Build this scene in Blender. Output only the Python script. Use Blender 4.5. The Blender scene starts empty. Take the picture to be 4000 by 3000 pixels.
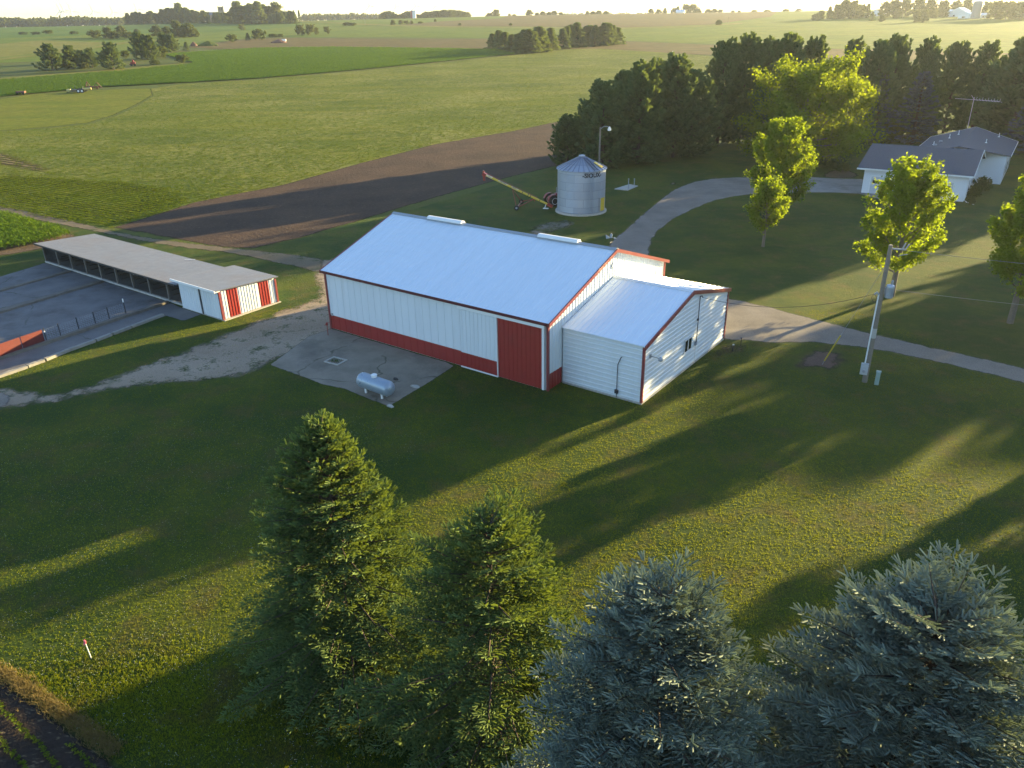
import bpy, bmesh, math, random
import numpy as np
from mathutils import Vector, Matrix
from mathutils.geometry import tessellate_polygon

random.seed(11)
RNG = np.random.default_rng(11)
SC = bpy.context.scene
COL = SC.collection
PI = math.pi
R = math.radians

# ------------------------------------------------------------------ camera
FPX, PITCH, ROLL, CAMH = 3038.67, 0.438, -0.019, 25.0
CP, SP, CR, SR = math.cos(PITCH), math.sin(PITCH), math.cos(ROLL), math.sin(ROLL)
cam_d = bpy.data.cameras.new('camera')
cam = bpy.data.objects.new('camera', cam_d)
COL.objects.link(cam)
right0, up0, fwd = Vector((1, 0, 0)), Vector((0, SP, CP)), Vector((0, CP, -SP))
rv = right0 * CR + up0 * SR
uv = right0 * -SR + up0 * CR
m = Matrix.Identity(4)
for i in range(3):
    m[i][0], m[i][1], m[i][2] = rv[i], uv[i], -fwd[i]
m[2][3] = CAMH
cam.matrix_world = m
cam_d.sensor_width = 36.0
cam_d.lens = 36.0 * FPX / 4000.0
cam_d.clip_start, cam_d.clip_end = 0.5, 20000
SC.camera = cam

# ------------------------------------------------------------------ sun and sky
SUN_EL = R(9.5)
SUN_DIR = Vector((0.82 * math.cos(SUN_EL), 0.5724 * math.cos(SUN_EL), math.sin(SUN_EL)))
sd = bpy.data.lights.new('sun', 'SUN')
sd.energy, sd.angle, sd.color = 3.9, R(0.55), (1.0, 0.79, 0.38)
sun = bpy.data.objects.new('sun', sd)
COL.objects.link(sun)
sun.rotation_euler = SUN_DIR.to_track_quat('Z', 'Y').to_euler()
world = bpy.data.worlds.new('World')
SC.world = world
world.use_nodes = True
wn = world.node_tree
bg = wn.nodes['Background']
sky = wn.nodes.new('ShaderNodeTexSky')
sky.sky_type = 'NISHITA'
sky.sun_disc = False
sky.sun_elevation = SUN_EL
sky.sun_rotation = math.atan2(SUN_DIR.x, SUN_DIR.y)
sky.air_density, sky.dust_density, sky.ozone_density = 1.0, 0.3, 1.6
tint = wn.nodes.new('ShaderNodeMix'); tint.data_type = 'RGBA'; tint.blend_type = 'MULTIPLY'; tint.inputs[0].default_value = 1.0
tint.inputs[7].default_value = (0.92, 0.99, 1.16, 1)
wn.links.new(sky.outputs[0], tint.inputs[6]); wn.links.new(tint.outputs[2], bg.inputs[0])
bg.inputs[1].default_value = 0.066
vs = SC.view_settings
vs.view_transform, vs.look, vs.exposure, vs.gamma = 'Standard', 'None', 2.70, 1.0
SC.cycles.use_denoising = True
SC.cycles.max_bounces = 6
SC.cycles.diffuse_bounces = 3
SC.cycles.transparent_max_bounces = 24
SC.cycles.volume_bounces = 0
SC.cycles.sample_clamp_indirect = 6.0

# ------------------------------------------------------------------ terrain
def hz(x, y):
    """height of the land: flat farmyard, then a long gentle rise to a crest and a fall behind it"""
    x = np.asarray(x, float); y = np.asarray(y, float)
    rho = np.sqrt(y * y + 0.5 * x * x)
    th = np.arctan2(x, np.maximum(np.abs(y), 1.0))
    k = 0.0266 - 0.0034 * np.clip(-th / 0.6, 0, 1) - 0.0020 * np.clip(th / 0.6, 0, 1)
    d = rho - 150.0
    e = np.maximum(rho - 1350.0, 0.0)
    up = np.where(d < 0, 0.0, np.where(d < 200, d * d / 400.0, d - 100.0))
    up = np.minimum(up, 1100.0)
    dn = np.where(e < 200, e - e * e / 200.0, -(e - 200.0))
    roll = 0.55 * np.sin(x * 0.011 + 1.3) * np.sin(y * 0.009) * np.clip((rho - 220) / 300.0, 0, 1)
    return np.maximum(k * (up + dn) + roll, 0.0)

def ray(px, py):
    a, b = px - 2000.0, py - 1500.0
    u, v = a * CR + b * SR, -a * SR + b * CR
    return u, FPX * CP - v * SP, -FPX * SP - v * CP

def G(px, py, z=None):
    """point of the land (or of the level z) seen at that place of the 4000 x 3000 photograph"""
    dx, dy, dz = ray(px, py)
    n = math.sqrt(dx * dx + dy * dy + dz * dz)
    dx, dy, dz = dx / n, dy / n, dz / n
    if z is not None:
        t = (z - CAMH) / dz
        return (dx * t, dy * t)
    t, pt = 10.0, 10.0
    while t < 3400 and CAMH + dz * t > float(hz(dx * t, dy * t)):
        pt, t = t, t * 1.015
    if t >= 3400:        # over the crest: take the crest itself in that direction
        rr_ = np.arange(300.0, 1600.0, 10.0); hn = math.hypot(dx, dy)
        zz_ = (hz(dx / hn * rr_, dy / hn * rr_) - CAMH) / rr_
        k = rr_[int(np.argmax(zz_))]
        return (dx / hn * k, dy / hn * k)
    lo, hi = pt, t
    for _ in range(30):
        mt = 0.5 * (lo + hi)
        if CAMH + dz * mt > float(hz(dx * mt, dy * mt)): lo = mt
        else: hi = mt
    return (dx * lo, dy * lo)

def GR(px, dist):
    """point at that ground distance in the direction of picture column px (for what stands behind the crest)"""
    dx, dy, dz = ray(px, 60.0)
    n = math.hypot(dx, dy)
    return (dx / n * dist, dy / n * dist)

def height_for(x, y, py):
    """height of something whose base is at x, y and whose top is seen at row py"""
    lo, hi = -5.0, min(150.0, CAMH + 0.97 * y * CP / SP)
    for _ in range(50):
        mz = 0.5 * (lo + hi)
        zz = mz - CAMH
        dep = y * CP - zz * SP
        upc = y * SP + zz * CP
        u, v = FPX * x / dep, -FPX * upc / dep
        if 1500 + u * SR + v * CR > py: lo = mz
        else: hi = mz
    return lo - float(hz(x, y))

# ------------------------------------------------------------------ node helper
class NT:
    def __init__(s, name):
        s.mat = bpy.data.materials.new(name)
        s.mat.use_nodes = True
        s.t = s.mat.node_tree
        s.b = s.t.nodes['Principled BSDF']
        s.out = s.t.nodes['Material Output']
        s._pos = None
    def node(s, k): return s.t.nodes.new('ShaderNode' + k)
    def put(s, sock, v):
        if isinstance(v, bpy.types.NodeSocket): s.t.links.new(v, sock)
        elif isinstance(v, (tuple, list)):
            sock.default_value = tuple(v) + (1.0,) if len(v) == 3 and sock.type == 'RGBA' else tuple(v)
        else: sock.default_value = v
    def pos(s):
        if s._pos is None: s._pos = s.node('NewGeometry').outputs['Position']
        return s._pos
    def obj(s): return s.node('TexCoord').outputs['Object']
    def mapping(s, vec, rot=0.0, scale=(1, 1, 1)):
        n = s.node('Mapping'); s.put(n.inputs['Vector'], vec)
        n.inputs['Rotation'].default_value = (0, 0, rot); n.inputs['Scale'].default_value = scale
        return n.outputs[0]
    def noise(s, scale, detail=3.0, vec=None, rough=0.55, dist=0.0):
        n = s.node('TexNoise'); s.put(n.inputs['Vector'], vec if vec is not None else s.pos())
        n.inputs['Scale'].default_value = scale; n.inputs['Detail'].default_value = detail
        n.inputs['Roughness'].default_value = rough; n.inputs['Distortion'].default_value = dist
        return n.outputs['Fac']
    def vor(s, scale, vec=None, feature='F1'):
        n = s.node('TexVoronoi'); n.feature = feature
        s.put(n.inputs['Vector'], vec if vec is not None else s.pos()); n.inputs['Scale'].default_value = scale
        return n.outputs['Distance']
    def wave(s, scale, vec, dist=0.0, dscale=1.0):
        n = s.node('TexWave'); s.put(n.inputs['Vector'], vec); n.inputs['Scale'].default_value = scale
        n.inputs['Distortion'].default_value = dist; n.inputs['Detail Scale'].default_value = dscale
        return n.outputs['Fac']
    def ramp(s, f, stops, interp='LINEAR'):
        n = s.node('ValToRGB'); s.put(n.inputs[0], f); cr = n.color_ramp; cr.interpolation = interp
        while len(cr.elements) < len(stops): cr.elements.new(0.5)
        for e, (p, c) in zip(cr.elements, stops):
            e.position = p; e.color = (tuple(c) + (1,)) if isinstance(c, (tuple, list)) else (c, c, c, 1)
        return n.outputs[0]
    def mr(s, f, a, b, c=0.0, d=1.0):
        n = s.node('MapRange'); s.put(n.inputs[0], f)
        for i, q in enumerate((a, b, c, d)): s.put(n.inputs[1 + i], q)
        return n.outputs[0]
    def mix(s, f, a, b, mode='MIX'):
        n = s.node('Mix'); n.data_type = 'RGBA'; n.blend_type = mode; n.clamp_factor = True
        s.put(n.inputs[0], f); s.put(n.inputs[6], a); s.put(n.inputs[7], b)
        return n.outputs[2]
    def math(s, op, a, b=0.0):
        n = s.node('Math'); n.operation = op; s.put(n.inputs[0], a); s.put(n.inputs[1], b)
        return n.outputs[0]
    def attr(s, name):
        n = s.node('Attribute'); n.attribute_name = name
        return n.outputs['Fac']
    def bump(s, h, strength=0.5, dist=0.05):
        n = s.node('Bump'); s.put(n.inputs['Height'], h); n.inputs['Strength'].default_value = strength
        n.inputs['Distance'].default_value = dist
        s.t.links.new(n.outputs[0], s.b.inputs['Normal'])
    def base(s, c, rough=0.6, metal=0.0, spec=0.3):
        s.put(s.b.inputs['Base Color'], c); s.put(s.b.inputs['Roughness'], rough)
        s.b.inputs['Metallic'].default_value = metal; s.b.inputs['Specular IOR Level'].default_value = spec
        return s
    def soft(s, amp=0.6, scale=0.8, lo=0.25, hi=0.55):
        """ragged edge: the sheet thins out into what lies below it towards its outline"""
        e = s.attr('edge')
        n = s.noise(scale, 4.0, rough=0.65)
        f = s.math('ADD', e, s.math('MULTIPLY', s.math('SUBTRACT', n, 0.5), amp * 2))
        f = s.mr(f, lo, hi)
        tr = s.node('BsdfTransparent'); mx = s.node('MixShader')
        s.put(mx.inputs[0], f); s.t.links.new(tr.outputs[0], mx.inputs[1]); s.t.links.new(s.b.outputs[0], mx.inputs[2])
        s.t.links.new(mx.outputs[0], s.out.inputs['Surface'])
        return s

def streaky(name, c, scl, amt=0.07, rough=0.35, dirt=None):
    n = NT(name); o = n.obj()
    v = n.mapping(o, 0, scl)
    a = n.mix(n.mr(n.noise(1.0, 5.0, v, 0.7), 0.3, 0.7), tuple(x * (1 - amt) for x in c), tuple(min(1, x * (1 + amt)) for x in c))
    if dirt: a = n.mix(n.mr(n.noise(0.6, 6.0, v, 0.75), 0.58, 0.80, 0, 0.55), a, dirt)
    n.base(a, n.mr(n.noise(1.7, 3.0, v), 0.3, 0.7, rough - 0.06, rough + 0.08), 0, 0.5)
    return n.mat

def simple(name, c, rough=0.55, metal=0.0, var=0.12, scale=3.0, spec=0.4, dirt=None, dscale=0.7):
    n = NT(name)
    o = n.obj()
    a = tuple(x * (1 - var) for x in c); b = tuple(min(1, x * (1 + var)) for x in c)
    col = n.mix(n.noise(scale, 4.0, o), a, b)
    if dirt:
        col = n.mix(n.mr(n.noise(dscale, 5.0, o, 0.65), 0.5, 0.75, 0, 0.6), col, dirt)
    n.base(col, n.mr(n.noise(scale * 2.3, 3.0, o), 0.3, 0.7, rough - 0.08, rough + 0.08), metal, spec)
    return n.mat

# ------------------------------------------------------------------ mesh helpers
def link(name, verts, faces, mat=None, parent=None, smooth=False, loc=None, mats=None, midx=None, attrs=None):
    me = bpy.data.meshes.new(name)
    me.from_pydata([tuple(v) for v in verts], [], [tuple(f) for f in faces])
    for mm in (mats or ([mat] if mat else [])): me.materials.append(mm)
    if midx is not None: me.polygons.foreach_set('material_index', list(midx))
    if smooth: me.polygons.foreach_set('use_smooth', [True] * len(me.polygons))
    if attrs:
        for k, v in attrs.items():
            me.attributes.new(k, 'FLOAT', 'POINT').data.foreach_set('value', list(v))
    me.update()
    o = bpy.data.objects.new(name, me)
    COL.objects.link(o)
    if loc is not None: o.location = loc
    if parent is not None: o.parent = parent
    return o

def fast_mesh(name, V, quads=None, tris=None, attrs=None, mat=None):
    """big mesh from numpy arrays"""
    me = bpy.data.meshes.new(name)
    V = np.asarray(V, np.float32)
    me.vertices.add(len(V)); me.vertices.foreach_set('co', V.ravel())
    idx, starts, n = [], [], 0
    if quads is not None and len(quads):
        q = np.asarray(quads, np.int32); idx.append(q.ravel()); starts.append(np.arange(len(q), dtype=np.int32) * 4); n = q.size
    if tris is not None and len(tris):
        q = np.asarray(tris, np.int32); idx.append(q.ravel()); starts.append(n + np.arange(len(q), dtype=np.int32) * 3)
    idx = np.concatenate(idx); starts = np.concatenate(starts)
    me.loops.add(len(idx)); me.loops.foreach_set('vertex_index', idx)
    me.polygons.add(len(starts)); me.polygons.foreach_set('loop_start', starts)
    if attrs:
        for k, v in attrs.items():
            me.attributes.new(k, 'FLOAT', 'POINT').data.foreach_set('value', np.asarray(v, np.float32))
    if mat: me.materials.append(mat)
    me.update(calc_edges=True)
    me.validate()
    return me

def obj_of(name, me, parent=None, loc=None):
    o = bpy.data.objects.new(name, me); COL.objects.link(o)
    if parent is not None: o.parent = parent
    if loc is not None: o.location = loc
    return o

def tag(o, label=None, cat=None, group=None, kind=None):
    if label: o['label'] = label
    if cat: o['category'] = cat
    if group: o['group'] = group
    if kind: o['kind'] = kind
    return o

def thing(name, label, cat, loc=(0, 0, 0), rz=0.0, group=None):
    o = bpy.data.objects.new(name, None); COL.objects.link(o)
    o.empty_display_size = 0.2
    o.location = loc; o.rotation_euler = (0, 0, rz)
    return tag(o, label, cat, group)

class MB:
    """collects shapes that make ONE mesh"""
    def __init__(s): s.v, s.f, s.m, s.cur = [], [], [], 0
    def add(s, vs_, fs):
        k = len(s.v); s.v += [tuple(v) for v in vs_]
        for f in fs: s.f.append(tuple(i + k for i in f)); s.m.append(s.cur)
        return s
    def box(s, x0, x1, y0, y1, z0, z1):
        return s.add([(x0, y0, z0), (x1, y0, z0), (x1, y1, z0), (x0, y1, z0), (x0, y0, z1), (x1, y0, z1), (x1, y1, z1), (x0, y1, z1)],
                     [(3, 2, 1, 0), (4, 5, 6, 7), (0, 1, 5, 4), (1, 2, 6, 5), (2, 3, 7, 6), (3, 0, 4, 7)])
    def bar(s, a, b, w, h=None, up=(0, 0, 1)):
        """square bar from a to b"""
        a, b = Vector(a), Vector(b); h = h or w
        d = (b - a).normalized(); u = Vector(up)
        if abs(d.dot(u)) > 0.95: u = Vector((0, 1, 0))
        p = d.cross(u).normalized() * (w / 2); q = p.cross(d).normalized() * (h / 2)
        return s.add([a - p - q, a + p - q, a + p + q, a - p + q, b - p - q, b + p - q, b + p + q, b - p + q],
                     [(0, 1, 2, 3), (7, 6, 5, 4), (4, 5, 1, 0), (5, 6, 2, 1), (6, 7, 3, 2), (7, 4, 0, 3)])
    def tube(s, pts, r, n=8, caps=True):
        """round tube along points; r a number or one per point"""
        pts = [Vector(p) for p in pts]; rs = r if isinstance(r, (list, tuple)) else [r] * len(pts)
        k = len(s.v); ref = Vector((0, 0, 1))
        for i, p in enumerate(pts):
            d = (pts[min(i + 1, len(pts) - 1)] - pts[max(i - 1, 0)]).normalized()
            u = ref if abs(d.dot(ref)) < 0.95 else Vector((0, 1, 0))
            a = d.cross(u).normalized(); b = a.cross(d).normalized()
            for j in range(n):
                t = 2 * PI * j / n
                s.v.append(tuple(p + a * (rs[i] * math.cos(t)) + b * (rs[i] * math.sin(t))))
        for i in range(len(pts) - 1):
            for j in range(n):
                s.f.append((k + i * n + j, k + i * n + (j + 1) % n, k + (i + 1) * n + (j + 1) % n, k + (i + 1) * n + j)); s.m.append(s.cur)
        if caps:
            s.f.append(tuple(k + j for j in range(n))[::-1]); s.m.append(s.cur)
            s.f.append(tuple(k + (len(pts) - 1) * n + j for j in range(n))); s.m.append(s.cur)
        return s
    def lathe(s, prof, n=24, c=(0, 0, 0), axis='Z'):
        k = len(s.v)
        for (r, z) in prof:
            for j in range(n):
                t = 2 * PI * j / n
                p = (r * math.cos(t), r * math.sin(t), z)
                if axis == 'X': p = (z, p[0], p[1])
                if axis == 'Y': p = (p[0], z, p[1])
                s.v.append((p[0] + c[0], p[1] + c[1], p[2] + c[2]))
        for i in range(len(prof) - 1):
            for j in range(n):
                s.f.append((k + i * n + j, k + i * n + (j + 1) % n, k + (i + 1) * n + (j + 1) % n, k + (i + 1) * n + j)); s.m.append(s.cur)
        s.f.append(tuple(k + j for j in range(n))[::-1]); s.m.append(s.cur)
        s.f.append(tuple(k + (len(prof) - 1) * n + j for j in range(n))); s.m.append(s.cur)
        return s
    def prism(s, poly, a, b, axis='X'):
        """polygon (two coordinates) pulled along an axis from a to b"""
        def P(p, t): return {'X': (t, p[0], p[1]), 'Y': (p[0], t, p[1]), 'Z': (p[0], p[1], t)}[axis]
        n = len(poly); vs_ = [P(p, a) for p in poly] + [P(p, b) for p in poly]
        return s.add(vs_, [tuple(range(n))[::-1], tuple(range(n, 2 * n))] + [(i, (i + 1) % n, n + (i + 1) % n, n + i) for i in range(n)])
    def ribbed(s, O, S, T, N, s0, s1, t0, t1, pitch, depth, ribw=0.05, phase=0.0):
        """sheet-metal panel: ribs run along T and repeat along S, standing out along N; t0, t1 bound it"""
        O, S, T, N = Vector(O), Vector(S), Vector(T), Vector(N)
        f0 = t0 if callable(t0) else (lambda q: t0); f1 = t1 if callable(t1) else (lambda q: t1)
        xs = [(s0, 0.0)]; q = s0 + phase + pitch * 0.5
        while q + ribw < s1:
            if q - ribw > s0: xs += [(q - ribw, 0.0), (q - ribw * 0.45, depth), (q + ribw * 0.45, depth), (q + ribw, 0.0)]
            q += pitch
        xs.append((s1, 0.0))
        k = len(s.v)
        for (q, d) in xs:
            s.v.append(tuple(O + S * q + T * f0(q) + N * d)); s.v.append(tuple(O + S * q + T * f1(q) + N * d))
        for i in range(len(xs) - 1):
            s.f.append((k + 2 * i, k + 2 * i + 2, k + 2 * i + 3, k + 2 * i + 1)); s.m.append(s.cur)
        return s
    def make(s, name, mat, parent=None, smooth=False, mats=None, loc=None):
        return link(name, s.v, s.f, mat, parent, smooth, loc, mats, s.m if mats else None)

def dup(root, loc, rz=None, scale=None, label=None, group=None):
    """a copy of a thing with copies of its parts and sub-parts"""
    r = root.copy(); COL.objects.link(r); r.location = loc
    if rz is not None: r.rotation_euler = (0, 0, rz)
    if scale is not None: r.scale = scale if isinstance(scale, tuple) else (scale,) * 3
    if label: r['label'] = label
    if group: r['group'] = group
    for ch in list(root.children):
        c = ch.copy(); COL.objects.link(c); c.parent = r
        for g in list(ch.children):
            d = g.copy(); COL.objects.link(d); d.parent = c
    return r

# ------------------------------------------------------------------ ground sheets
def seg_dist(P, a, b):
    a, b = np.array(a), np.array(b); ab = b - a
    t = np.clip(((P - a) @ ab) / max(ab @ ab, 1e-9), 0, 1)
    return np.linalg.norm(P - (a + t[:, None] * ab), axis=1)

def edge_dist(P, poly):
    d = np.full(len(P), 1e9)
    for i in range(len(poly)): d = np.minimum(d, seg_dist(P, poly[i], poly[(i + 1) % len(poly)]))
    return d

def inside(P, poly):
    x, y = P[:, 0], P[:, 1]; r = np.zeros(len(P), bool); n = len(poly)
    for i in range(n):
        x1, y1 = poly[i]; x2, y2 = poly[(i + 1) % n]
        c = ((y1 > y) != (y2 > y)); xx = (x2 - x1) * (y - y1) / ((y2 - y1) if abs(y2 - y1) > 1e-12 else 1e-12) + x1
        r ^= c & (x < xx)
    return r

def smooth_line(pts, n=6):
    """Catmull-Rom through the points"""
    out = []
    for i in range(len(pts) - 1):
        p0, p1, p2, p3 = [np.array(pts[min(max(i + k, 0), len(pts) - 1)], float) for k in (-1, 0, 1, 2)]
        for j in range(n):
            t = j / n
            out.append(tuple(0.5 * (2 * p1 + (p2 - p0) * t + (2 * p0 - 5 * p1 + 4 * p2 - p3) * t * t + (3 * p1 - p0 - 3 * p2 + p3) * t ** 3)))
    out.append(tuple(pts[-1]))
    return out

SHEETS = {}
def sheet(name, poly, mat, level, soft=0.0, raise_=0.0, res=None, kind='structure'):
    """ground sheet laid over the land; its 'edge' attribute runs from 0 at the outline to 1 inside"""
    poly = [tuple(map(float, p[:2])) for p in poly]
    SHEETS.setdefault(name, poly)
    bm = bmesh.new()
    vs_ = [bm.verts.new((p[0], p[1], 0)) for p in poly]
    tri = tessellate_polygon([[Vector((p[0], p[1], 0)) for p in poly]])
    for t in tri: bm.faces.new([vs_[i] for i in t])
    xs = [p[0] for p in poly]; ys = [p[1] for p in poly]
    def cuts(lo, hi, vert):
        out = []
        c = lo
        while c < hi:
            st = res if res else max(3.0, 0.045 * max(abs(c), min(abs(y) for y in ys) if not vert else 0, 40))
            c += st; out.append(c)
        return out
    for c in cuts(min(xs), max(xs), False):
        bmesh.ops.bisect_plane(bm, geom=bm.verts[:] + bm.edges[:] + bm.faces[:], plane_co=(c, 0, 0), plane_no=(1, 0, 0))
    for c in cuts(min(ys), max(ys), True):
        bmesh.ops.bisect_plane(bm, geom=bm.verts[:] + bm.edges[:] + bm.faces[:], plane_co=(0, c, 0), plane_no=(0, 1, 0))
    if soft > 0:
        # rings parallel to the outline so the ragged edge has its own vertices
        bmesh.ops.triangulate(bm, faces=bm.faces[:])
        for _ in range(3):
            P = np.array([v.co[:2] for v in bm.verts]); d = edge_dist(P, poly)
            for v, dd in zip(bm.verts, d): v.tag = dd < soft * 1.2
            es = [e for e in bm.edges if (e.verts[0].tag or e.verts[1].tag) and e.calc_length() > soft * 0.7]
            if not es or len(bm.verts) > 30000: break
            bmesh.ops.subdivide_edges(bm, edges=es, cuts=1)
            bmesh.ops.triangulate(bm, faces=[q for q in bm.faces if len(q.verts) > 3])
    bm.normal_update()
    for q in bm.faces:
        if q.normal.z < 0: q.normal_flip()
    me = bpy.data.meshes.new(name)
    bm.to_mesh(me); bm.free()
    n = len(me.vertices)
    co = np.empty(n * 3, np.float32); me.vertices.foreach_get('co', co); co = co.reshape(-1, 3)
    r = np.hypot(co[:, 0], co[:, 1])
    e = np.clip(edge_dist(co[:, :2].astype(float), poly) / soft, 0, 1) if soft > 0 else np.ones(n)
    co[:, 2] = hz(co[:, 0], co[:, 1]) + level * (0.004 + np.clip(r - 140, 0, None) * 0.00006) + raise_
    me.vertices.foreach_set('co', co.ravel())
    me.attributes.new('edge', 'FLOAT', 'POINT').data.foreach_set('value', e.astype(np.float32))
    me.materials.append(mat); me.update()
    o = bpy.data.objects.new(name, me); COL.objects.link(o)
    return tag(o, kind=kind)

def GP(pts): return [G(*p) for p in pts]
# ------------------------------------------------------------------ ground materials
def mat_lawn():
    n = NT('lawn_grass')
    a = n.mix(n.mr(n.noise(0.11, 5.0, rough=0.65), 0.42, 0.58), (0.045, 0.076, 0.015), (0.096, 0.113, 0.017))
    a = n.mix(n.mr(n.noise(0.35, 5.0, rough=0.7), 0.50, 0.70), a, (0.12, 0.098, 0.034))
    a = n.mix(n.mr(n.noise(1.7, 4.0), 0.3, 0.7, 0, 0.5), a, (0.038, 0.070, 0.016))
    f = n.noise(14.0, 3.0, rough=0.7)
    a = n.mix(n.mr(f, 0.25, 0.8), n.mix(1.0, a, (0.45, 0.5, 0.45), 'MULTIPLY'), n.mix(1.0, a, (1.5, 1.45, 1.3), 'MULTIPLY'))
    n.base(a, 0.9, 0, 0.1)
    n.bump(n.math('ADD', n.noise(11.0, 4.0, rough=0.8), n.math('MULTIPLY', n.noise(1.0, 4.0), 0.8)), 1.0, 0.14)
    return n.mat

def mat_meadow():
    n = NT('meadow_grass')
    a = n.mix(n.mr(n.noise(0.03, 4.0), 0.35, 0.65), (0.07, 0.098, 0.014), (0.10, 0.112, 0.02))
    a = n.mix(n.mr(n.noise(0.2, 5.0, rough=0.7), 0.5, 0.75), a, (0.13, 0.10, 0.035))
    a = n.mix(n.mr(n.noise(1.4, 4.0), 0.3, 0.8, 0, 0.6), a, (0.043, 0.063, 0.012))
    n.base(a, 0.9, 0, 0.1)
    n.bump(n.noise(2.2, 4.0, rough=0.7), 0.7, 0.25)
    return n.mat

def mat_crop(name, c1, c2, c3, rot, rows=None, rowamt=0.75, res=0.16, flecks=None, soft=None, fine=3.0):
    """field crop: mottled, drawn out along its rows; flecks of straw where the crop is thin"""
    n = NT(name)
    v = n.mapping(n.pos(), rot, (0.22, 1.0, 1.0))
    a = n.mix(n.mr(n.noise(0.02, 4.0), 0.38, 0.62), c1, c2)
    a = n.mix(n.mr(n.noise(0.11, 4.0, v, 0.65), 0.45, 0.7), a, c3)
    h = n.noise(fine, 3.0, v, 0.7)
    a = n.mix(n.mr(h, 0.3, 0.75), n.mix(1.0, a, (0.5, 0.55, 0.5), 'MULTIPLY'), n.mix(1.0, a, (1.35, 1.3, 1.2), 'MULTIPLY'))
    hh = h
    if rows:
        w = n.wave(0.314 / rows, n.mapping(n.pos(), rot + PI / 2), 1.2, 0.35)
        a = n.mix(n.mr(w, 0.2, 0.75, rowamt, 0.0), a, (0.055, 0.045, 0.026))
        hh = n.math('ADD', h, n.math('MULTIPLY', w, 2.0 * rowamt))
    if flecks:
        g = n.noise(2.0, 3.0, n.mapping(n.pos(), rot, (0.30, 1.5, 1.0)), 0.8)
        dens = n.mr(n.noise(0.03, 3.0), 0.35, 0.65, 0.07, -0.03)
        g = n.mr(n.math('ADD', g, dens), 0.54, 0.66)
        a = n.mix(n.math('MULTIPLY', g, 0.85), a, flecks)
    n.base(a, 0.92, 0, 0.08)
    n.bump(hh, 0.9, res)
    if soft: n.soft(*soft)
    return n.mat

def mat_soil(name, c1, c2, soft=None, straw=True):
    n = NT(name)
    a = n.mix(n.mr(n.noise(0.12, 5.0, rough=0.65), 0.35, 0.65), c1, c2)
    a = n.mix(n.mr(n.noise(4.0, 3.0, rough=0.7), 0.3, 0.8), n.mix(1.0, a, (0.6, 0.6, 0.6), 'MULTIPLY'), a)
    if straw:
        g = n.noise(3.2, 2.0, n.mapping(n.pos(), 0.6, (0.5, 1.5, 1)), 0.7)
        a = n.mix(n.mr(g, 0.60, 0.72, 0, 0.6), a, (0.22, 0.17, 0.10))
    n.base(a, 0.95, 0, 0.08)
    n.bump(n.noise(1.6, 4.0, rough=0.75), 0.9, 0.16)
    if soft: n.soft(*soft)
    return n.mat

def mat_gravel(name, c1, c2, soft=(0.6, 0.9), grassy=0.0):
    n = NT(name)
    a = n.mix(n.mr(n.noise(0.25, 5.0, rough=0.65), 0.35, 0.65), c1, c2)
    a = n.mix(n.mr(n.noise(11.0, 3.0, rough=0.75), 0.3, 0.75), n.mix(1.0, a, (0.62, 0.62, 0.6), 'MULTIPLY'), n.mix(1.0, a, (1.15, 1.15, 1.15), 'MULTIPLY'))
    if grassy:
        g = n.math('ADD', n.noise(0.5, 5.0, rough=0.75), n.math('MULTIPLY', n.noise(5.0, 3.0), 0.25))
        a = n.mix(n.mr(g, 0.70 - grassy, 0.84 - grassy), a, (0.05, 0.065, 0.022))
    n.base(a, 0.92, 0, 0.1)
    n.bump(n.math('ADD', n.noise(10.0, 3.0, rough=0.8), n.noise(0.8, 3.0)), 0.6, 0.05)
    if soft: n.soft(*soft)
    return n.mat

def mat_concrete(name, c1, c2, soft=None, crack=True, stain=(0.12, 0.10, 0.085)):
    n = NT(name)
    a = n.mix(n.mr(n.noise(0.5, 5.0, rough=0.6), 0.35, 0.65), c1, c2)
    a = n.mix(n.mr(n.noise(0.22, 6.0, rough=0.7), 0.52, 0.72, 0, 0.75), a, stain)
    a = n.mix(n.mr(n.noise(18.0, 2.0), 0.3, 0.7, 0, 0.35), a, n.mix(1.0, a, (0.6, 0.6, 0.6), 'MULTIPLY'))
    if crack:
        wv = n.node('VectorMath'); wv.operation = 'ADD'
        nz = n.node('TexNoise'); nz.inputs['Scale'].default_value = 0.8; n.put(nz.inputs['Vector'], n.pos())
        n.put(wv.inputs[0], n.pos()); n.put(wv.inputs[1], nz.outputs['Color'])
        d = n.vor(0.105, wv.outputs[0], 'DISTANCE_TO_EDGE')
        a = n.mix(n.math('MULTIPLY', n.mr(d, 0.0, 0.010, 0.85, 0.0), n.mr(n.noise(0.35, 2.0), 0.42, 0.55)), a, (0.06, 0.06, 0.036))
    n.base(a, 0.85, 0, 0.2)
    n.bump(n.noise(6.0, 4.0, rough=0.7), 0.4, 0.02)
    if soft: n.soft(*soft)
    return n.mat

LAWN = mat_lawn()
MEADOW = mat_meadow()

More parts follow.
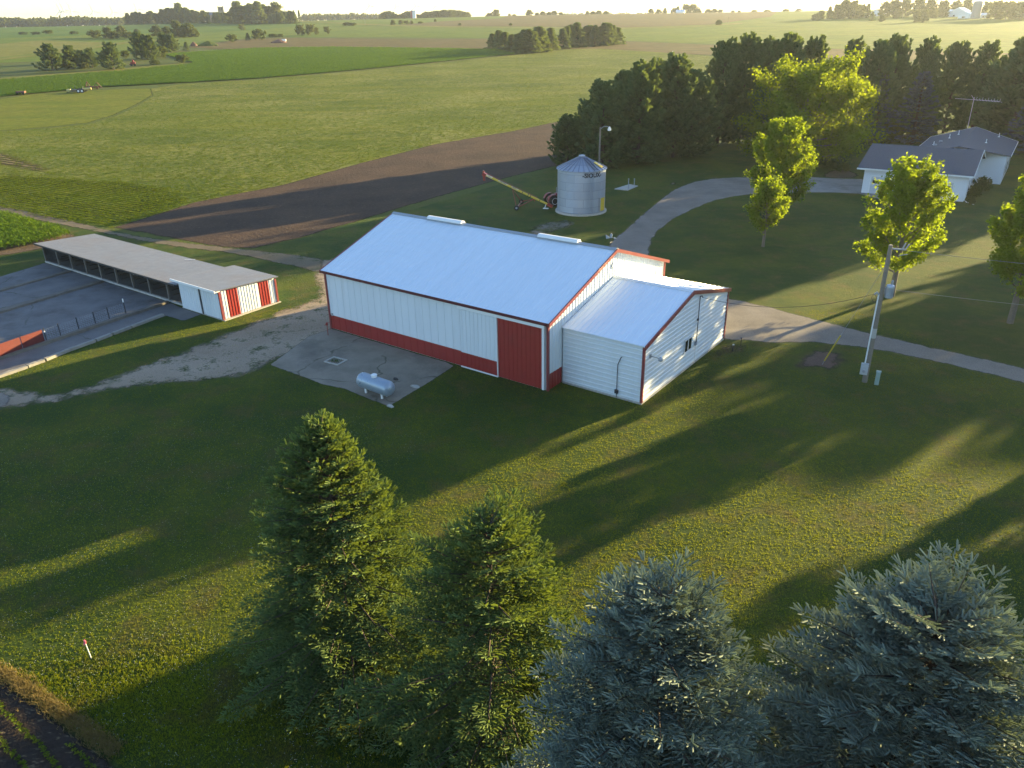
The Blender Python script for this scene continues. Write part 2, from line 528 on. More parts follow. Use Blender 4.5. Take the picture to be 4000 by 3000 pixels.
# ------------------------------------------------------------------ the land
def make_ground():
    rad = [0.0]; r = 6.0
    while r < 3560: rad.append(r); r *= 1.022
    na = 320
    a = np.linspace(0, 2 * PI, na, endpoint=False)
    rr = np.array(rad[1:])
    X = np.outer(rr, np.cos(a)).ravel(); Y = np.outer(rr, np.sin(a)).ravel()
    V = np.stack([X, Y, hz(X, Y)], 1)
    V = np.vstack([V, [[0, 0, 0]]])
    k = np.arange(len(rr) - 1)[:, None] * na; j = np.arange(na)[None, :]
    q = np.stack([k + j, k + na + j, k + na + (j + 1) % na, k + (j + 1) % na], -1).reshape(-1, 4)
    c = len(V) - 1
    t = np.stack([np.full(na, c), np.arange(na), (np.arange(na) + 1) % na], 1)
    me = fast_mesh('ground', V, q, t, mat=MEADOW)
    me.polygons.foreach_set('use_smooth', [True] * len(me.polygons))
    tag(obj_of('ground', me), kind='structure')
make_ground()

# farmyard lawn
lawn_poly = [(-140, -20), (140, -20), (230, 110), (240, 240), (70, 215), (28, 186), G(2176, 655), G(1400, 880), G(850, 975), G(405, 895), G(0, 850), (-140, 90)]
sheet('lawn', lawn_poly, LAWN, 1)

# far fields, from the near ones to the crest of the land
GREEN = mat_crop('young_crop', (0.103, 0.1488, 0.01056), (0.1374, 0.1637, 0.01452), (0.079, 0.1229, 0.00924), 0.15, fine=0.6, res=0.3)
GREEN2 = mat_crop('dark_green_crop', (0.07212, 0.134, 0.01188), (0.09272, 0.1452, 0.0132), (0.05838, 0.1042, 0.0099), -0.3, fine=0.6, res=0.3)
BROWN = mat_crop('bare_earth', (0.1393, 0.09455, 0.03432), (0.1199, 0.08845, 0.0297), (0.09072, 0.0854, 0.0198), 0.1, fine=0.5, res=0.3)
TANG = mat_crop('dry_grass', (0.1614, 0.1637, 0.02376), (0.1924, 0.1712, 0.0363), (0.1168, 0.1376, 0.01716), 0.05, fine=0.8, res=0.3)
CORN = mat_crop('corn_leaves', (0.09788, 0.1982, 0.01294), (0.1185, 0.2143, 0.01478), (0.07727, 0.1553, 0.01109), 0.35, fine=1.6, res=0.5)

sheet('far_field', [GR(-120, 1640)] + GP([(-120, 250), (300, 235), (700, 185), (1000, 145), (1500, 146), (2000, 150), (2420, 158), (2900, 176), (3400, 196), (4150, 212)]) + [GR(4150, 1640)], GREEN, 2)
sheet('field_rise', [GR(-120, 1640)] + GP([(-120, 160), (0, 150), (350, 138), (760, 128), (1000, 118), (1180, 100)]) + [GR(1180, 1640)], GREEN2, 3)
sheet('bare_field', [GR(2020, 1640)] + GP([(1960, 72), (1720, 84), (1530, 100), (1640, 104), (2000, 104), (2400, 109), (2580, 104), (2770, 97), (2900, 80), (3010, 66)]) + [GR(3050, 1640)], BROWN, 4)
sheet('grass_headland', GP([(1130, 80), (1300, 88), (1500, 96), (1760, 104), (2000, 106), (2400, 110), (2700, 103), (2900, 90), (2900, 94), (2700, 107), (2400, 114), (2000, 110), (1760, 108), (1480, 101), (1290, 92), (1110, 84)]), TANG, 5)
sheet('earth_strip', GP([(735, 186), (900, 160), (1000, 151), (1150, 149), (1500, 152), (1930, 154), (2420, 161), (2860, 180), (3200, 190), (4150, 214), (4150, 246), (3400, 236), (2900, 222), (2740, 214), (2350, 191), (2000, 193), (1500, 192), (1200, 188), (1000, 190), (860, 192)]), BROWN, 4)
sheet('olive_field', GP([(-120, 176), (0, 172), (170, 158), (420, 166), (330, 190), (180, 206), (0, 224), (-120, 236)]), TANG, 3)
sheet('corn_field', GP([(645, 214), (760, 205), (1000, 190), (1300, 185), (1770, 192), (2010, 197), (2010, 213), (1950, 218), (1680, 246), (1450, 269), (1226, 289), (1000, 308), (700, 325), (400, 341), (200, 360), (-120, 390), (-120, 330), (0, 316), (250, 296), (480, 280), (740, 253), (760, 246), (700, 232)]), CORN, 5, raise_=0.25)
sheet('dry_grass_strip', GP([(-120, 320), (0, 306), (250, 286), (480, 268), (740, 243), (800, 247), (480, 284), (250, 300), (0, 321), (-120, 334)]), TANG, 4)
sheet('track_to_trees', GP([(-120, 238), (0, 229), (180, 208), (330, 190), (430, 171), (520, 160), (700, 152), (700, 156), (520, 167), (440, 178), (335, 196), (182, 215), (0, 236), (-120, 246)]), TANG, 5)

# bean field with straw between the rows, up to the bare soil
rowdir = lambda a, b: math.atan2(b[1] - a[1], b[0] - a[0])
A1, A2 = G(900, 520), G(1700, 430)
bean_rot = -rowdir(A1, A2)
BEAN = mat_crop('bean_leaves', (0.0996, 0.1302, 0.0066), (0.07212, 0.1042, 0.00792), (0.1408, 0.1525, 0.00792), bean_rot, flecks=(0.3023, 0.2605, 0.0858), fine=2.4, res=0.22)
sheet('bean_field', GP([(-150, 540), (0, 515), (200, 500), (350, 485), (450, 455), (540, 412), (600, 375), (590, 347), (700, 330), (1000, 312), (1226, 293), (1450, 273), (1680, 250), (1950, 222), (2150, 200), (2300, 190), (2420, 193), (2740, 217), (2950, 232), (3300, 245), (4150, 262), (4150, 330), (2900, 420), (2340, 470), (2176, 478), (2000, 513), (1700, 565), (1400, 640), (1100, 723), (760, 790), (500, 880), (438, 890), (215, 862), (-150, 775)]), BEAN, 3)
B1, B2 = G(0, 658), G(447, 722)
ROWS = mat_crop('bean_rows', (0.09822, 0.1536, 0.01016), (0.1339, 0.172, 0.01162), (0.1607, 0.1536, 0.02178), -rowdir(B1, B2), rows=0.95, rowamt=0.32, fine=2.6, res=0.25, soft=(0.5, 0.25, 0.2, 0.5))
sheet('bean_rows', GP([(-150, 640), (0, 655), (160, 672), (300, 690), (560, 700), (760, 730), (770, 790), (500, 878), (438, 888), (215, 860), (-150, 772)]), ROWS, 4, soft=16.0)
WORN = mat_crop('thin_rows', (0.1685, 0.119, 0.066), (0.149, 0.1128, 0.0528), (0.1102, 0.1037, 0.0297), -rowdir(B1, B2), rows=1.5, fine=2.0, res=0.15, soft=(0.5, 0.3, 0.2, 0.6))
sheet('thin_rows', GP([(-150, 570), (0, 585), (90, 612), (230, 660), (150, 682), (0, 652), (-150, 630)]), WORN, 5, soft=5.0)
OLD = mat_crop('old_grass', (0.1339, 0.1525, 0.01188), (0.1614, 0.1599, 0.0198), (0.103, 0.134, 0.0099), bean_rot + 0.2, fine=1.6, res=0.35, soft=(0.3, 0.5, 0.1, 0.35))
sheet('old_grass', GP([(-150, 560), (0, 512), (200, 496), (350, 480), (450, 450), (540, 408), (602, 372), (596, 346), (480, 348), (300, 357), (100, 372), (-150, 410)]), OLD, 5, soft=3.0)
SOIL = mat_soil('worked_soil', (0.075, 0.050, 0.038), (0.115, 0.073, 0.050), soft=(0.35, 0.5, 0.1, 0.4))
sheet('bare_soil', GP([(430, 890), (560, 850), (760, 788), (1100, 722), (1400, 638), (1700, 562), (2000, 512), (2180, 474), (2420, 466), (2420, 640), (2176, 650), (2000, 692), (1700, 775), (1400, 866), (1180, 930), (990, 974), (850, 967), (600, 922)]), SOIL, 5, soft=2.0)

# tracks, drive and yard
DIRT = mat_gravel('track_dirt', (0.1656, 0.1296, 0.0851), (0.216, 0.1728, 0.1147), (0.5, 0.7), grassy=0.04)
GRAVEL = mat_gravel('gravel', (0.216, 0.1836, 0.1517), (0.288, 0.2484, 0.2072), (0.55, 0.5))
YARD = mat_gravel('yard_gravel', (0.31, 0.235, 0.165), (0.41, 0.32, 0.235), (0.75, 0.7, 0.0, 0.42), grassy=0.06)
THIN = mat_gravel('thin_gravel', (0.1872, 0.1656, 0.1406), (0.2376, 0.2124, 0.185), (1.0, 0.4, 0.5, 0.9), grassy=0.16)
t_up = [(-200, 770), (0, 803), (160, 832), (316, 868), (538, 918), (855, 960), (1100, 985), (1272, 1010)]
t_lo = [(1275, 1075), (1100, 1036), (886, 992), (633, 960), (348, 904), (150, 866), (0, 838), (-200, 800)]
sheet('track', smooth_line(GP(t_up), 4) + smooth_line(GP(t_lo), 4), DIRT, 6, soft=1.2)
g_poly = smooth_line(GP([(1330, 1005), (1225, 1030), (1228, 1090), (1235, 1150), (1170, 1190), (1110, 1207), (1010, 1250), (860, 1310), (700, 1375), (560, 1425), (380, 1492), (220, 1535), (90, 1520), (-100, 1500)]), 4) + smooth_line(GP([(-100, 1640), (0, 1602), (160, 1582), (350, 1545), (560, 1510), (780, 1490), (960, 1470), (1100, 1400), (1180, 1395), (1300, 1300), (1400, 1200)]), 4)
sheet('yard', g_poly, YARD, 3, soft=2.2)
sheet('yard_patch', smooth_line(GP([(-60, 1520), (20, 1530), (56, 1555), (40, 1585), (-60, 1612)]), 4), GRAVEL, 6, soft=0.8)
sheet('gravel_patch', smooth_line(GP([(2030, 905), (2100, 868), (2190, 852), (2250, 858), (2266, 882), (2200, 905), (2130, 935), (2040, 925)]), 4), THIN, 4, soft=2.0)
drive_l = [(2300, 1120), (2370, 960), (2420, 910), (2490, 848), (2560, 790), (2620, 745), (2700, 712), (2780, 698), (2880, 692), (3000, 692), (3160, 692)]
drive_r = [(3160, 755), (3000, 758), (2900, 765), (2800, 785), (2700, 825), (2620, 870), (2560, 930), (2545, 1010), (2600, 1075), (2700, 1130), (2843, 1160), (3000, 1195), (3200, 1248), (3500, 1320), (4000, 1432), (4300, 1505), (5400, 1770)]
drive_b = [(5400, 1880), (4300, 1585), (4000, 1503), (3700, 1428), (3400, 1368), (3200, 1345), (3050, 1345), (2930, 1335), (2830, 1330), (2700, 1250)]
sheet('drive', smooth_line(GP(drive_l), 4) + smooth_line(GP(drive_r), 4) + smooth_line(GP(drive_b), 4), GRAVEL, 4, soft=0.9)
sheet('dirt_patch', smooth_line(GP([(3080, 1405), (3160, 1360), (3290, 1370), (3330, 1410), (3320, 1445), (3250, 1458), (3150, 1450), (3070, 1440)]), 4), mat_soil('bare_dirt', (0.13, 0.085, 0.062), (0.17, 0.115, 0.085), soft=(0.9, 0.8, 0.35, 0.8), straw=False), 6, soft=1.5)
sheet('worn_patch', smooth_line(GP([(2820, 1335), (2950, 1345), (2960, 1370), (2860, 1395), (2790, 1400), (2760, 1370)]), 4), mat_soil('worn_ground', (0.14, 0.105, 0.06), (0.10, 0.09, 0.045), soft=(1.1, 0.7, 0.4, 0.9), straw=False), 6, soft=1.2)
# bean rows in the very corner below, and the dry rim of the lawn
near_soil = mat_soil('garden_soil', (0.040, 0.030, 0.024), (0.062, 0.046, 0.034), soft=(0.4, 1.0, 0.1, 0.4))
sheet('near_field', [(-60, 40), G(0, 2640), G(90, 2700), G(210, 2790), G(330, 2880), G(430, 2960), G(560, 3080), (-10, 8), (-60, 8)], near_soil, 5, soft=0.7)
# ------------------------------------------------------------------ building materials
WHITE = streaky('white_painted_steel', (0.68, 0.71, 0.72), (1.3, 1.3, 0.12), 0.035, 0.42, (0.56, 0.56, 0.53))
ROOFW = streaky('white_roof_steel', (0.70, 0.755, 0.80), (1.6, 0.10, 0.10), 0.035, 0.34, (0.63, 0.68, 0.72))
RED = simple('red_painted_steel', (0.30, 0.030, 0.026), 0.42, 0.0, 0.08, 1.2, 0.45, dirt=(0.22, 0.035, 0.03))
REDTRIM = simple('red_trim', (0.215, 0.045, 0.045), 0.4, 0.0, 0.08, 2.0, 0.5)
DKTRIM = simple('dark_eave_trim', (0.10, 0.022, 0.024), 0.45)
GALV = simple('galvanised_steel', (0.36, 0.40, 0.46), 0.42, 0.55, 0.14, 1.6, 0.5, dirt=(0.30, 0.31, 0.33), dscale=0.6)
RIDGE = simple('ridge_metal', (0.34, 0.36, 0.38), 0.5, 0.2)
GREYP = simple('grey_plastic', (0.30, 0.31, 0.32), 0.5)
DARKM = simple('dark_metal', (0.04, 0.04, 0.045), 0.5)
BLACK = simple('black_rubber', (0.018, 0.018, 0.019), 0.8)
WHITEP = simple('white_paint', (0.78, 0.78, 0.76), 0.45, var=0.04)
LIGHTC = simple('light_concrete', (0.42, 0.39, 0.34), 0.85, var=0.2, scale=2.5, dirt=(0.26, 0.24, 0.20))
def mat_glass():
    n = NT('window_glass'); n.base((0.02, 0.022, 0.024), 0.06, 0.0, 0.9); return n.mat
GLASS = mat_glass()
WOODG = simple('weathered_wood', (0.17, 0.155, 0.135), 0.85, var=0.25, scale=5.0, dirt=(0.08, 0.07, 0.06))
WOODD = simple('dark_wood', (0.055, 0.05, 0.045), 0.85, var=0.3, scale=4.0)
POLEW = simple('pole_wood', (0.20, 0.17, 0.135), 0.9, var=0.25, scale=6.0, dirt=(0.12, 0.10, 0.08))
YELLOW = simple('yellow_paint', (0.62, 0.44, 0.04), 0.42, dirt=(0.42, 0.33, 0.10))
REDM = simple('red_machine_paint', (0.25, 0.028, 0.024), 0.4)
SHINGLE = simple('grey_shingles', (0.085, 0.085, 0.10), 0.85, var=0.35, scale=9.0)
SIDING = simple('white_vinyl_siding', (0.72, 0.73, 0.75), 0.5, var=0.03, scale=1.0)

X, Y, Z = Vector((1, 0, 0)), Vector((0, 1, 0)), Vector((0, 0, 1))
YAW = 2.5031 - PI
BARN = (-16.196, 65.999, 0.0)
ML = Matrix.Translation(BARN) @ Matrix.Rotation(YAW, 4, 'Z')
MLI = ML.inverted()
def loc2(px, py, z=0.0):
    """place in the barn's own axes of a point seen at that pixel on level z"""
    p = G(px, py, z); q = MLI @ Vector((p[0], p[1], z)); return q.x, q.y
def on_plane(px, py, P0, N, M=ML):
    """where the line of sight meets a wall plane given in local axes"""
    d = Vector(ray(px, py)); Pw = M @ Vector(P0); Nw = M.to_3x3() @ Vector(N)
    t = (Pw - Vector((0, 0, CAMH))).dot(Nw) / d.dot(Nw)
    return M.inverted() @ (Vector((0, 0, CAMH)) + d * t)

# ================================================================== the big barn
LB, WB, HE, HR = 23.47, 18.55, 5.45, 8.57
RY = WB / 2
gab = lambda y: HE + (HR - HE) * (1 - abs(y - RY) / RY)
barn = thing('barn', 'big white steel barn with a red wainscot and a red sliding door', 'barn', BARN, YAW)
wz = 1.32
w = MB()   # white wall steel, ribs standing up
w.ribbed((0, 0, 0), X, Z, -Y, 0.0, 15.45, wz, HE, 0.78, 0.028, 0.035)
w.ribbed((0, WB, 0), X, Z, Y, 0.0, LB, wz, HE, 0.39, 0.03, 0.04)
w.ribbed((0, 0, 0), Y, Z, -X, 0.0, WB, wz, gab, 0.39, 0.03, 0.04)
w.ribbed((LB, 0, 0), Y, Z, X, 0.0, WB, wz, gab, 0.39, 0.035, 0.05)
w.box(0.05, LB - 0.05, 0.05, WB - 0.05, 0.0, HE - 0.05)
w.add([(0.05, 0.05, HE - 0.05), (0.05, WB - 0.05, HE - 0.05), (0.05, RY, HR - 0.1), (LB - 0.05, 0.05, HE - 0.05), (LB - 0.05, WB - 0.05, HE - 0.05), (LB - 0.05, RY, HR - 0.1)], [(0, 1, 2), (3, 5, 4)])
w.make('wall', WHITE, barn)
for args in (((0, -0.004, 0), X, Z, -Y, 0.0, 15.35, 0.05, wz, 0.78, 0.028, 0.035), ((0, WB + 0.004, 0), X, Z, Y, 0.0, LB, 0.05, wz, 0.39, 0.03, 0.04),
             ((-0.004, 0, 0), Y, Z, -X, 0.0, WB, 0.05, wz, 0.39, 0.03, 0.04), ((LB + 0.004, 0, 0), Y, Z, X, 0.0, 1.87, 0.05, wz, 0.39, 0.035, 0.05)):
    MB().ribbed(*args).make('wainscot', RED, barn)
# roof: two ribbed slopes on a thin deck
sl = math.hypot(RY + 0.3, (HR - HE) / RY * (RY + 0.3))
tF = Vector((0, RY + 0.3, (HR - HE) / RY * (RY + 0.3))).normalized(); nF = Vector((0, -tF.z, tF.y))
tB = Vector((0, -tF.y, tF.z)); nB = Vector((0, tF.z, tF.y))
zE = HE - 0.3 * (HR - HE) / RY
rf = MB()
rf.ribbed((0, -0.3, zE + 0.10), X, tF, nF, -0.25, LB + 0.25, 0, sl, 0.40, 0.028, 0.04)
rf.ribbed((0, WB + 0.3, zE + 0.10), X, tB, nB, -0.25, LB + 0.25, 0, sl, 0.40, 0.028, 0.04)
rf.prism([(-0.3, zE + 0.02), (RY, HR + 0.02), (WB + 0.3, zE + 0.02), (WB + 0.3, zE + 0.095), (RY, HR + 0.095), (-0.3, zE + 0.095)], -0.25, LB + 0.25)
roof = rf.make('roof', ROOFW, barn)
MB().prism([(RY - 0.28, HR + 0.045), (RY, HR + 0.15), (RY + 0.28, HR + 0.045), (RY + 0.28, HR + 0.075), (RY, HR + 0.20), (RY - 0.28, HR + 0.075)], -0.27, LB + 0.27).make('ridge_cap', RIDGE, roof)
for (a, b) in ((4.2, 8.2), (16.4, 20.25)):
    vm = MB()
    prof = [(RY - 0.30, HR + 0.12)] + [(RY + 0.30 * math.cos(t), HR + 0.20 + 0.17 * math.sin(t)) for t in np.linspace(PI, 0, 9)] + [(RY + 0.30, HR + 0.12)]
    vm.prism(prof, a, b)
    v = vm.make('ridge_vent', WHITEP, roof)
    MB().box(a - 0.02, b + 0.02, RY - 0.40, RY + 0.40, HR + 0.09, HR + 0.13).make('vent_flashing', RIDGE, v)
# trims
def rake(mb, x, yc, half, he, hr, o, wid=0.24, t=0.05):
    for s in (-1, 1):
        a = (x, yc + s * (half + o), he - o * (hr - he) / half); b = (x, yc, hr)
        mb.add([(x - t, a[1], a[2] - wid + .1), (x + t, a[1], a[2] - wid + .1), (x + t, a[1], a[2] + .14), (x - t, a[1], a[2] + .14),
                (x - t, b[1], b[2] - wid + .1), (x + t, b[1], b[2] - wid + .1), (x + t, b[1], b[2] + .14), (x - t, b[1], b[2] + .14)],
               [(0, 1, 2, 3), (7, 6, 5, 4), (0, 4, 5, 1), (1, 5, 6, 2), (2, 6, 7, 3), (3, 7, 4, 0)])
for xx in (-0.30, LB + 0.30):
    tm = MB(); rake(tm, xx, RY, RY, HE, HR, 0.33); tm.make('gable_trim', REDTRIM, barn)
MB().box(-0.25, LB + 0.25, -0.36, -0.305, zE - 0.10, zE + 0.12).make('eave_trim', DKTRIM, barn)
MB().box(-0.25, LB + 0.25, WB + 0.305, WB + 0.36, zE - 0.10, zE + 0.12).make('eave_trim', DKTRIM, barn)
for (xx, yy) in ((0, 0), (LB, 0), (0, WB), (LB, WB)):
    MB().box(xx - 0.09, xx + 0.09, yy - 0.09, yy + 0.09, 0.02, HE - 0.12).make('corner_trim', REDTRIM, barn)
# the sliding doors on the front: a white one with a red foot and an all red one
d1 = MB(); d1.ribbed((0, -0.13, 0), X, Z, -Y, 15.35, 18.92, wz, 4.90, 0.39, 0.026, 0.03); d1.box(15.35, 18.92, -0.125, -0.06, 0.10, 4.90)
d1 = d1.make('white_sliding_door', WHITE, barn)
f = MB(); f.ribbed((0, -0.136, 0), X, Z, -Y, 15.35, 18.90, 0.14, wz, 0.39, 0.026, 0.03); f.box(15.36, 18.90, -0.134, -0.128, 0.14, wz); f.make('foot_panel', RED, d1)
MB().box(15.30, 18.93, -0.19, -0.12, 0.04, 0.135).make('bottom_rail', WHITEP, d1)
MB().box(18.925, 18.985, -0.20, -0.10, 0.06, 4.95).make('edge_strip', WHITEP, d1)
d2 = MB(); d2.ribbed((0, -0.10, 0), X, Z, -Y, 18.99, 23.02, 0.10, 4.95, 0.40, 0.026, 0.03); d2.box(18.99, 23.02, -0.095, -0.05, 0.10, 4.95)
d2 = d2.make('red_sliding_door', RED, barn)
MB().box(23.03, 23.22, -0.16, -0.03, 0.06, 4.95).make('edge_strip', WHITEP, d2)
MB().box(15.2, 23.30, -0.26, -0.02, 4.97, 5.22).make('door_track_cover', WHITEP, barn)
b_ = MB(); b_.box(0.25, 0.42, -0.10, -0.02, 1.30, 1.52); b_.make('outlet_box', GREYP, barn)
ov = MB()
ov.lathe([(0.02, 0), (0.42, 0.0), (0.42, 0.05), (0.38, 0.07), (0.02, 0.07)], 24, (0, 0, 0), 'X')
ov.v = [(x + LB + 0.05, y + RY + 0.05, z * 0.55 + 7.35) for (x, y, z) in ov.v]
pl = ov.make('oval_plaque', WHITEP, barn)
MB().box(LB + 0.121, LB + 0.128, RY - 0.2, RY + 0.28, 7.32, 7.38).make('plaque_mark', GREYP, pl)
# weather vane standing on the ridge end
wv = thing('weather_vane', 'small dark weather vane with a pale arrow on the barn ridge end', 'weather vane', ML @ Vector((LB - 0.3, RY, HR + 0.19)), YAW)
m_ = MB(); m_.tube([(0, 0, 0), (0, 0, 0.95)], 0.025, 6); m_.bar((-0.18, 0, 0), (0.18, 0, 0.0), 0.05, 0.02); m_.tube([(0, -0.2, 0.45), (0, 0.2, 0.45)], 0.02, 6); m_.tube([(-0.2, 0, 0.45), (0.2, 0, 0.45)], 0.02, 6)
m_.make('mast', DARKM, wv)
a_ = MB(); a_.bar((-0.42, -0.2, 0.9), (0.36, 0.17, 0.9), 0.045); a_.prism([(-0.55, 0.72), (-0.2, 0.82), (-0.2, 0.98), (-0.6, 1.12)], -0.02, 0.02, 'Y'); a_.prism([(0.34, 0.78), (0.58, 0.9), (0.34, 1.02)], -0.02, 0.02, 'Y'); a_.prism([(-0.12, 0.92), (0.1, 0.92), (0.14, 1.25), (0.0, 1.35), (-0.14, 1.2)], -0.02, 0.02, 'Y')
a_.make('arrow', GREYP, wv); wv.scale = (0.8, 0.8, 0.8)

# ================================================================== the annex
AX0, AX1, AY0, AY1, AE, AR = LB, LB + 6.72, 1.874, 16.786, 4.48, 6.32
AYC = (AY0 + AY1) / 2; AH = (AY1 - AY0) / 2
ann = thing('annex', 'low white annex with sideways ribs against the barn end', 'annex', BARN, YAW)
w = MB()
w.ribbed((0, AY0, 0), Z, X, -Y, 0.14, AE, AX0 + 0.09, AX1, 0.345, 0.035, 0.05)
w.ribbed((0, AY1, 0), Z, X, Y, 0.14, AE, AX0 + 0.09, AX1, 0.345, 0.035, 0.05)
k0 = lambda z: AY0 + max(0.0, (z - AE) / (AR - AE) * AH); k1 = lambda z: AY1 - max(0.0, (z - AE) / (AR - AE) * AH)
w.ribbed((AX1, 0, 0), Z, Y, X, 0.14, AR - 0.02, k0, k1, 0.345, 0.035, 0.05)
w.box(AX0 + 0.1, AX1 - 0.03, AY0 + 0.03, AY1 - 0.03, 0.0, AE - 0.02)
w.make('wall', WHITE, ann)
MB().box(AX0 + 0.1, AX1 + 0.06, AY0 - 0.06, AY1 + 0.06, -0.05, 0.135).make('foundation', LIGHTC, ann)
o = 0.16; sl = math.hypot(AH + o, (AR - AE) / AH * (AH + o)); zE2 = AE - o * (AR - AE) / AH
tF = Vector((0, AH + o, (AR - AE) / AH * (AH + o))).normalized(); nF = Vector((0, -tF.z, tF.y)); tB = Vector((0, -tF.y, tF.z)); nB = Vector((0, tF.z, tF.y))
rf = MB()
rf.ribbed((0, AY0 - o, zE2 + 0.09), X, tF, nF, AX0 + 0.06, AX1 + 0.12, 0, sl, 0.40, 0.03, 0.045)
rf.ribbed((0, AY1 + o, zE2 + 0.09), X, tB, nB, AX0 + 0.06, AX1 + 0.12, 0, sl, 0.40, 0.03, 0.045)
rf.prism([(AY0 - o, zE2 + 0.03), (AYC, AR + 0.03), (AY1 + o, zE2 + 0.03), (AY1 + o, zE2 + 0.085), (AYC, AR + 0.085), (AY0 - o, zE2 + 0.085)], AX0 + 0.06, AX1 + 0.12)
roof = rf.make('roof', ROOFW, ann)
MB().prism([(AYC - 0.25, AR + 0.05), (AYC, AR + 0.13), (AYC + 0.25, AR + 0.05), (AYC + 0.25, AR + 0.08), (AYC, AR + 0.17), (AYC - 0.25, AR + 0.08)], AX0 + 0.05, AX1 + 0.13).make('ridge_cap', WHITE, roof)
tm = MB(); rake(tm, AX1 + 0.17, AYC, AH, AE, AR, 0.17, 0.26, 0.05); tm.make('gable_trim', REDTRIM, ann)
for yy in (AY0, AY1):
    MB().box(AX1 - 0.08, AX1 + 0.09, yy - 0.085, yy + 0.085, 0.14, AE - 0.08).make('corner_trim', REDTRIM, ann)
gx = AX1 + 0.04
p1 = on_plane(2672, 1372, (gx, 0, 0), X); p2 = on_plane(2702, 1322, (gx, 0, 0), X)
y0, y1, z0, z1 = p1.y - 0.05, p2.y + 0.05, 1.55, 2.75
zc = 0.5 * (p1.z + p2.z); z0, z1 = zc - 0.55, zc + 0.55
win = MB(); win.box(gx, gx + 0.05, y0, y1, z0, z0 + 0.07); win.box(gx, gx + 0.05, y0, y1, z1 - 0.07, z1); win.box(gx, gx + 0.05, y0, y0 + 0.07, z0 + 0.07, z1 - 0.07); win.box(gx, gx + 0.05, y1 - 0.07, y1, z0 + 0.07, z1 - 0.07); win.box(gx, gx + 0.045, (y0 + y1) / 2 - 0.035, (y0 + y1) / 2 + 0.035, z0 + 0.07, z1 - 0.07)
win = win.make('window', WHITEP, ann)
for (a, b) in ((y0 + 0.08, (y0 + y1) / 2 - 0.04), ((y0 + y1) / 2 + 0.04, y1 - 0.08)):
    MB().box(gx - 0.002, gx + 0.02, a, b, z0 + 0.08, z1 - 0.08).make('pane', GLASS, win)
# service mast with its cable head
q1 = on_plane(2735, 1160, (gx + 0.08, 0, 0), X); q2 = on_plane(2711, 1340, (gx + 0.08, 0, 0), X); q3 = on_plane(2709, 1412, (gx + 0.08, 0, 0), X)
sm = MB(); sm.tube([(gx + 0.09, q1.y, q1.z + 0.05), (gx + 0.09, q1.y, q2.z)], 0.035, 8); sm.tube([(gx + 0.09, q1.y, q1.z + 0.05), (gx + 0.22, q1.y + 0.05, q1.z + 0.10), (gx + 0.26, q1.y + 0.07, q1.z - 0.03)], 0.045, 6)
sm.box(gx + 0.02, gx + 0.14, q1.y - 0.09, q1.y + 0.05, (q1.z + q2.z) / 2 - 0.08, (q1.z + q2.z) / 2 + 0.08)
sm = sm.make('service_mast', DARKM, ann)
MB().box(gx, gx + 0.12, q1.y - 0.12, q1.y + 0.12, q2.z - 0.32, q2.z).make('meter_box', GREYP, sm)
MB().tube([(gx + 0.06, q1.y - 0.02, q2.z - 0.32), (gx + 0.06, q1.y - 0.02, 0.15)], 0.022, 6).make('lower_pipe', WHITEP, sm)
ql = on_plane(2540, 1392, (gx, 0, 0), X)
lm = MB(); lm.box(gx, gx + 0.06, ql.y - 0.10, ql.y + 0.1, ql.z - 0.12, ql.z + 0.16); lm.tube([(gx + 0.05, ql.y, ql.z + 0.02), (gx + 0.45, ql.y, ql.z + 0.02), (gx + 0.72, ql.y, ql.z - 0.02)], 0.03, 6)
lm = lm.make('wall_lamp', GREYP, ann)
MB().lathe([(0.05, 0.12), (0.12, 0.08), (0.16, -0.05), (0.15, -0.16), (0.03, -0.2)], 12, (gx + 0.80, ql.y, ql.z + 0.0)).make('lamp_head', GALV, lm)
ly0 = AY0 - 0.05
r1 = on_plane(2425, 1392, (0, ly0, 0), Y); r2 = on_plane(2409, 1528, (0, ly0, 0), Y)
cd = MB(); cd.tube([(r1.x + 0.12, ly0 - 0.03, r1.z), (r1.x + 0.02, ly0 - 0.03, r1.z - 0.1), (r2.x, ly0 - 0.03, r1.z - 0.7), (r2.x, ly0 - 0.03, 0.1)], 0.028, 6)
cd = cd.make('conduit', DARKM, ann)
MB().box(r2.x - 0.12, r2.x + 0.12, ly0 - 0.13, ly0 + 0.01, r2.z - 0.14, r2.z + 0.14).make('outlet_box', DARKM, cd)

# concrete apron before the barn, with what lies on it
slab_xy = [(0.1, -0.12), (-0.3, -3.4), (2.05, -8.6), (4.5, -8.95), (9.5, -9.55), (11.6, -9.7), (15.45, -8.5), (16.1, -6.0), (15.2, -2.4), (14.6, -0.12)]
APRON = mat_concrete('old_concrete', (0.2166, 0.1827, 0.1362), (0.2846, 0.2411, 0.1838), soft=(0.35, 1.4, 0.0, 0.25))
sheet('concrete_apron', [(ML @ Vector((0.1, -0.1, 0)))[:2], (ML @ Vector((-0.2, -2.6, 0)))[:2]] + GP([(1052, 1427), (1180, 1472), (1260, 1503), (1345, 1520), (1430, 1556), (1521, 1590), (1600, 1540), (1690, 1487), (1776, 1430), (1740, 1412)]) + [(ML @ Vector((13.2, -0.1, 0)))[:2]], APRON, 5, soft=0.35)
fx = loc2(1312, 1413)
fr = MB()
for (a, b, c, d) in ((-0.75, 0.75, -0.6, -0.48), (-0.75, 0.75, 0.48, 0.6), (-0.75, -0.63, -0.48, 0.48), (0.63, 0.75, -0.48, 0.48)): fr.box(a, b, c, d, 0, 0.09)
fo = fr.make('drain_frame', LIGHTC, loc=ML @ Vector((fx[0], fx[1], 0.03))); fo.rotation_euler = (0, 0, YAW + 0.1)
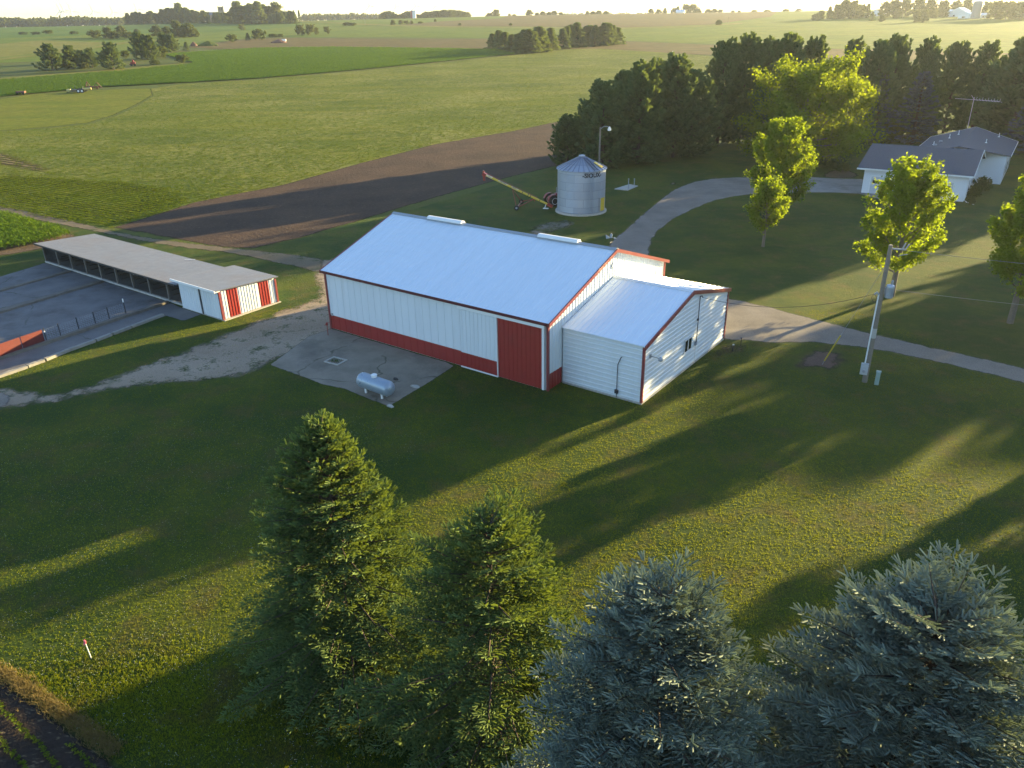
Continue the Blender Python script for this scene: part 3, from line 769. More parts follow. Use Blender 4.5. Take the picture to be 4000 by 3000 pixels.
tag(fo, 'square pale drain frame lying in the concrete apron, weeds inside', 'drain frame')
wd = MB()
for i in range(60):
    a = random.uniform(0, 2 * PI); r = random.uniform(0, 0.45); h = random.uniform(0.08, 0.3); x_, y_ = r * math.cos(a), r * math.sin(a)
    wd.add([(x_ - 0.015, y_, 0), (x_ + 0.015, y_, 0), (x_ + random.uniform(-0.1, 0.1), y_ + random.uniform(-0.1, 0.1), h)], [(0, 1, 2)])
WEED = simple('weed_leaf', (0.05, 0.09, 0.02), 0.8)
tag(wd.make('weed_tuft', WEED, loc=ML @ Vector((fx[0], fx[1], 0.03))), 'tuft of weeds growing in the drain frame', 'weeds')
for (px, py, sx, sy, sz, lab) in ((1622, 1512, 0.45, 0.2, 0.12, 'pale broken block at the grass edge right of the silver gas tank'), (1525, 1588, 0.35, 0.2, 0.1, 'pale stone lump at the lowest corner of the concrete apron'), (1545, 1483, 0.3, 0.18, 0.14, 'dark lump on the apron just behind the silver gas tank')):
    q = G(px, py); s_ = MB(); n_ = 9
    for i in range(n_):
        t = 2 * PI * i / n_; rr_ = random.uniform(0.75, 1.1)
        s_.v.append((sx * rr_ * math.cos(t), sy * rr_ * math.sin(t), 0)); 
    for i in range(n_):
        v_ = s_.v[i]; s_.v.append((v_[0] * random.uniform(0.6, 0.85), v_[1] * random.uniform(0.6, 0.85), sz * random.uniform(0.7, 1.1)))
    for i in range(n_): s_.f.append((i, (i + 1) % n_, n_ + (i + 1) % n_, n_ + i))
    s_.f.append(tuple(range(n_, 2 * n_)))
    so = link('rubble', s_.v, s_.f, WOODD if 'dark' in lab else LIGHTC, loc=(q[0], q[1], 0.02)); so.rotation_euler = (0, 0, YAW + random.uniform(-0.4, 0.4)); tag(so, lab, 'rubble')

# gas tank
tk = thing('propane_tank', 'silver gas tank with round ends on the concrete apron', 'gas tank', ML @ Vector((13.3, -7.62, 0.02)), YAW - 0.02)
rT, lT, zT = 0.58, 1.30, 0.85
prof = [(rT * math.sin(t), -lT - 0.42 * math.cos(t)) for t in np.linspace(0.03, PI / 2, 9)] + [(rT * math.sin(t), lT + 0.42 * math.cos(t)) for t in np.linspace(PI / 2, 0.03, 9)]
TANK = simple('silver_tank_paint', (0.30, 0.36, 0.42), 0.34, 0.3, 0.06, 1.2, 0.5)
MB().lathe(prof, 32, (0, 0, zT), 'X').make('tank_body', TANK, tk, smooth=True)
dm = MB().lathe([(0.20, 0), (0.20, 0.16), (0.235, 0.17), (0.235, 0.21), (0.15, 0.26), (0.02, 0.27)], 20, (-0.05, 0, zT + rT - 0.04)).make('valve_dome', WHITEP, tk, smooth=False)
MB().tube([(0.2, 0.08, zT + rT), (0.45, 0.28, zT + rT - 0.12), (0.5, 0.5, 0.5), (0.6, 0.62, 0.02)], 0.018, 6).make('gas_hose', DARKM, tk)
for xx in (-0.85, 0.85):
    lg = MB(); lg.box(xx - 0.07, xx + 0.07, -0.30, -0.18, 0, 0.36); lg.box(xx - 0.07, xx + 0.07, 0.18, 0.30, 0, 0.36); lg.box(xx - 0.05, xx + 0.05, -0.32, 0.32, 0.34, 0.40); lg.make('leg', WHITEP, tk)
MB().box(-1.05, 1.05, -0.335, -0.295, 0.385, 0.445).make('skid_rail', GREYP, tk)
MB().box(-1.32, -1.26, -0.05, 0.05, zT + 0.42, zT + 0.60).make('lifting_lug', WHITEP, tk)

# red hydrant at the barn's far front corner
q = G(1282, 1310)
hy = thing('yard_hydrant', 'thin red yard hydrant by the barn front corner next to the gravel', 'hydrant', (q[0], q[1], 0), YAW)
MB().tube([(0, 0, 0), (0, 0, 0.95)], 0.03, 6).make('standpipe', REDM, hy)
h_ = MB(); h_.lathe([(0.05, 0), (0.09, 0.04), (0.09, 0.24), (0.03, 0.3)], 10, (0, 0, 0.93)); h_.bar((0, 0, 1.18), (0.3, 0.05, 1.28), 0.035); h_.tube([(0.02, -0.02, 1.05), (-0.14, -0.06, 1.02), (-0.18, -0.08, 0.9)], 0.03, 6)
h_.make('pump_head', REDM, hy)
for (px, py, hgt, m__, lab) in ((2862, 1372, 0.55, WOODD, 'short brown stub post with a white cap in worn grass beside the annex'), (2893, 1352, 0.7, DARKM, 'thin dark peg in the worn grass at the drive edge')):
    q = G(px, py); t_ = thing('stub_post', lab, 'post', (q[0], q[1], 0)); MB().tube([(0, 0, 0), (0, 0, hgt)], 0.05 if hgt < 0.6 else 0.03, 8).make('post', m__, t_)
    MB().lathe([(0.02, 0), (0.08, 0), (0.08, 0.06), (0.02, 0.08)], 8, (0, 0, hgt)).make('cap', WHITEP if hgt < 0.6 else DARKM, t_)

# ================================================================== long open-fronted cattle shed
shed = thing('open_shed', 'long low open-fronted cattle shed with a metal roof', 'shed', BARN, YAW)
SX0, SX1, SY0, SY1 = -45.05, -16.62, -3.9, 2.2
SHEDR = simple('shed_roof_steel', (0.165, 0.17, 0.19), 0.40, 0.35, 0.16, 0.6, 0.5, dirt=(0.175, 0.15, 0.14), dscale=0.22)
zf, zb = 2.42, 2.05
tS = Vector((0, 7.05, zb - zf)).normalized(); nS = Vector((0, -tS.z, tS.y))
rf = MB(); rf.ribbed((0, -4.62, zf), X, tS, nS, SX0 - 0.1, SX1, 0, 7.06, 0.31, 0.022, 0.035)
rf.prism([(-4.62, zf - 0.07), (2.43, zb - 0.07), (2.43, zb - 0.006), (-4.62, zf - 0.006)], SX0 - 0.1, SX1)
roof = rf.make('roof', SHEDR, shed)
MB().box(SX0 - 0.1, SX1, -4.70, -4.625, zf - 0.16, zf + 0.012).make('fascia', WOODD, roof)
lad = Vector((-24.0, 0.9, 0))
MB().bar((-24.6, 1.55, zf + (1.55 + 4.62) * (zb - zf) / 7.05 + 0.06), (-23.9, 2.35, zb + 0.07), 0.06, 0.03).make('loose_batten', WHITEP, roof)
bk = MB(); bk.box(SX0, SX1, SY1 - 0.05, SY1 + 0.03, 0.0, zb - 0.08); bk.prism([(SY0, 0), (SY1 - 0.05, 0), (SY1 - 0.05, zb - 0.08), (SY0, zf - 0.12)], SX0, SX0 + 0.06)
bk.make('wall', simple('grey_boards', (0.13, 0.14, 0.15), 0.8, var=0.35, scale=2.0, dirt=(0.05, 0.045, 0.04)), shed)
MB().box(SX0 + 0.06, SX1, SY0 + 0.12, SY1 - 0.05, 0.0, 0.06).make('floor', mat_concrete('shed_floor', (0.15, 0.13, 0.105), (0.20, 0.175, 0.14), crack=False), shed)
MB().box(SX0, SX1, SY0 - 0.12, SY0 + 0.1, 0.0, 0.2).make('front_sill', LIGHTC, shed)
for px_ in (-44.9, -41.74, -38.6, -35.4, -32.3, -29.07, -25.95, -22.76, -19.4):
    MB().box(px_ - 0.08, px_ + 0.08, SY0 - 0.08, SY0 + 0.08, 0.2, zf - 0.11).make('post', WOODG, shed)
    if px_ > -44:
        g_ = MB(); g_.box(px_ + 0.10, px_ + 0.14, SY0 + 0.3, SY1 - 0.2, 0.55, 0.63); g_.box(px_ + 0.10, px_ + 0.14, SY0 + 0.3, SY1 - 0.2, 1.05, 1.15); g_.box(px_ + 0.10, px_ + 0.14, -1.0, -0.9, 0.1, 1.05)
        g_.make('divider_rail', WOODD, shed)
MB().box(SX0, SX1, SY0 - 0.05, SY0 + 0.05, zf - 0.33, zf - 0.12).make('header_beam', WOODG, shed)
for xx in (-24.6,):
    MB().lathe([(0.03, 0.1), (0.12, 0.05), (0.14, -0.12), (0.03, -0.15)], 10, (xx, SY0 - 0.3, zf - 0.28)).make('shed_lamp', WHITEP, shed)

# small striped shed at its end
ss = thing('striped_shed', 'small white shed with two red stripes on its sunlit end', 'shed', BARN, YAW)
QX0, QX1, QY0, QY1 = -16.55, -10.0, -4.3, 1.95
zqf, zqb = 3.02, 2.60
wt = lambda y: 2.86 + (y - QY0) / (QY1 - QY0) * (zqb - zqf) 
w = MB()
w.ribbed((0, QY0, 0), X, Z, -Y, QX0, QX1, 0.1, 2.86, 0.39, 0.024, 0.035)
w.ribbed((0, QY1, 0), X, Z, Y, QX0, QX1, 0.1, wt(QY1), 0.39, 0.024, 0.035)
w.ribbed((QX0, 0, 0), Y, Z, -X, QY0, QY1, 0.1, wt, 0.39, 0.024, 0.035)
w.prism([(QY0 + 0.02, 0.05), (QY1 - 0.02, 0.05), (QY1 - 0.02, wt(QY1)), (QY0 + 0.02, 2.86)], QX0 + 0.03, QX1 - 0.04)
w = w.make('wall', WHITE, ss)
ye = [QY0 + 0.1, QY0 + 0.72, QY0 + 1.95, QY0 + 4.25, QY0 + 5.45, QY1 - 0.1]
for i in range(5):
    e_ = MB(); e_.ribbed((QX1, 0, 0), Y, Z, X, ye[i], ye[i + 1], 0.12, wt, 0.305, 0.035, 0.028, phase=0.0)
    e_.make('end_panel', RED if i in (1, 3) else WHITE, ss)
for yy in (QY0, QY1):
    MB().box(QX1 - 0.06, QX1 + 0.10, yy - 0.10, yy + 0.10, 0.1, wt(yy) - 0.02).make('corner_trim', REDTRIM, ss)
tS = Vector((0, 7.1, zqb - zqf)).normalized(); nS = Vector((0, -tS.z, tS.y))
rf = MB(); rf.ribbed((0, -4.82, zqf + 0.03), X, tS, nS, QX0 - 0.3, QX1 + 0.22, 0, 7.1, 0.31, 0.022, 0.035)
rf.prism([(-4.82, zqf - 0.05), (2.27, zqb - 0.05), (2.27, zqb + 0.024), (-4.82, zqf + 0.024)], QX0 - 0.3, QX1 + 0.22)
roof = rf.make('roof', SHEDR, ss)
MB().box(QX0 - 0.3, QX1 + 0.22, -4.90, -4.825, zqf - 0.16, zqf + 0.05).make('fascia', WHITEP, roof)
MB().box(QX1 + 0.12, QX1 + 0.22, -4.82, -4.32, zqf - 0.15, zqf - 0.055).make('soffit_end', WHITEP, roof)
MB().box(QX0 - 0.05, QX1 + 0.25, QY0 - 0.04, QY1 + 0.2, -0.02, 0.095).make('foundation', LIGHTC, ss)
dd = MB(); dd.ribbed((0, QY0 - 0.09, 0), X, Z, -Y, QX0 + 0.2, -13.2, 0.1, 2.7, 0.39, 0.022, 0.03); dd.box(QX0 + 0.2, -13.2, QY0 - 0.085, QY0 - 0.04, 0.1, 2.7)
dd = dd.make('sliding_door', WHITE, ss)
MB().box(-13.19, -13.03, QY0 - 0.07, QY0 - 0.035, 0.1, 2.78).make('door_gap', DARKM, dd)
MB().box(-13.27, -13.20, QY0 - 0.12, QY0 - 0.088, 0.1, 2.7).make('edge_strip', WHITEP, dd)

# ------------------------------------------------------------------ concrete feedlot before the shed
LOT = mat_concrete('lot_concrete', (0.1332, 0.126, 0.1221), (0.18, 0.1692, 0.1628), soft=(0.3, 1.2, 0.0, 0.25), stain=(0.0828, 0.0684, 0.0592))
def lw(pts): return [(ML @ Vector((a, b, 0)))[:2] for a, b in pts]
sheet('feedlot', lw([(-45.1, -4.0), (-19.3, -4.0), (-18.7, -11.8), (-18.0, -18.5), (-17.4, -30), (-41.0, -30), (-43.6, -9.6), (-44.4, -6.0)]), LOT, 4, soft=0.6)
ALLEY = mat_concrete('alley_concrete', (0.144, 0.1332, 0.1258), (0.18, 0.1656, 0.1554), soft=(0.3, 1.2, 0.0, 0.25), stain=(0.0936, 0.0792, 0.0666))
sheet('feed_alley', lw([(-18.9, -4.1), (-16.6, -4.4), (-13.3, -4.4), (-13.1, -6.5), (-15.75, -6.6), (-15.5, -12.0), (-14.6, -19), (-13.7, -30), (-17.0, -30), (-18.0, -18.5), (-18.5, -11.8)]), ALLEY, 5, soft=0.3)
def kerb(name, pts, wdt, h, mat, label, cat, group=None, ragged=0.0):
    P = [ML @ Vector((a, b, 0)) for a, b in pts]; mb = MB(); n_ = len(P); k = 0
    for i, p in enumerate(P):
        d = (P[min(i + 1, n_ - 1)] - P[max(i - 1, 0)]).normalized(); s_ = Vector((-d.y, d.x, 0)) * wdt / 2
        j = lambda: random.uniform(-ragged, ragged)
        mb.v += [tuple(p - s_ + Vector((0, 0, 0))), tuple(p - s_ * 0.85 + Vector((j(), j(), h + j()))), tuple(p + s_ * 0.85 + Vector((j(), j(), h + j()))), tuple(p + s_)]
        if i:
            a = 4 * (i - 1)
            for q in range(3): mb.f.append((a + q, a + q + 1, a + 5 + q, a + 4 + q))
    mb.f += [(0, 3, 2, 1), (4 * n_ - 4, 4 * n_ - 3, 4 * n_ - 2, 4 * n_ - 1)]
    return tag(link(name, mb.v, mb.f, mat), label, cat, group)
def lerp(a, b, n_): return [(a[0] + (b[0] - a[0]) * i / n_, a[1] + (b[1] - a[1]) * i / n_) for i in range(n_ + 1)]
DIRTY = simple('dirty_concrete', (0.14, 0.12, 0.095), 0.9, var=0.35, scale=1.5, dirt=(0.07, 0.06, 0.045))
kerb('lot_kerb', lerp((-38.8, -4.3), (-36.6, -22), 20), 0.75, 0.16, DIRTY, 'dirty concrete kerb across the feedlot between its far two pens', 'kerb', 'kerbs', 0.03)
kerb('lot_kerb', lerp((-31.8, -4.3), (-29.6, -24), 22), 0.85, 0.2, DIRTY, 'dirty concrete kerb across the feedlot before its widest pen', 'kerb', 'kerbs', 0.03)
kerb('bunk_kerb', lerp((-19.2, -4.3), (-17.3, -28), 26), 0.55, 0.24, DIRTY, 'grimy concrete kerb along the foot of the wire fence', 'kerb', 'kerbs', 0.03)
KERBC = simple('weathered_kerb', (0.26, 0.24, 0.205), 0.88, var=0.25, scale=2.5, dirt=(0.15, 0.14, 0.115))
segs = [((-16.1, -6.7), (-15.62, -10.2)), ((-15.6, -10.32), (-15.32, -12.1)), ((-15.3, -12.3), (-15.05, -13.8)), ((-15.02, -13.95), (-14.75, -16.6)), ((-14.72, -16.65), (-14.3, -18.5)), ((-14.25, -18.65), (-14.1, -20.0)), ((-14.05, -20.1), (-13.85, -23.5)), ((-13.84, -23.6), (-13.6, -28))]
segl = ['nearest the small striped shed', 'second from the small striped shed', 'third from the small striped shed', 'fourth from the small striped shed', 'fifth from the small striped shed', 'beside the start of the sunlit grass strip', 'in the sun at the picture edge', 'past the picture edge']
for (a, b), l_ in zip(segs, segl):
    kerb('alley_kerb', lerp(a, b, 5), 0.40, 0.22, KERBC, 'pale broken concrete kerb piece along the feed alley, ' + l_, 'kerb', 'pale kerb pieces along the alley', 0.02)
# wire fence on steel posts, and red boards
fp = [(-18.47, -16.4), (-18.55, -15.13), (-18.77, -13.39), (-18.92, -11.76), (-19.1, -10.34), (-19.28, -8.61)]
fence = thing('wire_fence', 'wire panel fence on dark steel posts along the feed alley', 'fence', BARN, YAW)
for i, (a, b) in enumerate(fp):
    p_ = MB(); p_.box(a - 0.035, a + 0.035, b - 0.035, b + 0.035, 0.0, 1.35 if i < 5 else 1.3); p_ = p_.make('fence_post', DARKM, fence)
    if i == 5: MB().box(a - 0.04, a + 0.04, b - 0.04, b + 0.04, 1.3, 1.65).make('post_top', WHITEP, p_)
wm = MB()
for i in range(5):
    (a0, b0), (a1, b1) = fp[i], fp[i + 1]
    for z_ in (0.28, 0.42, 0.58, 0.74, 0.9, 1.05, 1.18):
        wm.bar((a0, b0, z_), (a1, b1, z_ + random.uniform(-0.02, 0.02)), 0.007)
    n_ = int(math.hypot(a1 - a0, b1 - b0) / 0.2)
    for k in range(1, n_): wm.bar((a0 + (a1 - a0) * k / n_, b0 + (b1 - b0) * k / n_, 0.24), (a0 + (a1 - a0) * k / n_, b0 + (b1 - b0) * k / n_, 1.2), 0.006)
wm.make('wire_panel', GALV, fence)
MB().lathe([(0.02, 0), (0.06, 0.02), (0.06, 0.14), (0.02, 0.16)], 8, (fp[0][0] + 0.1, fp[0][1] - 0.02, 0.95)).make('insulator', WHITEP, fence)
rb = thing('board_fence', 'dull red board panels standing at the feed alley corner', 'fence', BARN, YAW)
bp = [(-18.42, -16.55), (-18.2, -18.5), (-17.9, -20.6), (-17.6, -22.8), (-17.3, -25.5)]
DULLR = simple('dull_red_boards', (0.13, 0.022, 0.018), 0.6, var=0.3, scale=2.0, dirt=(0.11, 0.03, 0.025))
for i in range(4):
    (a0, b0), (a1, b1) = bp[i], bp[i + 1]
    k_ = 0.05
    MB().bar((a0 + (a1 - a0) * 0.02, b0 + (b1 - b0) * 0.02, 0.75), (a1 - (a1 - a0) * 0.02, b1 - (b1 - b0) * 0.02, 0.75), 0.07, 1.02).make('board_panel', DULLR, rb)
def text_mesh(name, s, size, mat, parent=None, place=None, depth=0.006, shear=0.0, bold=0.006):
    """letters as a mesh; place(x, y, d) maps the flat letters to their surface"""
    cu = bpy.data.curves.new('lettering', 'FONT'); cu.body = s; cu.size = size; cu.align_x = 'CENTER'; cu.align_y = 'CENTER'; cu.shear = shear; cu.extrude = 0.0; cu.offset = bold * size / 0.3
    to = bpy.data.objects.new('lettering', cu); COL.objects.link(to)
    dg = bpy.context.evaluated_depsgraph_get(); dg.update()
    me = bpy.data.meshes.new_from_object(to.evaluated_get(dg))
    bpy.data.objects.remove(to); bpy.data.curves.remove(cu)
    bm = bmesh.new(); bm.from_mesh(me)
    bmesh.ops.triangulate(bm, faces=bm.faces[:])
    for v in bm.verts: v.co = place(v.co.x, v.co.y)
    bm.to_mesh(me); bm.free(); me.name = name
    me.materials.clear(); me.materials.append(mat)
    return obj_of(name, me, parent)

# ================================================================== grain bin
BC = Vector((10.35, 111.5, 0)); RB = 3.38
cdir = math.atan2(-BC.y, -BC.x)            # direction from the bin to the camera
he = height_for(BC.x + RB * math.cos(cdir), BC.y + RB * math.sin(cdir), 672)
ha = height_for(BC.x, BC.y, 607)
gb = thing('grain_bin', 'round galvanised grain bin with a cone roof on a concrete ring', 'grain bin', BC)
W1 = MB(); n_ = 72; zs = []
z = 0.32
while z < he: zs.append(z); z += 0.098
zs.append(he)
prof = [(RB + (0.012 if i % 2 else -0.008), z) for i, z in enumerate(zs)]
W1.lathe(prof, n_)
def mat_bin():
    n = NT('bin_steel'); o = n.obj()
    br = n.node('TexBrick'); sep = n.node('SeparateXYZ'); n.put(sep.inputs[0], o)
    ang = n.math('ARCTAN2', sep.outputs[1], sep.outputs[0]); cmb = n.node('CombineXYZ')
    n.put(cmb.inputs[0], n.math('MULTIPLY', ang, RB)); n.put(cmb.inputs[1], sep.outputs[2]); n.put(br.inputs['Vector'], cmb.outputs[0])
    br.inputs['Scale'].default_value = 1.0; br.inputs['Brick Width'].default_value = 2.65; br.inputs['Row Height'].default_value = 1.12; br.inputs['Mortar Size'].default_value = 0.02
    br.inputs['Color1'].default_value = (0.30, 0.34, 0.40, 1); br.inputs['Color2'].default_value = (0.36, 0.40, 0.46, 1); br.inputs['Mortar'].default_value = (0.20, 0.22, 0.26, 1)
    a = n.mix(n.mr(n.noise(0.8, 5.0, n.mapping(o, 0, (1, 1, 0.3)), 0.65), 0.5, 0.75, 0, 0.5), br.outputs[0], (0.27, 0.28, 0.30))
    n.base(a, 0.45, 0.45, 0.5); return n.mat
BINS = mat_bin()
W1.make('bin_wall', BINS, gb, smooth=False)
MB().lathe([(RB + 0.28, -0.1), (RB + 0.28, 0.2), (RB + 0.22, 0.26), (RB - 0.1, 0.30)], 56).make('foundation', LIGHTC, gb)
rm = MB(); rm.lathe([(RB + 0.16, he - 0.05), (RB + 0.17, he), (0.40, ha - 0.20), (0.36, ha - 0.2)], 72)
roof = rm.make('roof', BINS, gb)
BINR = simple('bin_roof_rib', (0.22, 0.25, 0.31), 0.45, 0.4)
rr = MB()
for k in range(28):
    t = 2 * PI * k / 28; c, s = math.cos(t), math.sin(t)
    rr.bar(((RB + 0.15) * c, (RB + 0.15) * s, he + 0.045), (0.42 * c, 0.42 * s, ha - 0.15), 0.085, 0.085)
rr.make('roof_rib', BINR, roof)
MB().lathe([(0.42, ha - 0.24), (0.42, ha - 0.04), (0.46, ha - 0.03), (0.46, ha + 0.03), (0.10, ha + 0.10)], 20).make('roof_cap', GALV, roof)
def on_bin(phi, z, out=0.0, rad=None):
    t = cdir + phi; r_ = (rad if rad is not None else RB) + out
    return Vector((r_ * math.cos(t), r_ * math.sin(t), z))
def ron(phi, f, out=0.06):     # on the roof, f = 0 eave to 1 cap
    return on_bin(phi, he + (ha - 0.2 - he) * f + out, 0.0, (RB + 0.16) + (0.4 - RB - 0.16) * f)
pl_ = 0.42
ld = MB()
for dp in (-0.065, 0.065):
    ld.tube([on_bin(pl_ + dp, 0.9, 0.14), on_bin(pl_ + dp, he - 0.1, 0.14)], 0.02, 5)
zz = 1.0
while zz < he - 0.2: ld.tube([on_bin(pl_ - 0.065, zz, 0.14), on_bin(pl_ + 0.065, zz, 0.14)], 0.016, 5); zz += 0.3
ld.make('wall_ladder', GALV, gb)
ld = MB(); pr_ = 0.62
for dp in (-0.5, 0.5):
    ld.bar(ron(pr_ + dp * 0.16, 0.02, 0.12), ron(pr_ + dp * 0.65, 0.88, 0.12), 0.07, 0.07)
for f_ in np.linspace(0.06, 0.84, 10):
    wdt = 0.08 + (0.325 - 0.08) * (f_ - 0.02) / 0.86
    ld.bar(ron(pr_ - wdt, f_, 0.14), ron(pr_ + wdt, f_, 0.14), 0.06, 0.05)
ld.make('roof_ladder', simple('dark_rung_steel', (0.10, 0.12, 0.16), 0.5, 0.3), gb)
hm = MB(); a, b, c, d = ron(0.98, 0.12, 0.12), ron(1.20, 0.12, 0.12), ron(1.28, 0.5, 0.12), ron(0.98, 0.5, 0.12)
up_ = Vector((0, 0, 0.09)); hm.add([a, b, c, d, a + up_, b + up_, c + up_, d + up_], [(3, 2, 1, 0), (4, 5, 6, 7), (0, 1, 5, 4), (1, 2, 6, 5), (2, 3, 7, 6), (3, 0, 4, 7)])
hm = hm.make('roof_hatch', YELLOW, gb)
hl = MB(); e1, e2 = (a + d) / 2 + up_ * 1.05, (b + c) / 2 + up_ * 1.05
hl.bar(e1 * 0.8 + e2 * 0.2, e1 * 0.2 + e2 * 0.8, 0.5, 0.02); hl.make('hatch_label', WHITEP, hm)
dw = MB()
ph = np.linspace(0.90, 1.22, 5)
for i in range(4):
    a, b = on_bin(ph[i], 0.42, 0.10), on_bin(ph[i + 1], 0.42, 0.10); c, d = on_bin(ph[i + 1], 2.25, 0.10), on_bin(ph[i], 2.25, 0.10)
    A_, B_, C_, D_ = on_bin(ph[i], 0.42), on_bin(ph[i + 1], 0.42), on_bin(ph[i + 1], 2.25), on_bin(ph[i], 2.25)
    dw.add([a, b, c, d, A_, B_, C_, D_], [(0, 1, 2, 3), (0, 4, 5, 1), (2, 6, 7, 3), (0, 3, 7, 4), (1, 5, 6, 2)])
dw = dw.make('door', YELLOW, gb)
fr = MB()
for p_ in (0.87, 1.25): fr.bar(on_bin(p_, 0.36, 0.09), on_bin(p_, 2.32, 0.09), 0.12, 0.12)
for z_ in (0.36, 2.3): fr.bar(on_bin(0.87, z_, 0.10), on_bin(1.06, z_, 0.125), 0.08, 0.08); fr.bar(on_bin(1.06, z_, 0.125), on_bin(1.25, z_, 0.10), 0.08, 0.08)
fr.make('door_frame', GALV, dw)
LET = simple('black_lettering', (0.015, 0.016, 0.02), 0.6)
text_mesh('lettering', '-SIOUX-', 0.82, LET, gb, lambda x, y: on_bin(0.47 + x / RB, he - 0.55 + y, 0.03), bold=0.010)

# ================================================================== auger beside the bin
def at(px, py, z=0.0): p = G(px, py, z); return Vector((p[0], p[1], z))
foot = at(2150, 815); foot.z = 0.45
wA, wB = at(2018, 822), at(2037, 797)
axm = (wA + wB) / 2
dirh = (axm - foot); dirh.z = 0; dirh.normalize()
best = None
for s_ in np.arange(6.0, 16.0, 0.05):
    q = foot + dirh * s_
    zt = height_for(q.x, q.y, 682)
    zz = zt - CAMH; dep = q.y * CP - zz * SP; upc = q.y * SP + zz * CP
    u, v = FPX * q.x / dep, -FPX * upc / dep
    e = abs(2000 + u * CR - v * SR - 1893)
    if best is None or e < best[0]: best = (e, s_, zt)
tip = foot + dirh * best[1]; tip.z = best[2]
aug = thing('grain_auger', 'long yellow grain auger on a red two-wheeled undercarriage by the bin', 'auger', (axm.x, axm.y, 0))
O_ = Vector((axm.x, axm.y, 0)); L_ = lambda v: v - O_
tb = MB(); tb.tube([L_(foot), L_(tip)], 0.16, 12); tube_o = tb.make('auger_tube', YELLOW, aug)
td = (tip - foot).normalized(); side = td.cross(Z).normalized(); upn = side.cross(td).normalized()
if upn.z < 0: upn = -upn
for f_ in (0.16, 0.30, 0.335, 0.42):
    c_ = L_(foot + (tip - foot) * f_); MB().tube([c_ - td * 0.05, c_ + td * 0.05], 0.185, 12).make('band', DARKM, tube_o)
tr = MB(); tr.bar(L_(foot + (tip - foot) * 0.2 + upn * 0.26), L_(tip + upn * 0.26 - td * 0.3), 0.05, 0.05)
for f_ in np.linspace(0.22, 0.95, 7): tr.bar(L_(foot + (tip - foot) * f_ + upn * 0.14), L_(foot + (tip - foot) * f_ + upn * 0.27), 0.04)
tr.make('truss_rail', REDM, aug)
hd = MB(); hd.bar(L_(tip - td * 0.25), L_(tip + td * 0.35), 0.42, 0.46); hd.bar(L_(tip + td * 0.12), L_(tip + td * 0.12 - Z * 0.9), 0.34, 0.34); hd.tube([L_(tip + td * 0.2 + Z * 0.15), L_(tip + td * 0.2 + Z * 0.45)], 0.13, 8)
hd.make('discharge_spout', REDM, aug)
fr = MB()
jn = L_(foot + (tip - foot) * 0.24); jn2 = L_(foot + (tip - foot) * 0.58)
for w_ in (wA, wB):
    b_ = L_(w_) + Z * 0.38
    fr.bar(b_, jn - Z * 0.12, 0.09, 0.09); fr.bar(b_, jn2 - Z * 0.1, 0.07, 0.07)
fr.bar(L_(wA) + Z * 0.38, L_(wB) + Z * 0.38, 0.10, 0.10); fr.bar(jn - Z * 0.5, jn, 0.12)
fr.make('undercarriage', REDM, aug)
for w_ in (wA, wB):
    ax_ = (wB - wA).normalized(); c_ = L_(w_) + Z * 0.36
    wl = MB(); wl.tube([c_ - ax_ * 0.11, c_ - ax_ * 0.09, c_ + ax_ * 0.09, c_ + ax_ * 0.11], [0.29, 0.36, 0.36, 0.29], 18); wl = wl.make('wheel', BLACK, aug)
    MB().tube([c_ - ax_ * 0.12, c_ + ax_ * 0.12], 0.16, 12).make('rim', GREYP, wl)
ih = MB(); ih.bar(L_(foot + td * 0.5), L_(foot - td * 0.35), 0.40, 0.40); ih.make('intake_guard', REDM, aug)
jk = MB(); jb = L_(foot) + td * 0.9; jb.z = 0.05; jk.bar(jb + Z * 0.0 - dirh * 0.6 - side * 0.2, jb + dirh * 0.2 - side * 0.2, 0.32, 0.10); jk.bar(jb - side * 0.1, L_(foot + td * 0.7), 0.10, 0.08); jk.make('jack_stand', WHITEP, aug)
def on_tube(fc, size, s, mat, col_plate=None, plate=1.2):
    c_ = L_(foot + (tip - foot) * fc); vdir = (Vector((0, 0, CAMH)) - (c_ + O_)).normalized()
    nd = (side if side.dot(vdir) > 0 else -side); nd = (nd * 0.75 + upn * 0.66).normalized(); vt = nd.cross(td).normalized()
    ex_, ey_ = -td, -vt if vt.z < 0 else vt
    if col_plate:
        p_ = MB(); p_.v = []; P_ = []
        for (a, b) in ((-plate / 2, -0.13), (plate / 2, -0.13), (plate / 2, 0.13), (-plate / 2, 0.13)): P_.append(c_ + ex_ * a + ey_ * b + nd * math.sqrt(max(0.0, 0.168 ** 2 - b * b)))
        mid = [c_ + ex_ * a + nd * 0.17 for a in (-plate / 2, plate / 2)]
        p_.add([P_[0], P_[1], mid[1], mid[0], P_[2], P_[3]], [(0, 1, 2, 3), (3, 2, 4, 5)]); p_.make('decal', col_plate, tube_o)
    text_mesh('lettering', s, size, mat, tube_o, lambda x, y: c_ + ex_ * x + ey_ * y + nd * (math.sqrt(max(0.0, 0.17 ** 2 - y * y)) + 0.006))
on_tube(0.93, 0.26, 'AGI', simple('green_lettering', (0.02, 0.16, 0.07), 0.5), WHITEP, 1.0)
on_tube(0.72, 0.20, 'WESTFIELD', LET, simple('grey_decal', (0.45, 0.44, 0.40), 0.5), 1.6)
on_tube(0.54, 0.18, 'MK80-51', LET, simple('pale_decal', (0.5, 0.48, 0.40), 0.5), 1.1)

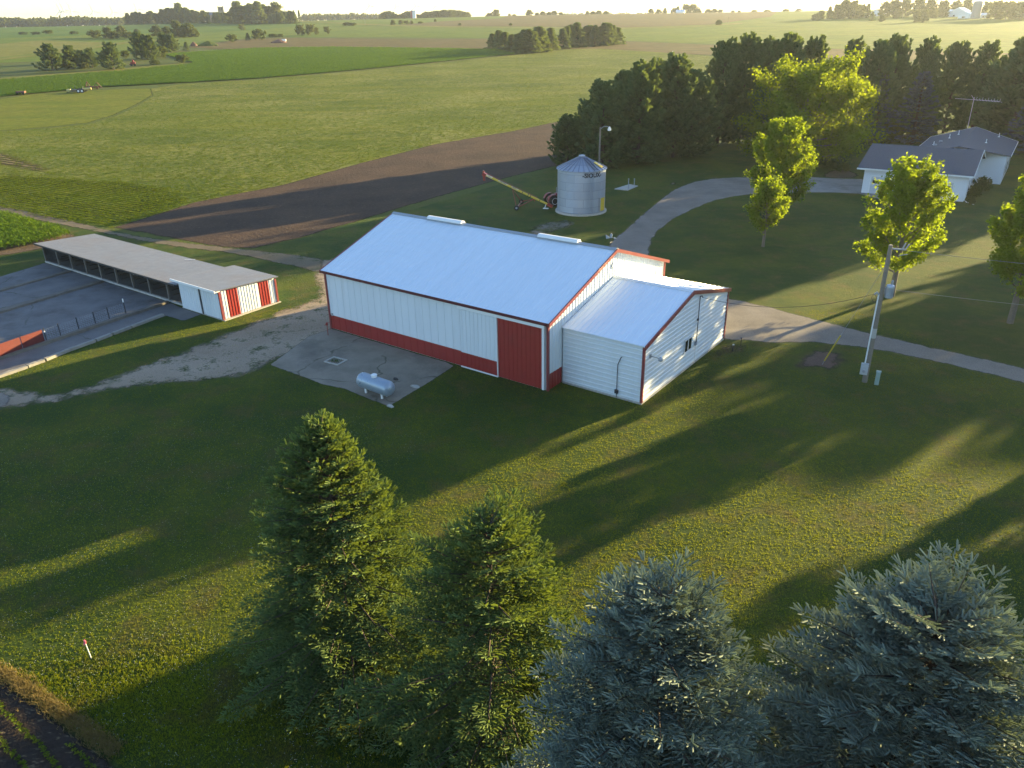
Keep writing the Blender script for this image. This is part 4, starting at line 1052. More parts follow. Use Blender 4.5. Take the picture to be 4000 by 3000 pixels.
# ================================================================== red tractor half hidden behind the bin
tc = at(2140, 806); 
trc = thing('tractor', 'red farm tractor without a cab, mostly hidden behind the grain bin', 'tractor', (6.35, 115.4, 0), math.atan2(0.40, 0.92))
bd = MB(); bd.box(0.5, 2.9, -0.36, 0.36, 0.75, 1.62); bd.box(2.9, 3.05, -0.34, 0.34, 0.78, 1.55); bd.box(-0.5, 0.5, -0.3, 0.3, 0.6, 1.0); bd.prism([(0.5, 1.62), (2.9, 1.62), (2.8, 1.72), (0.7, 1.76)], -0.30, 0.30, 'Y')
bd.make('hood', REDM, trc)
MB().box(0.9, 2.7, -0.365, -0.36 + 0.0, 1.15, 1.3).make('side_stripe', WHITEP, trc)
for s in (-1, 1):
    c_ = (0, s * 0.92, 0.82); wl = MB(); wl.lathe([(0.55, -0.24), (0.80, -0.2), (0.82, 0), (0.80, 0.2), (0.55, 0.24)], 24, c_, 'Y'); wl = wl.make('rear_wheel', BLACK, trc); MB().lathe([(0.1, -0.18), (0.48, -0.25), (0.48, 0.25), (0.1, 0.18)], 16, c_, 'Y').make('rim', WHITEP, wl)
    c_ = (2.45, s * 0.78, 0.42); wl = MB(); wl.lathe([(0.25, -0.13), (0.41, -0.1), (0.42, 0), (0.41, 0.1), (0.25, 0.13)], 18, c_, 'Y'); wl = wl.make('front_wheel', BLACK, trc); MB().lathe([(0.05, -0.1), (0.24, -0.14), (0.24, 0.14), (0.05, 0.1)], 12, c_, 'Y').make('rim', WHITEP, wl)
    fm = MB(); P0 = [(0.95 * math.cos(t), 0.82 + 0.95 * math.sin(t)) for t in np.linspace(0.5, 2.9, 9)]; P1 = [(0.90 * math.cos(t), 0.82 + 0.90 * math.sin(t)) for t in np.linspace(2.9, 0.5, 9)]
    fm.prism(P0 + P1, s * 0.70 - 0.24, s * 0.70 + 0.24, 'Y'); fm.make('fender', REDM, trc)
st = MB(); st.box(-0.45, 0.0, -0.26, 0.26, 1.12, 1.24); st.box(-0.52, -0.42, -0.26, 0.26, 1.2, 1.62); st.make('seat', BLACK, trc)
MB().tube([(0.9, 0.2, 1.7), (0.9, 0.2, 2.55)], 0.045, 8).make('exhaust_pipe', GREYP, trc)
sw = MB(); sw.tube([(0.7, 0, 1.5), (0.35, 0, 1.72)], 0.025, 6); sw.tube([(0.33 + 0.09 * math.cos(t) * 0.5, 0.22 * math.sin(t), 1.74 + 0.2 * math.cos(t) * 0.6) for t in np.linspace(0, 2 * PI, 13)], 0.02, 5); sw.make('steering_wheel', DARKM, trc)
MB().prism([(-0.2, 1.05), (0.2, 1.05), (0.0, 1.4)], -0.56, -0.53, 'X').make('warning_triangle', simple('orange_red_sign', (0.75, 0.22, 0.14), 0.5), trc)

# ================================================================== yard light behind the bin
yl = thing('yard_light', 'tall wooden pole with a curved arm and lamp behind the grain bin', 'yard light', (14.05, 122.6, 0), R(-12))
MB().tube([(0, 0, 0), (0, 0, 5), (0, 0, 10.1)], [0.17, 0.14, 0.11], 10).make('pole', POLEW, yl)
ar = MB(); ar.tube([(0.05, 0, 9.85), (0.5, 0, 10.15), (1.0, 0, 10.22), (1.35, 0, 10.05)], 0.04, 6); ar.make('arm', GALV, yl)
MB().lathe([(0.08, 0.22), (0.16, 0.15), (0.16, 0.0), (0.26, -0.1), (0.27, -0.34), (0.12, -0.40)], 14, (1.38, 0, 9.95)).make('lamp_head', WHITEP, yl)

# well slab with two pipes
wc = [at(2400, 740), at(2458, 722), at(2492, 728), at(2452, 745)]
wm_ = MB(); k = 0.12
wm_.add([tuple(p) for p in wc] + [(p.x, p.y, k) for p in wc], [(0, 1, 5, 4), (1, 2, 6, 5), (2, 3, 7, 6), (3, 0, 4, 7), (4, 5, 6, 7)])
ws = wm_.make('well_slab', LIGHTC); tag(ws, 'small concrete well slab in the shaded lawn right of the bin', 'well slab')
for (px, py, h) in ((2454, 742, 1.55), (2477, 728, 1.0)):
    p = at(px, py); wp = thing('well_pipe', 'taller pipe with a cap on the well slab' if h > 1.2 else 'shorter pipe at the back of the well slab', 'pipe', (p.x, p.y, k))
    MB().tube([(0, 0, 0), (0, 0, h)], 0.07, 8).make('pipe', GREYP, wp); MB().lathe([(0.02, 0), (0.12, 0), (0.12, 0.1), (0.03, 0.14)], 8, (0, 0, h)).make('cap', GREYP, wp)
sheet('gravel_spot', smooth_line(GP([(2598, 716), (2630, 708), (2655, 712), (2650, 722), (2610, 728)]), 3), THIN, 5, soft=1.0)
sheet('gravel_spot', smooth_line(GP([(2486, 746), (2505, 741), (2512, 748), (2495, 752)]), 3), THIN, 5, soft=0.6)

# ================================================================== power pole by the drive
UP = Vector((26.37, 52.56, 0)); toc = (Vector((0, 0, 0)) - UP).normalized(); rgt = Vector((-toc.y, toc.x, 0))
up_ = thing('power_pole', 'tall wooden power pole with a grey transformer beside the drive', 'power pole', UP, math.atan2(rgt.y, rgt.x))
HP = 10.45
MB().tube([(0, 0, 0), (0, 0, HP)], [0.19, 0.135], 12).make('pole', POLEW, up_)
t_ = MB(); t_.lathe([(0.24, 0), (0.28, 0.04), (0.28, 0.82), (0.25, 0.92), (0.12, 0.98)], 16, (0.48, 0.1, 6.65)); t_ = t_.make('transformer', GALV, up_)
MB().lathe([(0.05, 0), (0.09, 0.05), (0.06, 0.1), (0.09, 0.15), (0.06, 0.2), (0.09, 0.25), (0.04, 0.34)], 10, (0.55, 0.15, 7.6)).make('bushing', GREYP, t_)
MB().box(0.12, 0.3, 0.0, 0.12, 6.9, 7.4).make('bracket', GREYP, t_)
cr_ = MB(); cr_.bar((0.1, 0, HP - 0.25), (0.95, 0.25, HP - 0.30), 0.08, 0.1); cr_ = cr_.make('arm', GREYP, up_)
fz = MB(); fz.tube([(0.78, 0.22, HP - 0.25), (0.9, 0.25, HP + 0.15)], 0.05, 8); fz.tube([(0.95, 0.25, HP - 0.3), (1.12, 0.3, HP + 0.1)], 0.045, 8); fz.tube([(0.6, 0.2, HP - 0.75), (1.15, 0.3, HP - 0.62)], 0.03, 6); fz.make('cutout_fuse', GREYP, cr_)
cdt = MB(); cdt.tube([(-0.20, -0.10, 1.55), (-0.165, -0.08, 6.9)], 0.05, 8); cdt = cdt.make('conduit', WHITEP, up_)
wh = MB(); wh.tube([(-0.17, -0.08, 6.85), (-0.30, -0.08, 7.0), (-0.42, -0.08, 6.85)], 0.085, 8); wh.make('weather_head', GREYP, cdt)
lw_ = MB(); lw_.tube([(-0.42, -0.08, 6.85), (-0.62, -0.08, 6.6), (-0.45, -0.05, 6.3), (-0.2, -0.05, 6.2), (-0.45, -0.1, 5.6)], 0.02, 5); lw_.tube([(-0.4, -0.08, 6.8), (-0.1, -0.1, 6.4), (0.3, 0.05, 6.75)], 0.02, 5); lw_.make('loose_cable', DARKM, up_)
mb_ = MB(); mb_.box(-0.44, 0.08, -0.38, -0.13, 0.72, 1.58); mb_ = mb_.make('meter_box', simple('pale_grey_steel', (0.42, 0.43, 0.44), 0.5), up_)
MB().lathe([(0.12, 0), (0.12, 0.07), (0.03, 0.1)], 14, (0, 0, 0)).make('meter', GREYP, mb_)
ob = mb_.children[0]; ob.rotation_euler = (PI / 2, 0, 0); ob.location = (-0.18, -0.38, 1.02)
MB().lathe([(0.177, 0), (0.172, 0.75)], 12, (0, 0, 3.55)).make('pole_band', simple('pale_band', (0.40, 0.38, 0.34), 0.6), up_)
MB().box(-0.3, 0.3, -0.12, 0.12, 0, 0.0).v
pd = at(3423, 1502)
pe = thing('cable_pedestal', 'pale green cable pedestal in the grass next to the power pole', 'pedestal', (pd.x, pd.y, 0), math.atan2(rgt.y, rgt.x))
pb = MB(); pb.box(-0.15, 0.15, -0.11, 0.11, 0, 1.02); pb.make('cabinet', simple('pale_green_plastic', (0.26, 0.35, 0.31), 0.5, var=0.08), pe)
MB().prism([(-0.14, 1.02), (0.14, 1.02), (0.12, 1.10), (-0.12, 1.10)], -0.17, 0.17, 'X').make('lid', simple('pale_green_lid', (0.33, 0.40, 0.37), 0.5, var=0.08), pe)
# guy wire with its yellow guard
g0 = at(3210, 1425); top = UP + Z * 9.2; gd = (top - g0).normalized()
gw = thing('guy_wire', 'guy wire of the power pole with a yellow guard on the bare dirt', 'guy wire', g0)
MB().tube([Vector((0, 0, 0)), top - g0], 0.012, 5).make('wire', GALV, gw)
MB().tube([gd * 0.45, gd * 3.1], 0.05, 8).make('guard', YELLOW, gw)
MB().tube([Vector((0, 0, -0.05)), gd * 0.6], 0.022, 6).make('anchor_rod', GREYP, gw)
# power lines
def wire(a, b, sag, r, label):
    pts = []
    for i in range(25):
        t = i / 24; p = Vector(a) * (1 - t) + Vector(b) * t; p.z -= sag * 4 * t * (1 - t); pts.append(p)
    return tag(MB().tube(pts, r, 5).make('power_line', simple('wire_grey', (0.30, 0.30, 0.29), 0.5) if r < 0.016 else DARKM), label, 'power line')
hp1 = UP + Z * (HP - 0.3) + rgt * 0.95
far1 = Vector((82, 36, 11.5))
wire(hp1, far1, 1.4, 0.012, 'upper thin bare line running from the power pole to the right')
wire(UP + Z * 7.3 + rgt * 0.2, far1 - Z * 3.4, 1.2, 0.012, 'lower thin bare line running from the power pole to the right')
ma = ML @ Vector((gx + 0.26, q1.y + 0.1, q1.z - 0.03))
wire(ma, UP + Z * 6.85 - rgt * 0.42, 0.9, 0.017, 'dark service cable hanging from the annex gable to the power pole')

# ================================================================== marker stake
sp = at(357, 2572)
stk = thing('marker_stake', 'white stake with a pink ribbon in the rough grass', 'stake', (sp.x, sp.y, 0), 0.3)
MB().tube([(0, 0, 0), (-0.04, 0, 0.9)], 0.02, 6).make('stake', WHITEP, stk)
PINK = simple('pink_ribbon', (0.85, 0.16, 0.24), 0.6)
rbn = MB(); rbn.bar((-0.04, 0, 0.86), (-0.05, 0, 1.06), 0.055, 0.045); rbn.prism([(-0.05, 1.0), (0.02, 0.98), (-0.1, 0.78), (-0.14, 0.84)], -0.02, 0.02, 'Y'); rbn.make('ribbon', PINK, stk)

# ================================================================== farmhouse
hyaw = math.atan2(-0.499, 0.867) - 0.07
HB = Vector((54.2, 120.3, 0)); MH = Matrix.Translation(HB) @ Matrix.Rotation(hyaw, 4, 'Z')
hs = thing('farmhouse', 'low white farmhouse with grey shingle roofs', 'house', HB, hyaw)
GE, GR_, GRY = 3.75, 6.0, 8.3
w = MB()
w.box(0, 13.9, 0, 16.6, 0, GE)
w.add([(0, 0, GE), (0, 16.6, GE), (0, GRY, GR_ - 0.1), (13.9, 0, GE), (13.9, 16.6, GE), (13.9, GRY, GR_ - 0.1)], [(0, 2, 1), (3, 4, 5)])
z_ = 0.15
while z_ < GE - 0.1:
    w.box(-0.015, 13.915, -0.022, -0.001, z_, z_ + 0.16); w.box(13.901, 13.922, 0.0, 16.6, z_, z_ + 0.16); z_ += 0.2
w.box(4.6, 17.4, 16.7, 34.4, 0, 4.25)
w.add([(4.6, 34.4, 4.25), (17.4, 34.4, 4.25), (11.1, 34.4, 6.2), (4.6, 16.7, 4.25), (17.4, 16.7, 4.25), (11.1, 16.7, 6.2)], [(0, 1, 2), (3, 5, 4)])
w.make('wall', SIDING, hs)
def slab_roof(name, quads, t, mat, par):
    mb = MB()
    for q in quads:
        mb.add([tuple(p) for p in q] + [(p[0], p[1], p[2] - t) for p in q], [(0, 1, 2, 3), (7, 6, 5, 4)] + [(i, 4 + i, 4 + (i + 1) % 4, (i + 1) % 4) for i in range(4)])
    return mb.make(name, mat, par)
ks = (GR_ - GE) / GRY
gr = slab_roof('garage_roof', [[(-1.0, -0.65, GE - 0.65 * ks + 0.22), (14.6, -0.65, GE - 0.65 * ks + 0.22), (14.6, GRY, GR_ + 0.22), (-1.0, GRY, GR_ + 0.22)],
                               [(14.6, 17.1, GE - 0.5 * ks + 0.22), (-1.0, 17.1, GE - 0.5 * ks + 0.22), (-1.0, GRY, GR_ + 0.221), (14.6, GRY, GR_ + 0.221)]], 0.16, SHINGLE, hs)
km = (6.75 - 3.85) / 7.15
mr_ = slab_roof('main_roof', [[(4.2, 12.0, 4.35), (4.2, 34.9, 4.35), (11.1, 34.9, 6.45), (11.1, 9.0, 6.45)],
                              [(17.9, 34.9, 4.35), (17.9, 17.3, 4.35), (11.1, 9.0, 6.451), (11.1, 34.9, 6.451)]], 0.16, SHINGLE, hs)
MB().box(-1.05, 14.65, -0.74, -0.655, GE - 0.65 * ks - 0.02, GE - 0.65 * ks + 0.19).make('gutter', WHITEP, hs)
tm = MB(); tm.bar((14.63, -0.6, GE - 0.6 * ks + 0.12), (14.63, GRY, GR_ + 0.12), 0.05, 0.24); tm.bar((14.63, 17.0, GE - 0.5 * ks + 0.12), (14.63, GRY, GR_ + 0.12), 0.05, 0.24)
tm.bar((17.93, 17.3, 4.25), (17.93, 34.9, 4.25), 0.06, 0.2); tm.bar((17.9, 34.93, 4.27), (11.1, 34.93, 6.36), 0.05, 0.2); tm.bar((4.2, 34.93, 4.27), (11.1, 34.93, 6.36), 0.05, 0.2); tm.bar((4.17, 17.2, 4.25), (4.17, 34.9, 4.25), 0.05, 0.2)
tm.make('roof_trim', WHITEP, hs)
gd_ = MB(); gd_.box(1.1, 5.9, -0.06, -0.024, 0.05, 2.55); gd_ = gd_.make('garage_door', simple('pale_grey_door', (0.52, 0.54, 0.58), 0.5, var=0.04), hs)
fr = MB(); fr.box(0.95, 1.1, -0.075, -0.024, 0.05, 2.68); fr.box(5.9, 6.05, -0.075, -0.024, 0.05, 2.68); fr.box(1.1, 5.9, -0.075, -0.024, 2.56, 2.68); fr.make('frame', WHITEP, gd_)
for i in range(4):
    MB().box(1.35 + i * 1.16, 2.15 + i * 1.16, -0.075, -0.062, 1.55, 2.05).make('pane', GLASS, gd_)
gd2 = MB().box(7.6, 12.2, -0.06, -0.024, 0.05, 2.55).make('garage_door', gd_.data.materials[0], hs)
for i in range(4):
    MB().box(7.85 + i * 1.1, 8.6 + i * 1.1, -0.075, -0.062, 1.55, 2.05).make('pane', GLASS, gd2)
for (a, b) in ((3.0, 3.75), (6.4, 7.15)):
    wi = MB(); wi.box(13.925, 13.96, a, b, 0.9, 2.6); wi = wi.make('window', WHITEP, hs); MB().box(13.962, 13.97, a + 0.08, b - 0.08, 0.98, 2.52).make('pane', GLASS, wi)
dr = MB().box(13.925, 13.97, 10.5, 11.5, 0.1, 2.3).make('side_door', WHITEP, hs); MB().box(13.972, 13.98, 10.7, 11.3, 1.2, 2.1).make('pane', GLASS, dr)
for (a, b, z0_, z1_) in ((19.0, 20.4, 0.9, 2.5), (23.0, 25.6, 0.6, 2.6), (29.5, 31.0, 0.9, 2.5)):
    wi = MB().box(17.405, 17.44, a, b, z0_, z1_).make('window', WHITEP, hs); MB().box(17.442, 17.45, a + 0.1, b - 0.1, z0_ + 0.1, z1_ - 0.1).make('pane', GLASS, wi)
for (x_, y_, h_, r_) in ((8.2, 24.5, 0.7, 0.06), (9.2, 27.5, 0.75, 0.05), (13.9, 21.0, 0.6, 0.05), (15.0, 32.0, 0.7, 0.05), (6.6, 19.0, 0.55, 0.05)):
    zb_ = 6.45 - abs(x_ - 11.1) * 0.304
    v_ = MB(); v_.tube([(x_, y_, zb_ - 0.15), (x_, y_, zb_ + h_)], r_, 8); v_.lathe([(0.2, 0), (0.08, 0.1)], 8, (x_, y_, zb_ + 0.03)); v_.make('vent_pipe', WHITEP, hs)
for (x_, y_) in ((7.3, 21.6), (7.0, 17.5)):
    zb_ = 6.45 - abs(x_ - 11.1) * 0.304
    MB().lathe([(0.26, -0.12), (0.28, 0.18), (0.18, 0.26), (0.05, 0.28)], 10, (x_, y_, zb_)).make('roof_vent', GREYP, hs)
dp = MB(); dp.tube([(13.98, -0.06, 3.5), (13.98, -0.06, 0.3), (14.3, -0.4, 0.12), (15.4, -1.5, 0.06)], 0.06, 6); dp.make('downspout', WHITEP, hs)
HDRIVE = mat_concrete('house_drive_concrete', (0.25, 0.235, 0.21), (0.31, 0.29, 0.26), soft=(0.2, 1.0, 0.0, 0.2), crack=False)
sheet('house_drive', GP([(3130, 690), (3250, 697), (3365, 700), (3480, 730), (3580, 775), (3480, 790), (3355, 757), (3250, 752), (3130, 752)]), HDRIVE, 6, soft=0.3)

# antenna behind the house
an = Vector((MH @ Vector((9.5, 38.5, 0))))
ant_h = height_for(an.x, an.y, 380)
at_ = thing('tv_antenna', 'tall television antenna on a thin mast behind the farmhouse', 'antenna', an, R(-8))
PALE = simple('pale_aluminium', (0.55, 0.53, 0.55), 0.5, 0.1)
MB().tube([(0, 0, 0), (0, 0, ant_h)], 0.05, 6).make('mast', PALE, at_)
bm_ = MB(); bm_.bar((-3.0, 0.3, ant_h - 0.2), (4.2, -0.4, ant_h - 0.7), 0.07, 0.06)
for i in range(16):
    t = i / 15; c_ = Vector((-3.0 + 7.2 * t, 0.3 - 0.7 * t, ant_h - 0.2 - 0.5 * t)); l_ = 0.55 + 0.9 * t if t > 0.42 else 0.35
    bm_.bar(c_ - Vector((0.1, 1, 0.0)) * l_, c_ + Vector((0.1, 1, 0.0)) * l_, 0.03)
    if t > 0.42: bm_.bar(c_, c_ + Vector((0.25, 0.3, 0.25 + 0.2 * (i % 2))), 0.04)
bm_.bar((0, 0, ant_h - 0.3), (-0.5, 0.1, ant_h + 0.35), 0.06)
bm_.make('boom', PALE, at_)
# ------------------------------------------------------------------ foliage
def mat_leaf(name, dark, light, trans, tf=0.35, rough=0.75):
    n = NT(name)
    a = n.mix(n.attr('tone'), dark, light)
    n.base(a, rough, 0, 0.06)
    t = n.node('BsdfTranslucent'); n.put(t.inputs['Color'], n.mix(n.attr('tone'), tuple(c * 0.75 for c in trans), trans))
    mx = n.node('MixShader'); mx.inputs[0].default_value = tf
    n.t.links.new(n.b.outputs[0], mx.inputs[1]); n.t.links.new(t.outputs[0], mx.inputs[2]); n.t.links.new(mx.outputs[0], n.out.inputs['Surface'])
    return n.mat

BARK = simple('bark', (0.085, 0.062, 0.045), 0.95, var=0.3, scale=6.0)
GREYBARK = simple('grey_bark', (0.15, 0.125, 0.10), 0.95, var=0.3, scale=6.0)
SPRUCE_M = mat_leaf('spruce_needles', (0.06272, 0.1078, 0.05), (0.1848, 0.242, 0.075), (0.28, 0.352, 0.03), 0.22)
BLUE_M = mat_leaf('blue_spruce_needles', (0.170, 0.212, 0.165), (0.262, 0.300, 0.235), (0.17, 0.21, 0.08), 0.15)
PINE_M = mat_leaf('pine_needles', (0.046, 0.0851, 0.0506), (0.1288, 0.1782, 0.0792), (0.253, 0.322, 0.055), 0.22)
BLUEFAR_M = mat_leaf('far_blue_spruce_needles', (0.056, 0.0728, 0.08925), (0.1344, 0.1568, 0.1845), (0.0896, 0.112, 0.0833), 0.15)
MAPLE_M = mat_leaf('maple_leaves', (0.06301, 0.1122, 0.0098), (0.1422, 0.1952, 0.0168), (0.3863, 0.488, 0.014), 0.50)
BIGLEAF_M = mat_leaf('cottonwood_leaves', (0.0579, 0.104, 0.0091), (0.1316, 0.182, 0.0154), (0.3579, 0.4368, 0.014), 0.46)
FARLEAF_M = mat_leaf('far_leaves', (0.03432, 0.05658, 0.01638), (0.09438, 0.1206, 0.03094), (0.1888, 0.2163, 0.0273), 0.3)
PALELEAF_M = mat_leaf('pale_leaves', (0.06732, 0.08448, 0.0294), (0.1346, 0.1459, 0.0504), (0.1742, 0.192, 0.042), 0.35)

def perp(D):
    ref = np.where(np.abs(D[:, 2:3]) < 0.9, np.array([[0, 0, 1.0]]), np.array([[1.0, 0, 0]]))
    a = np.cross(D, ref); a /= np.linalg.norm(a, axis=1, keepdims=True) + 1e-9
    return a, np.cross(a, D)

def shoots(P, D, L, W, tone, blades=3, fat=0.45):
    """needle shoots: crossing lozenges around an axis"""
    n = len(P); D = D / (np.linalg.norm(D, axis=1, keepdims=True) + 1e-9)
    a, b = perp(D)
    L = np.asarray(L)[:, None]; W = np.asarray(W)[:, None] * 0.5
    vs_ = [P, P + D * L]
    p1, p2 = P + D * L * 0.12, P + D * L * 0.86
    for k in range(blades):
        t = PI * k / blades; d = a * math.cos(t) + b * math.sin(t)
        vs_ += [p1 + d * W, p2 + d * W * 0.8, p2 - d * W * 0.8, p1 - d * W]
    nv = 2 + 4 * blades
    V = np.stack(vs_, 1).reshape(-1, 3)
    o = np.arange(n)[:, None] * nv
    Q = np.concatenate([o + np.array([[0, 2 + 4 * k, 3 + 4 * k, 1]]) for k in range(blades)] + [o + np.array([[0, 1, 4 + 4 * k, 5 + 4 * k]]) for k in range(blades)], 0)
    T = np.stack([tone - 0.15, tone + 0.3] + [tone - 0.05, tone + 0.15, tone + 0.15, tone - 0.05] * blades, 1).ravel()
    return V, Q, np.clip(T, 0, 1)

def rot_az(az): return np.array([math.cos(az), math.sin(az), 0.0])

def conifer(seed, H, RM, whorl, nb, tw_step, sh_step, sh_len, sh_w, prof, el0, el1, bare=0.35, z0=0.04, tw_max=1.0, gaps=0.0, tone0=0.25, blades=2, wob=0.12, sweep=0.12, hang=0.0):
    """whorled branches with side twigs that carry needle shoots; returns trunk shapes and shoot arrays"""
    rg = np.random.default_rng(seed)
    P, D, L, TN = [], [], [], []
    tm = MB(); tr = 0.016 * H + 0.03
    tm.tube([(0, 0, 0), (0, 0, H * 0.5), (0, 0, H * 0.97)], [tr, tr * 0.6, 0.02], 8)
    z = z0 * H; wi = 0
    while z < H * 0.985:
        f = z / H
        Rf = RM * prof(f)
        for j in range(nb):
            if rg.random() < gaps: continue
            az = wi * 2.4 + 2 * PI * j / nb + rg.normal(0, 0.22)
            l = max(0.12, Rf * rg.uniform(0.72, 1.12) * (1 + wob * math.sin(3 * az + seed) ) )
            e = R(el0 + (el1 - el0) * f ** 1.3 + rg.normal(0, 5))
            zz = z + rg.uniform(-0.5, 0.5) * whorl
            h = rot_az(az); sd_ = np.array([-h[1], h[0], 0])
            def pt(s): return h * (s * math.cos(e)) + np.array([0, 0, zz + s * math.sin(e) - 0.05 * hang * s * s + sweep * s ** 3 / max(l, 0.6) ** 2])
            tm.tube([pt(0), pt(l * 0.5), pt(l * 0.93)], [0.018 + 0.011 * l, 0.012 + 0.006 * l, 0.006], 4, caps=False)
            s = l * bare * rg.uniform(0.7, 1.2); side = 1
            while s < l:
                tl = min(tw_max, 0.5 * (l - s) + tw_step * 0.9) * rg.uniform(0.7, 1.15)
                p0 = pt(s); tan = pt(s + 0.05) - p0; tan /= np.linalg.norm(tan)
                for side in (-1, 1):
                    ang = R(rg.uniform(38, 66)) * side
                    d = tan * math.cos(ang) + sd_ * math.sin(ang); d[2] += rg.uniform(-0.22, 0.12); d /= np.linalg.norm(d)
                    m_ = max(1, int(tl / sh_step))
                    t = (np.arange(m_) + rg.uniform(0.2, 0.8)) * sh_step
                    pp = p0 + d * t[:, None]; pp[:, 2] -= 0.10 * t * t
                    sg = np.where(np.arange(m_) % 2 == 0, 1.0, -1.0)[:, None]
                    sdv = np.cross(d, np.array([0, 0, 1.0])); sdv /= np.linalg.norm(sdv) + 1e-9
                    dd = d * 0.8 + sdv * sg * 0.75 + np.array([0, 0, 0.22]) + rg.normal(0, 0.18, (m_, 3))
                    P.append(pp); D.append(dd); L.append(sh_len * rg.uniform(0.7, 1.25, m_))
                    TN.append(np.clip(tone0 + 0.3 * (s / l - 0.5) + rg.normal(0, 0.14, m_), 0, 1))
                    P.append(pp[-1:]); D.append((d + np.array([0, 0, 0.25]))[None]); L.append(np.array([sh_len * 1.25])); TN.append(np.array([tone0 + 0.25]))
                s += tw_step * rg.uniform(0.75, 1.2)
            # the leading shoots at the end of the branch
            for q in range(3):
                P.append(pt(l)[None]); dd = pt(l) - pt(l * 0.8); dd /= np.linalg.norm(dd) + 1e-9; P_ = dd + rg.normal(0, 0.35, 3) + np.array([0, 0, 0.2]); D.append(P_[None]); L.append(np.array([sh_len * 1.5])); TN.append(np.array([tone0 + 0.35]))
        z += whorl * (0.65 + 0.5 * (1 - f)); wi += 1
    for q in range(6):
        P.append(np.array([[0, 0, H * 0.96]])); D.append(np.array([[rg.normal(0, 0.35), rg.normal(0, 0.35), 1.0]])); L.append(np.array([sh_len * 2.2])); TN.append(np.array([0.6]))
    P = np.concatenate(P); D = np.concatenate(D); L = np.concatenate(L); TN = np.concatenate(TN)
    V, Q, T = shoots(P, D, L, np.full(len(P), sh_w) * np.clip(L / sh_len, 0.8, 1.3), TN, blades)
    return tm, V, Q, T

def conifer_thing(name, label, cat, loc, rz, mat, bark, args, group=None):
    t = thing(name, label, cat, loc, rz, group)
    tm, V, Q, T = conifer(**args)
    tm.make('trunk', bark, t)
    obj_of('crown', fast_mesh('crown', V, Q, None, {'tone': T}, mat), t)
    return t

def leafy(seed, H, RM, leaf, nleaf, prof, zc=0.2, nl=18, el=(62, 25), up=0.5, ncl=7, spread=0.5, trunk=None, flat=0.35):
    """broadleaf tree: limbs, branchlets and leaves; the leaves crowd round the outer branchlets in plumes"""
    rg = np.random.default_rng(seed)
    tm = MB(); tr = trunk or 0.014 * H + 0.04
    tm.tube([(0, 0, 0), (0.0, 0, H * 0.3), (0.1, 0.05, H * 0.62), (0.1, 0, H * 0.93)], [tr * 1.25, tr, tr * 0.55, 0.02], 10)
    tips = []
    for i in range(nl):
        f = zc + (0.90 - zc) * (i + 0.5) / nl
        az = i * 2.399 + rg.normal(0, 0.25)
        h = rot_az(az)
        q = (f - zc) / (1 - zc)
        l = RM * prof(q) * rg.uniform(0.82, 1.12)
        e = R(el[1] + (el[0] - el[1]) * q + rg.normal(0, 6))
        base = np.array([0.05, 0.02, H * f * 0.86])
        pts = []
        for s in np.linspace(0, 1, 5):
            pts.append(base + h * (l * s * math.cos(e) * (1 - 0.15 * s)) + np.array([0, 0, l * s * math.sin(e) + up * l * 0.35 * s * s]))
        tm.tube(pts, [tr * 0.42 * (1 - 0.5 * q), tr * 0.3, tr * 0.2, tr * 0.12, 0.012], 5, caps=False)
        for k in range(ncl):
            s = rg.uniform(0.28, 1.0) if k else 1.0
            j = min(3, int(s * 4)); p = pts[j] * (1 - (s * 4 - j)) + pts[j + 1] * (s * 4 - j)
            a2 = az + rg.uniform(-1.25, 1.25); h2 = rot_az(a2)
            d = h2 * rg.uniform(0.4, 1.0) + np.array([0, 0, up * rg.uniform(0.5, 1.6)]); d /= np.linalg.norm(d)
            bl = RM * rg.uniform(0.22, 0.42) * (0.6 + 0.4 * prof(q))
            tm.tube([p, p + d * bl * 0.8], [0.03, 0.008], 4, caps=False)
            tips.append((p, d, bl))
    per = max(8, nleaf // len(tips))
    P, N, TN = [], [], []
    for (p, d, bl) in tips:
        m_ = int(per * bl / (RM * 0.32))
        t = rg.beta(1.6, 1.1, m_) * bl
        w_ = spread * (0.35 + 0.65 * np.sin(PI * np.clip(t / bl * 0.85 + 0.1, 0, 1)))
        off = rg.normal(0, 1, (m_, 3)) * w_[:, None] * 0.55
        pp = p + d * t[:, None] + off
        nn = rg.normal(0, 0.55, (m_, 3)) + np.array([0, 0, flat]) + d * 0.2 + off * 0.5
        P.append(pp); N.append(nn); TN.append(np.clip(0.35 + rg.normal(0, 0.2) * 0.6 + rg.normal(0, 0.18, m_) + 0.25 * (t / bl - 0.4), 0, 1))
    P = np.concatenate(P); N = np.concatenate(N); TN = np.concatenate(TN)
    N /= np.linalg.norm(N, axis=1, keepdims=True) + 1e-9
    a, b = perp(N); n = len(P)
    ph = rg.uniform(0, 2 * PI, n)[:, None]; u = a * np.cos(ph) + b * np.sin(ph); v = np.cross(N, u)
    sz = leaf * rg.uniform(0.7, 1.3, n)[:, None]
    V = np.stack([P - u * sz * 0.6, P + v * sz * 0.42 + N * sz * 0.12, P + u * sz * 0.6, P - v * sz * 0.42 + N * sz * 0.12], 1).reshape(-1, 3)
    Q = np.arange(n * 4).reshape(-1, 4)
    return tm, V, Q, np.repeat(TN, 4)

def leafy_thing(name, label, cat, loc, rz, mat, bark, args, group=None):
    t = thing(name, label, cat, loc, rz, group)
    tm, V, Q, T = leafy(**args)
    tm.make('trunk', bark, t)
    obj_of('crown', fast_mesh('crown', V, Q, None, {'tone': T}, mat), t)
    return t

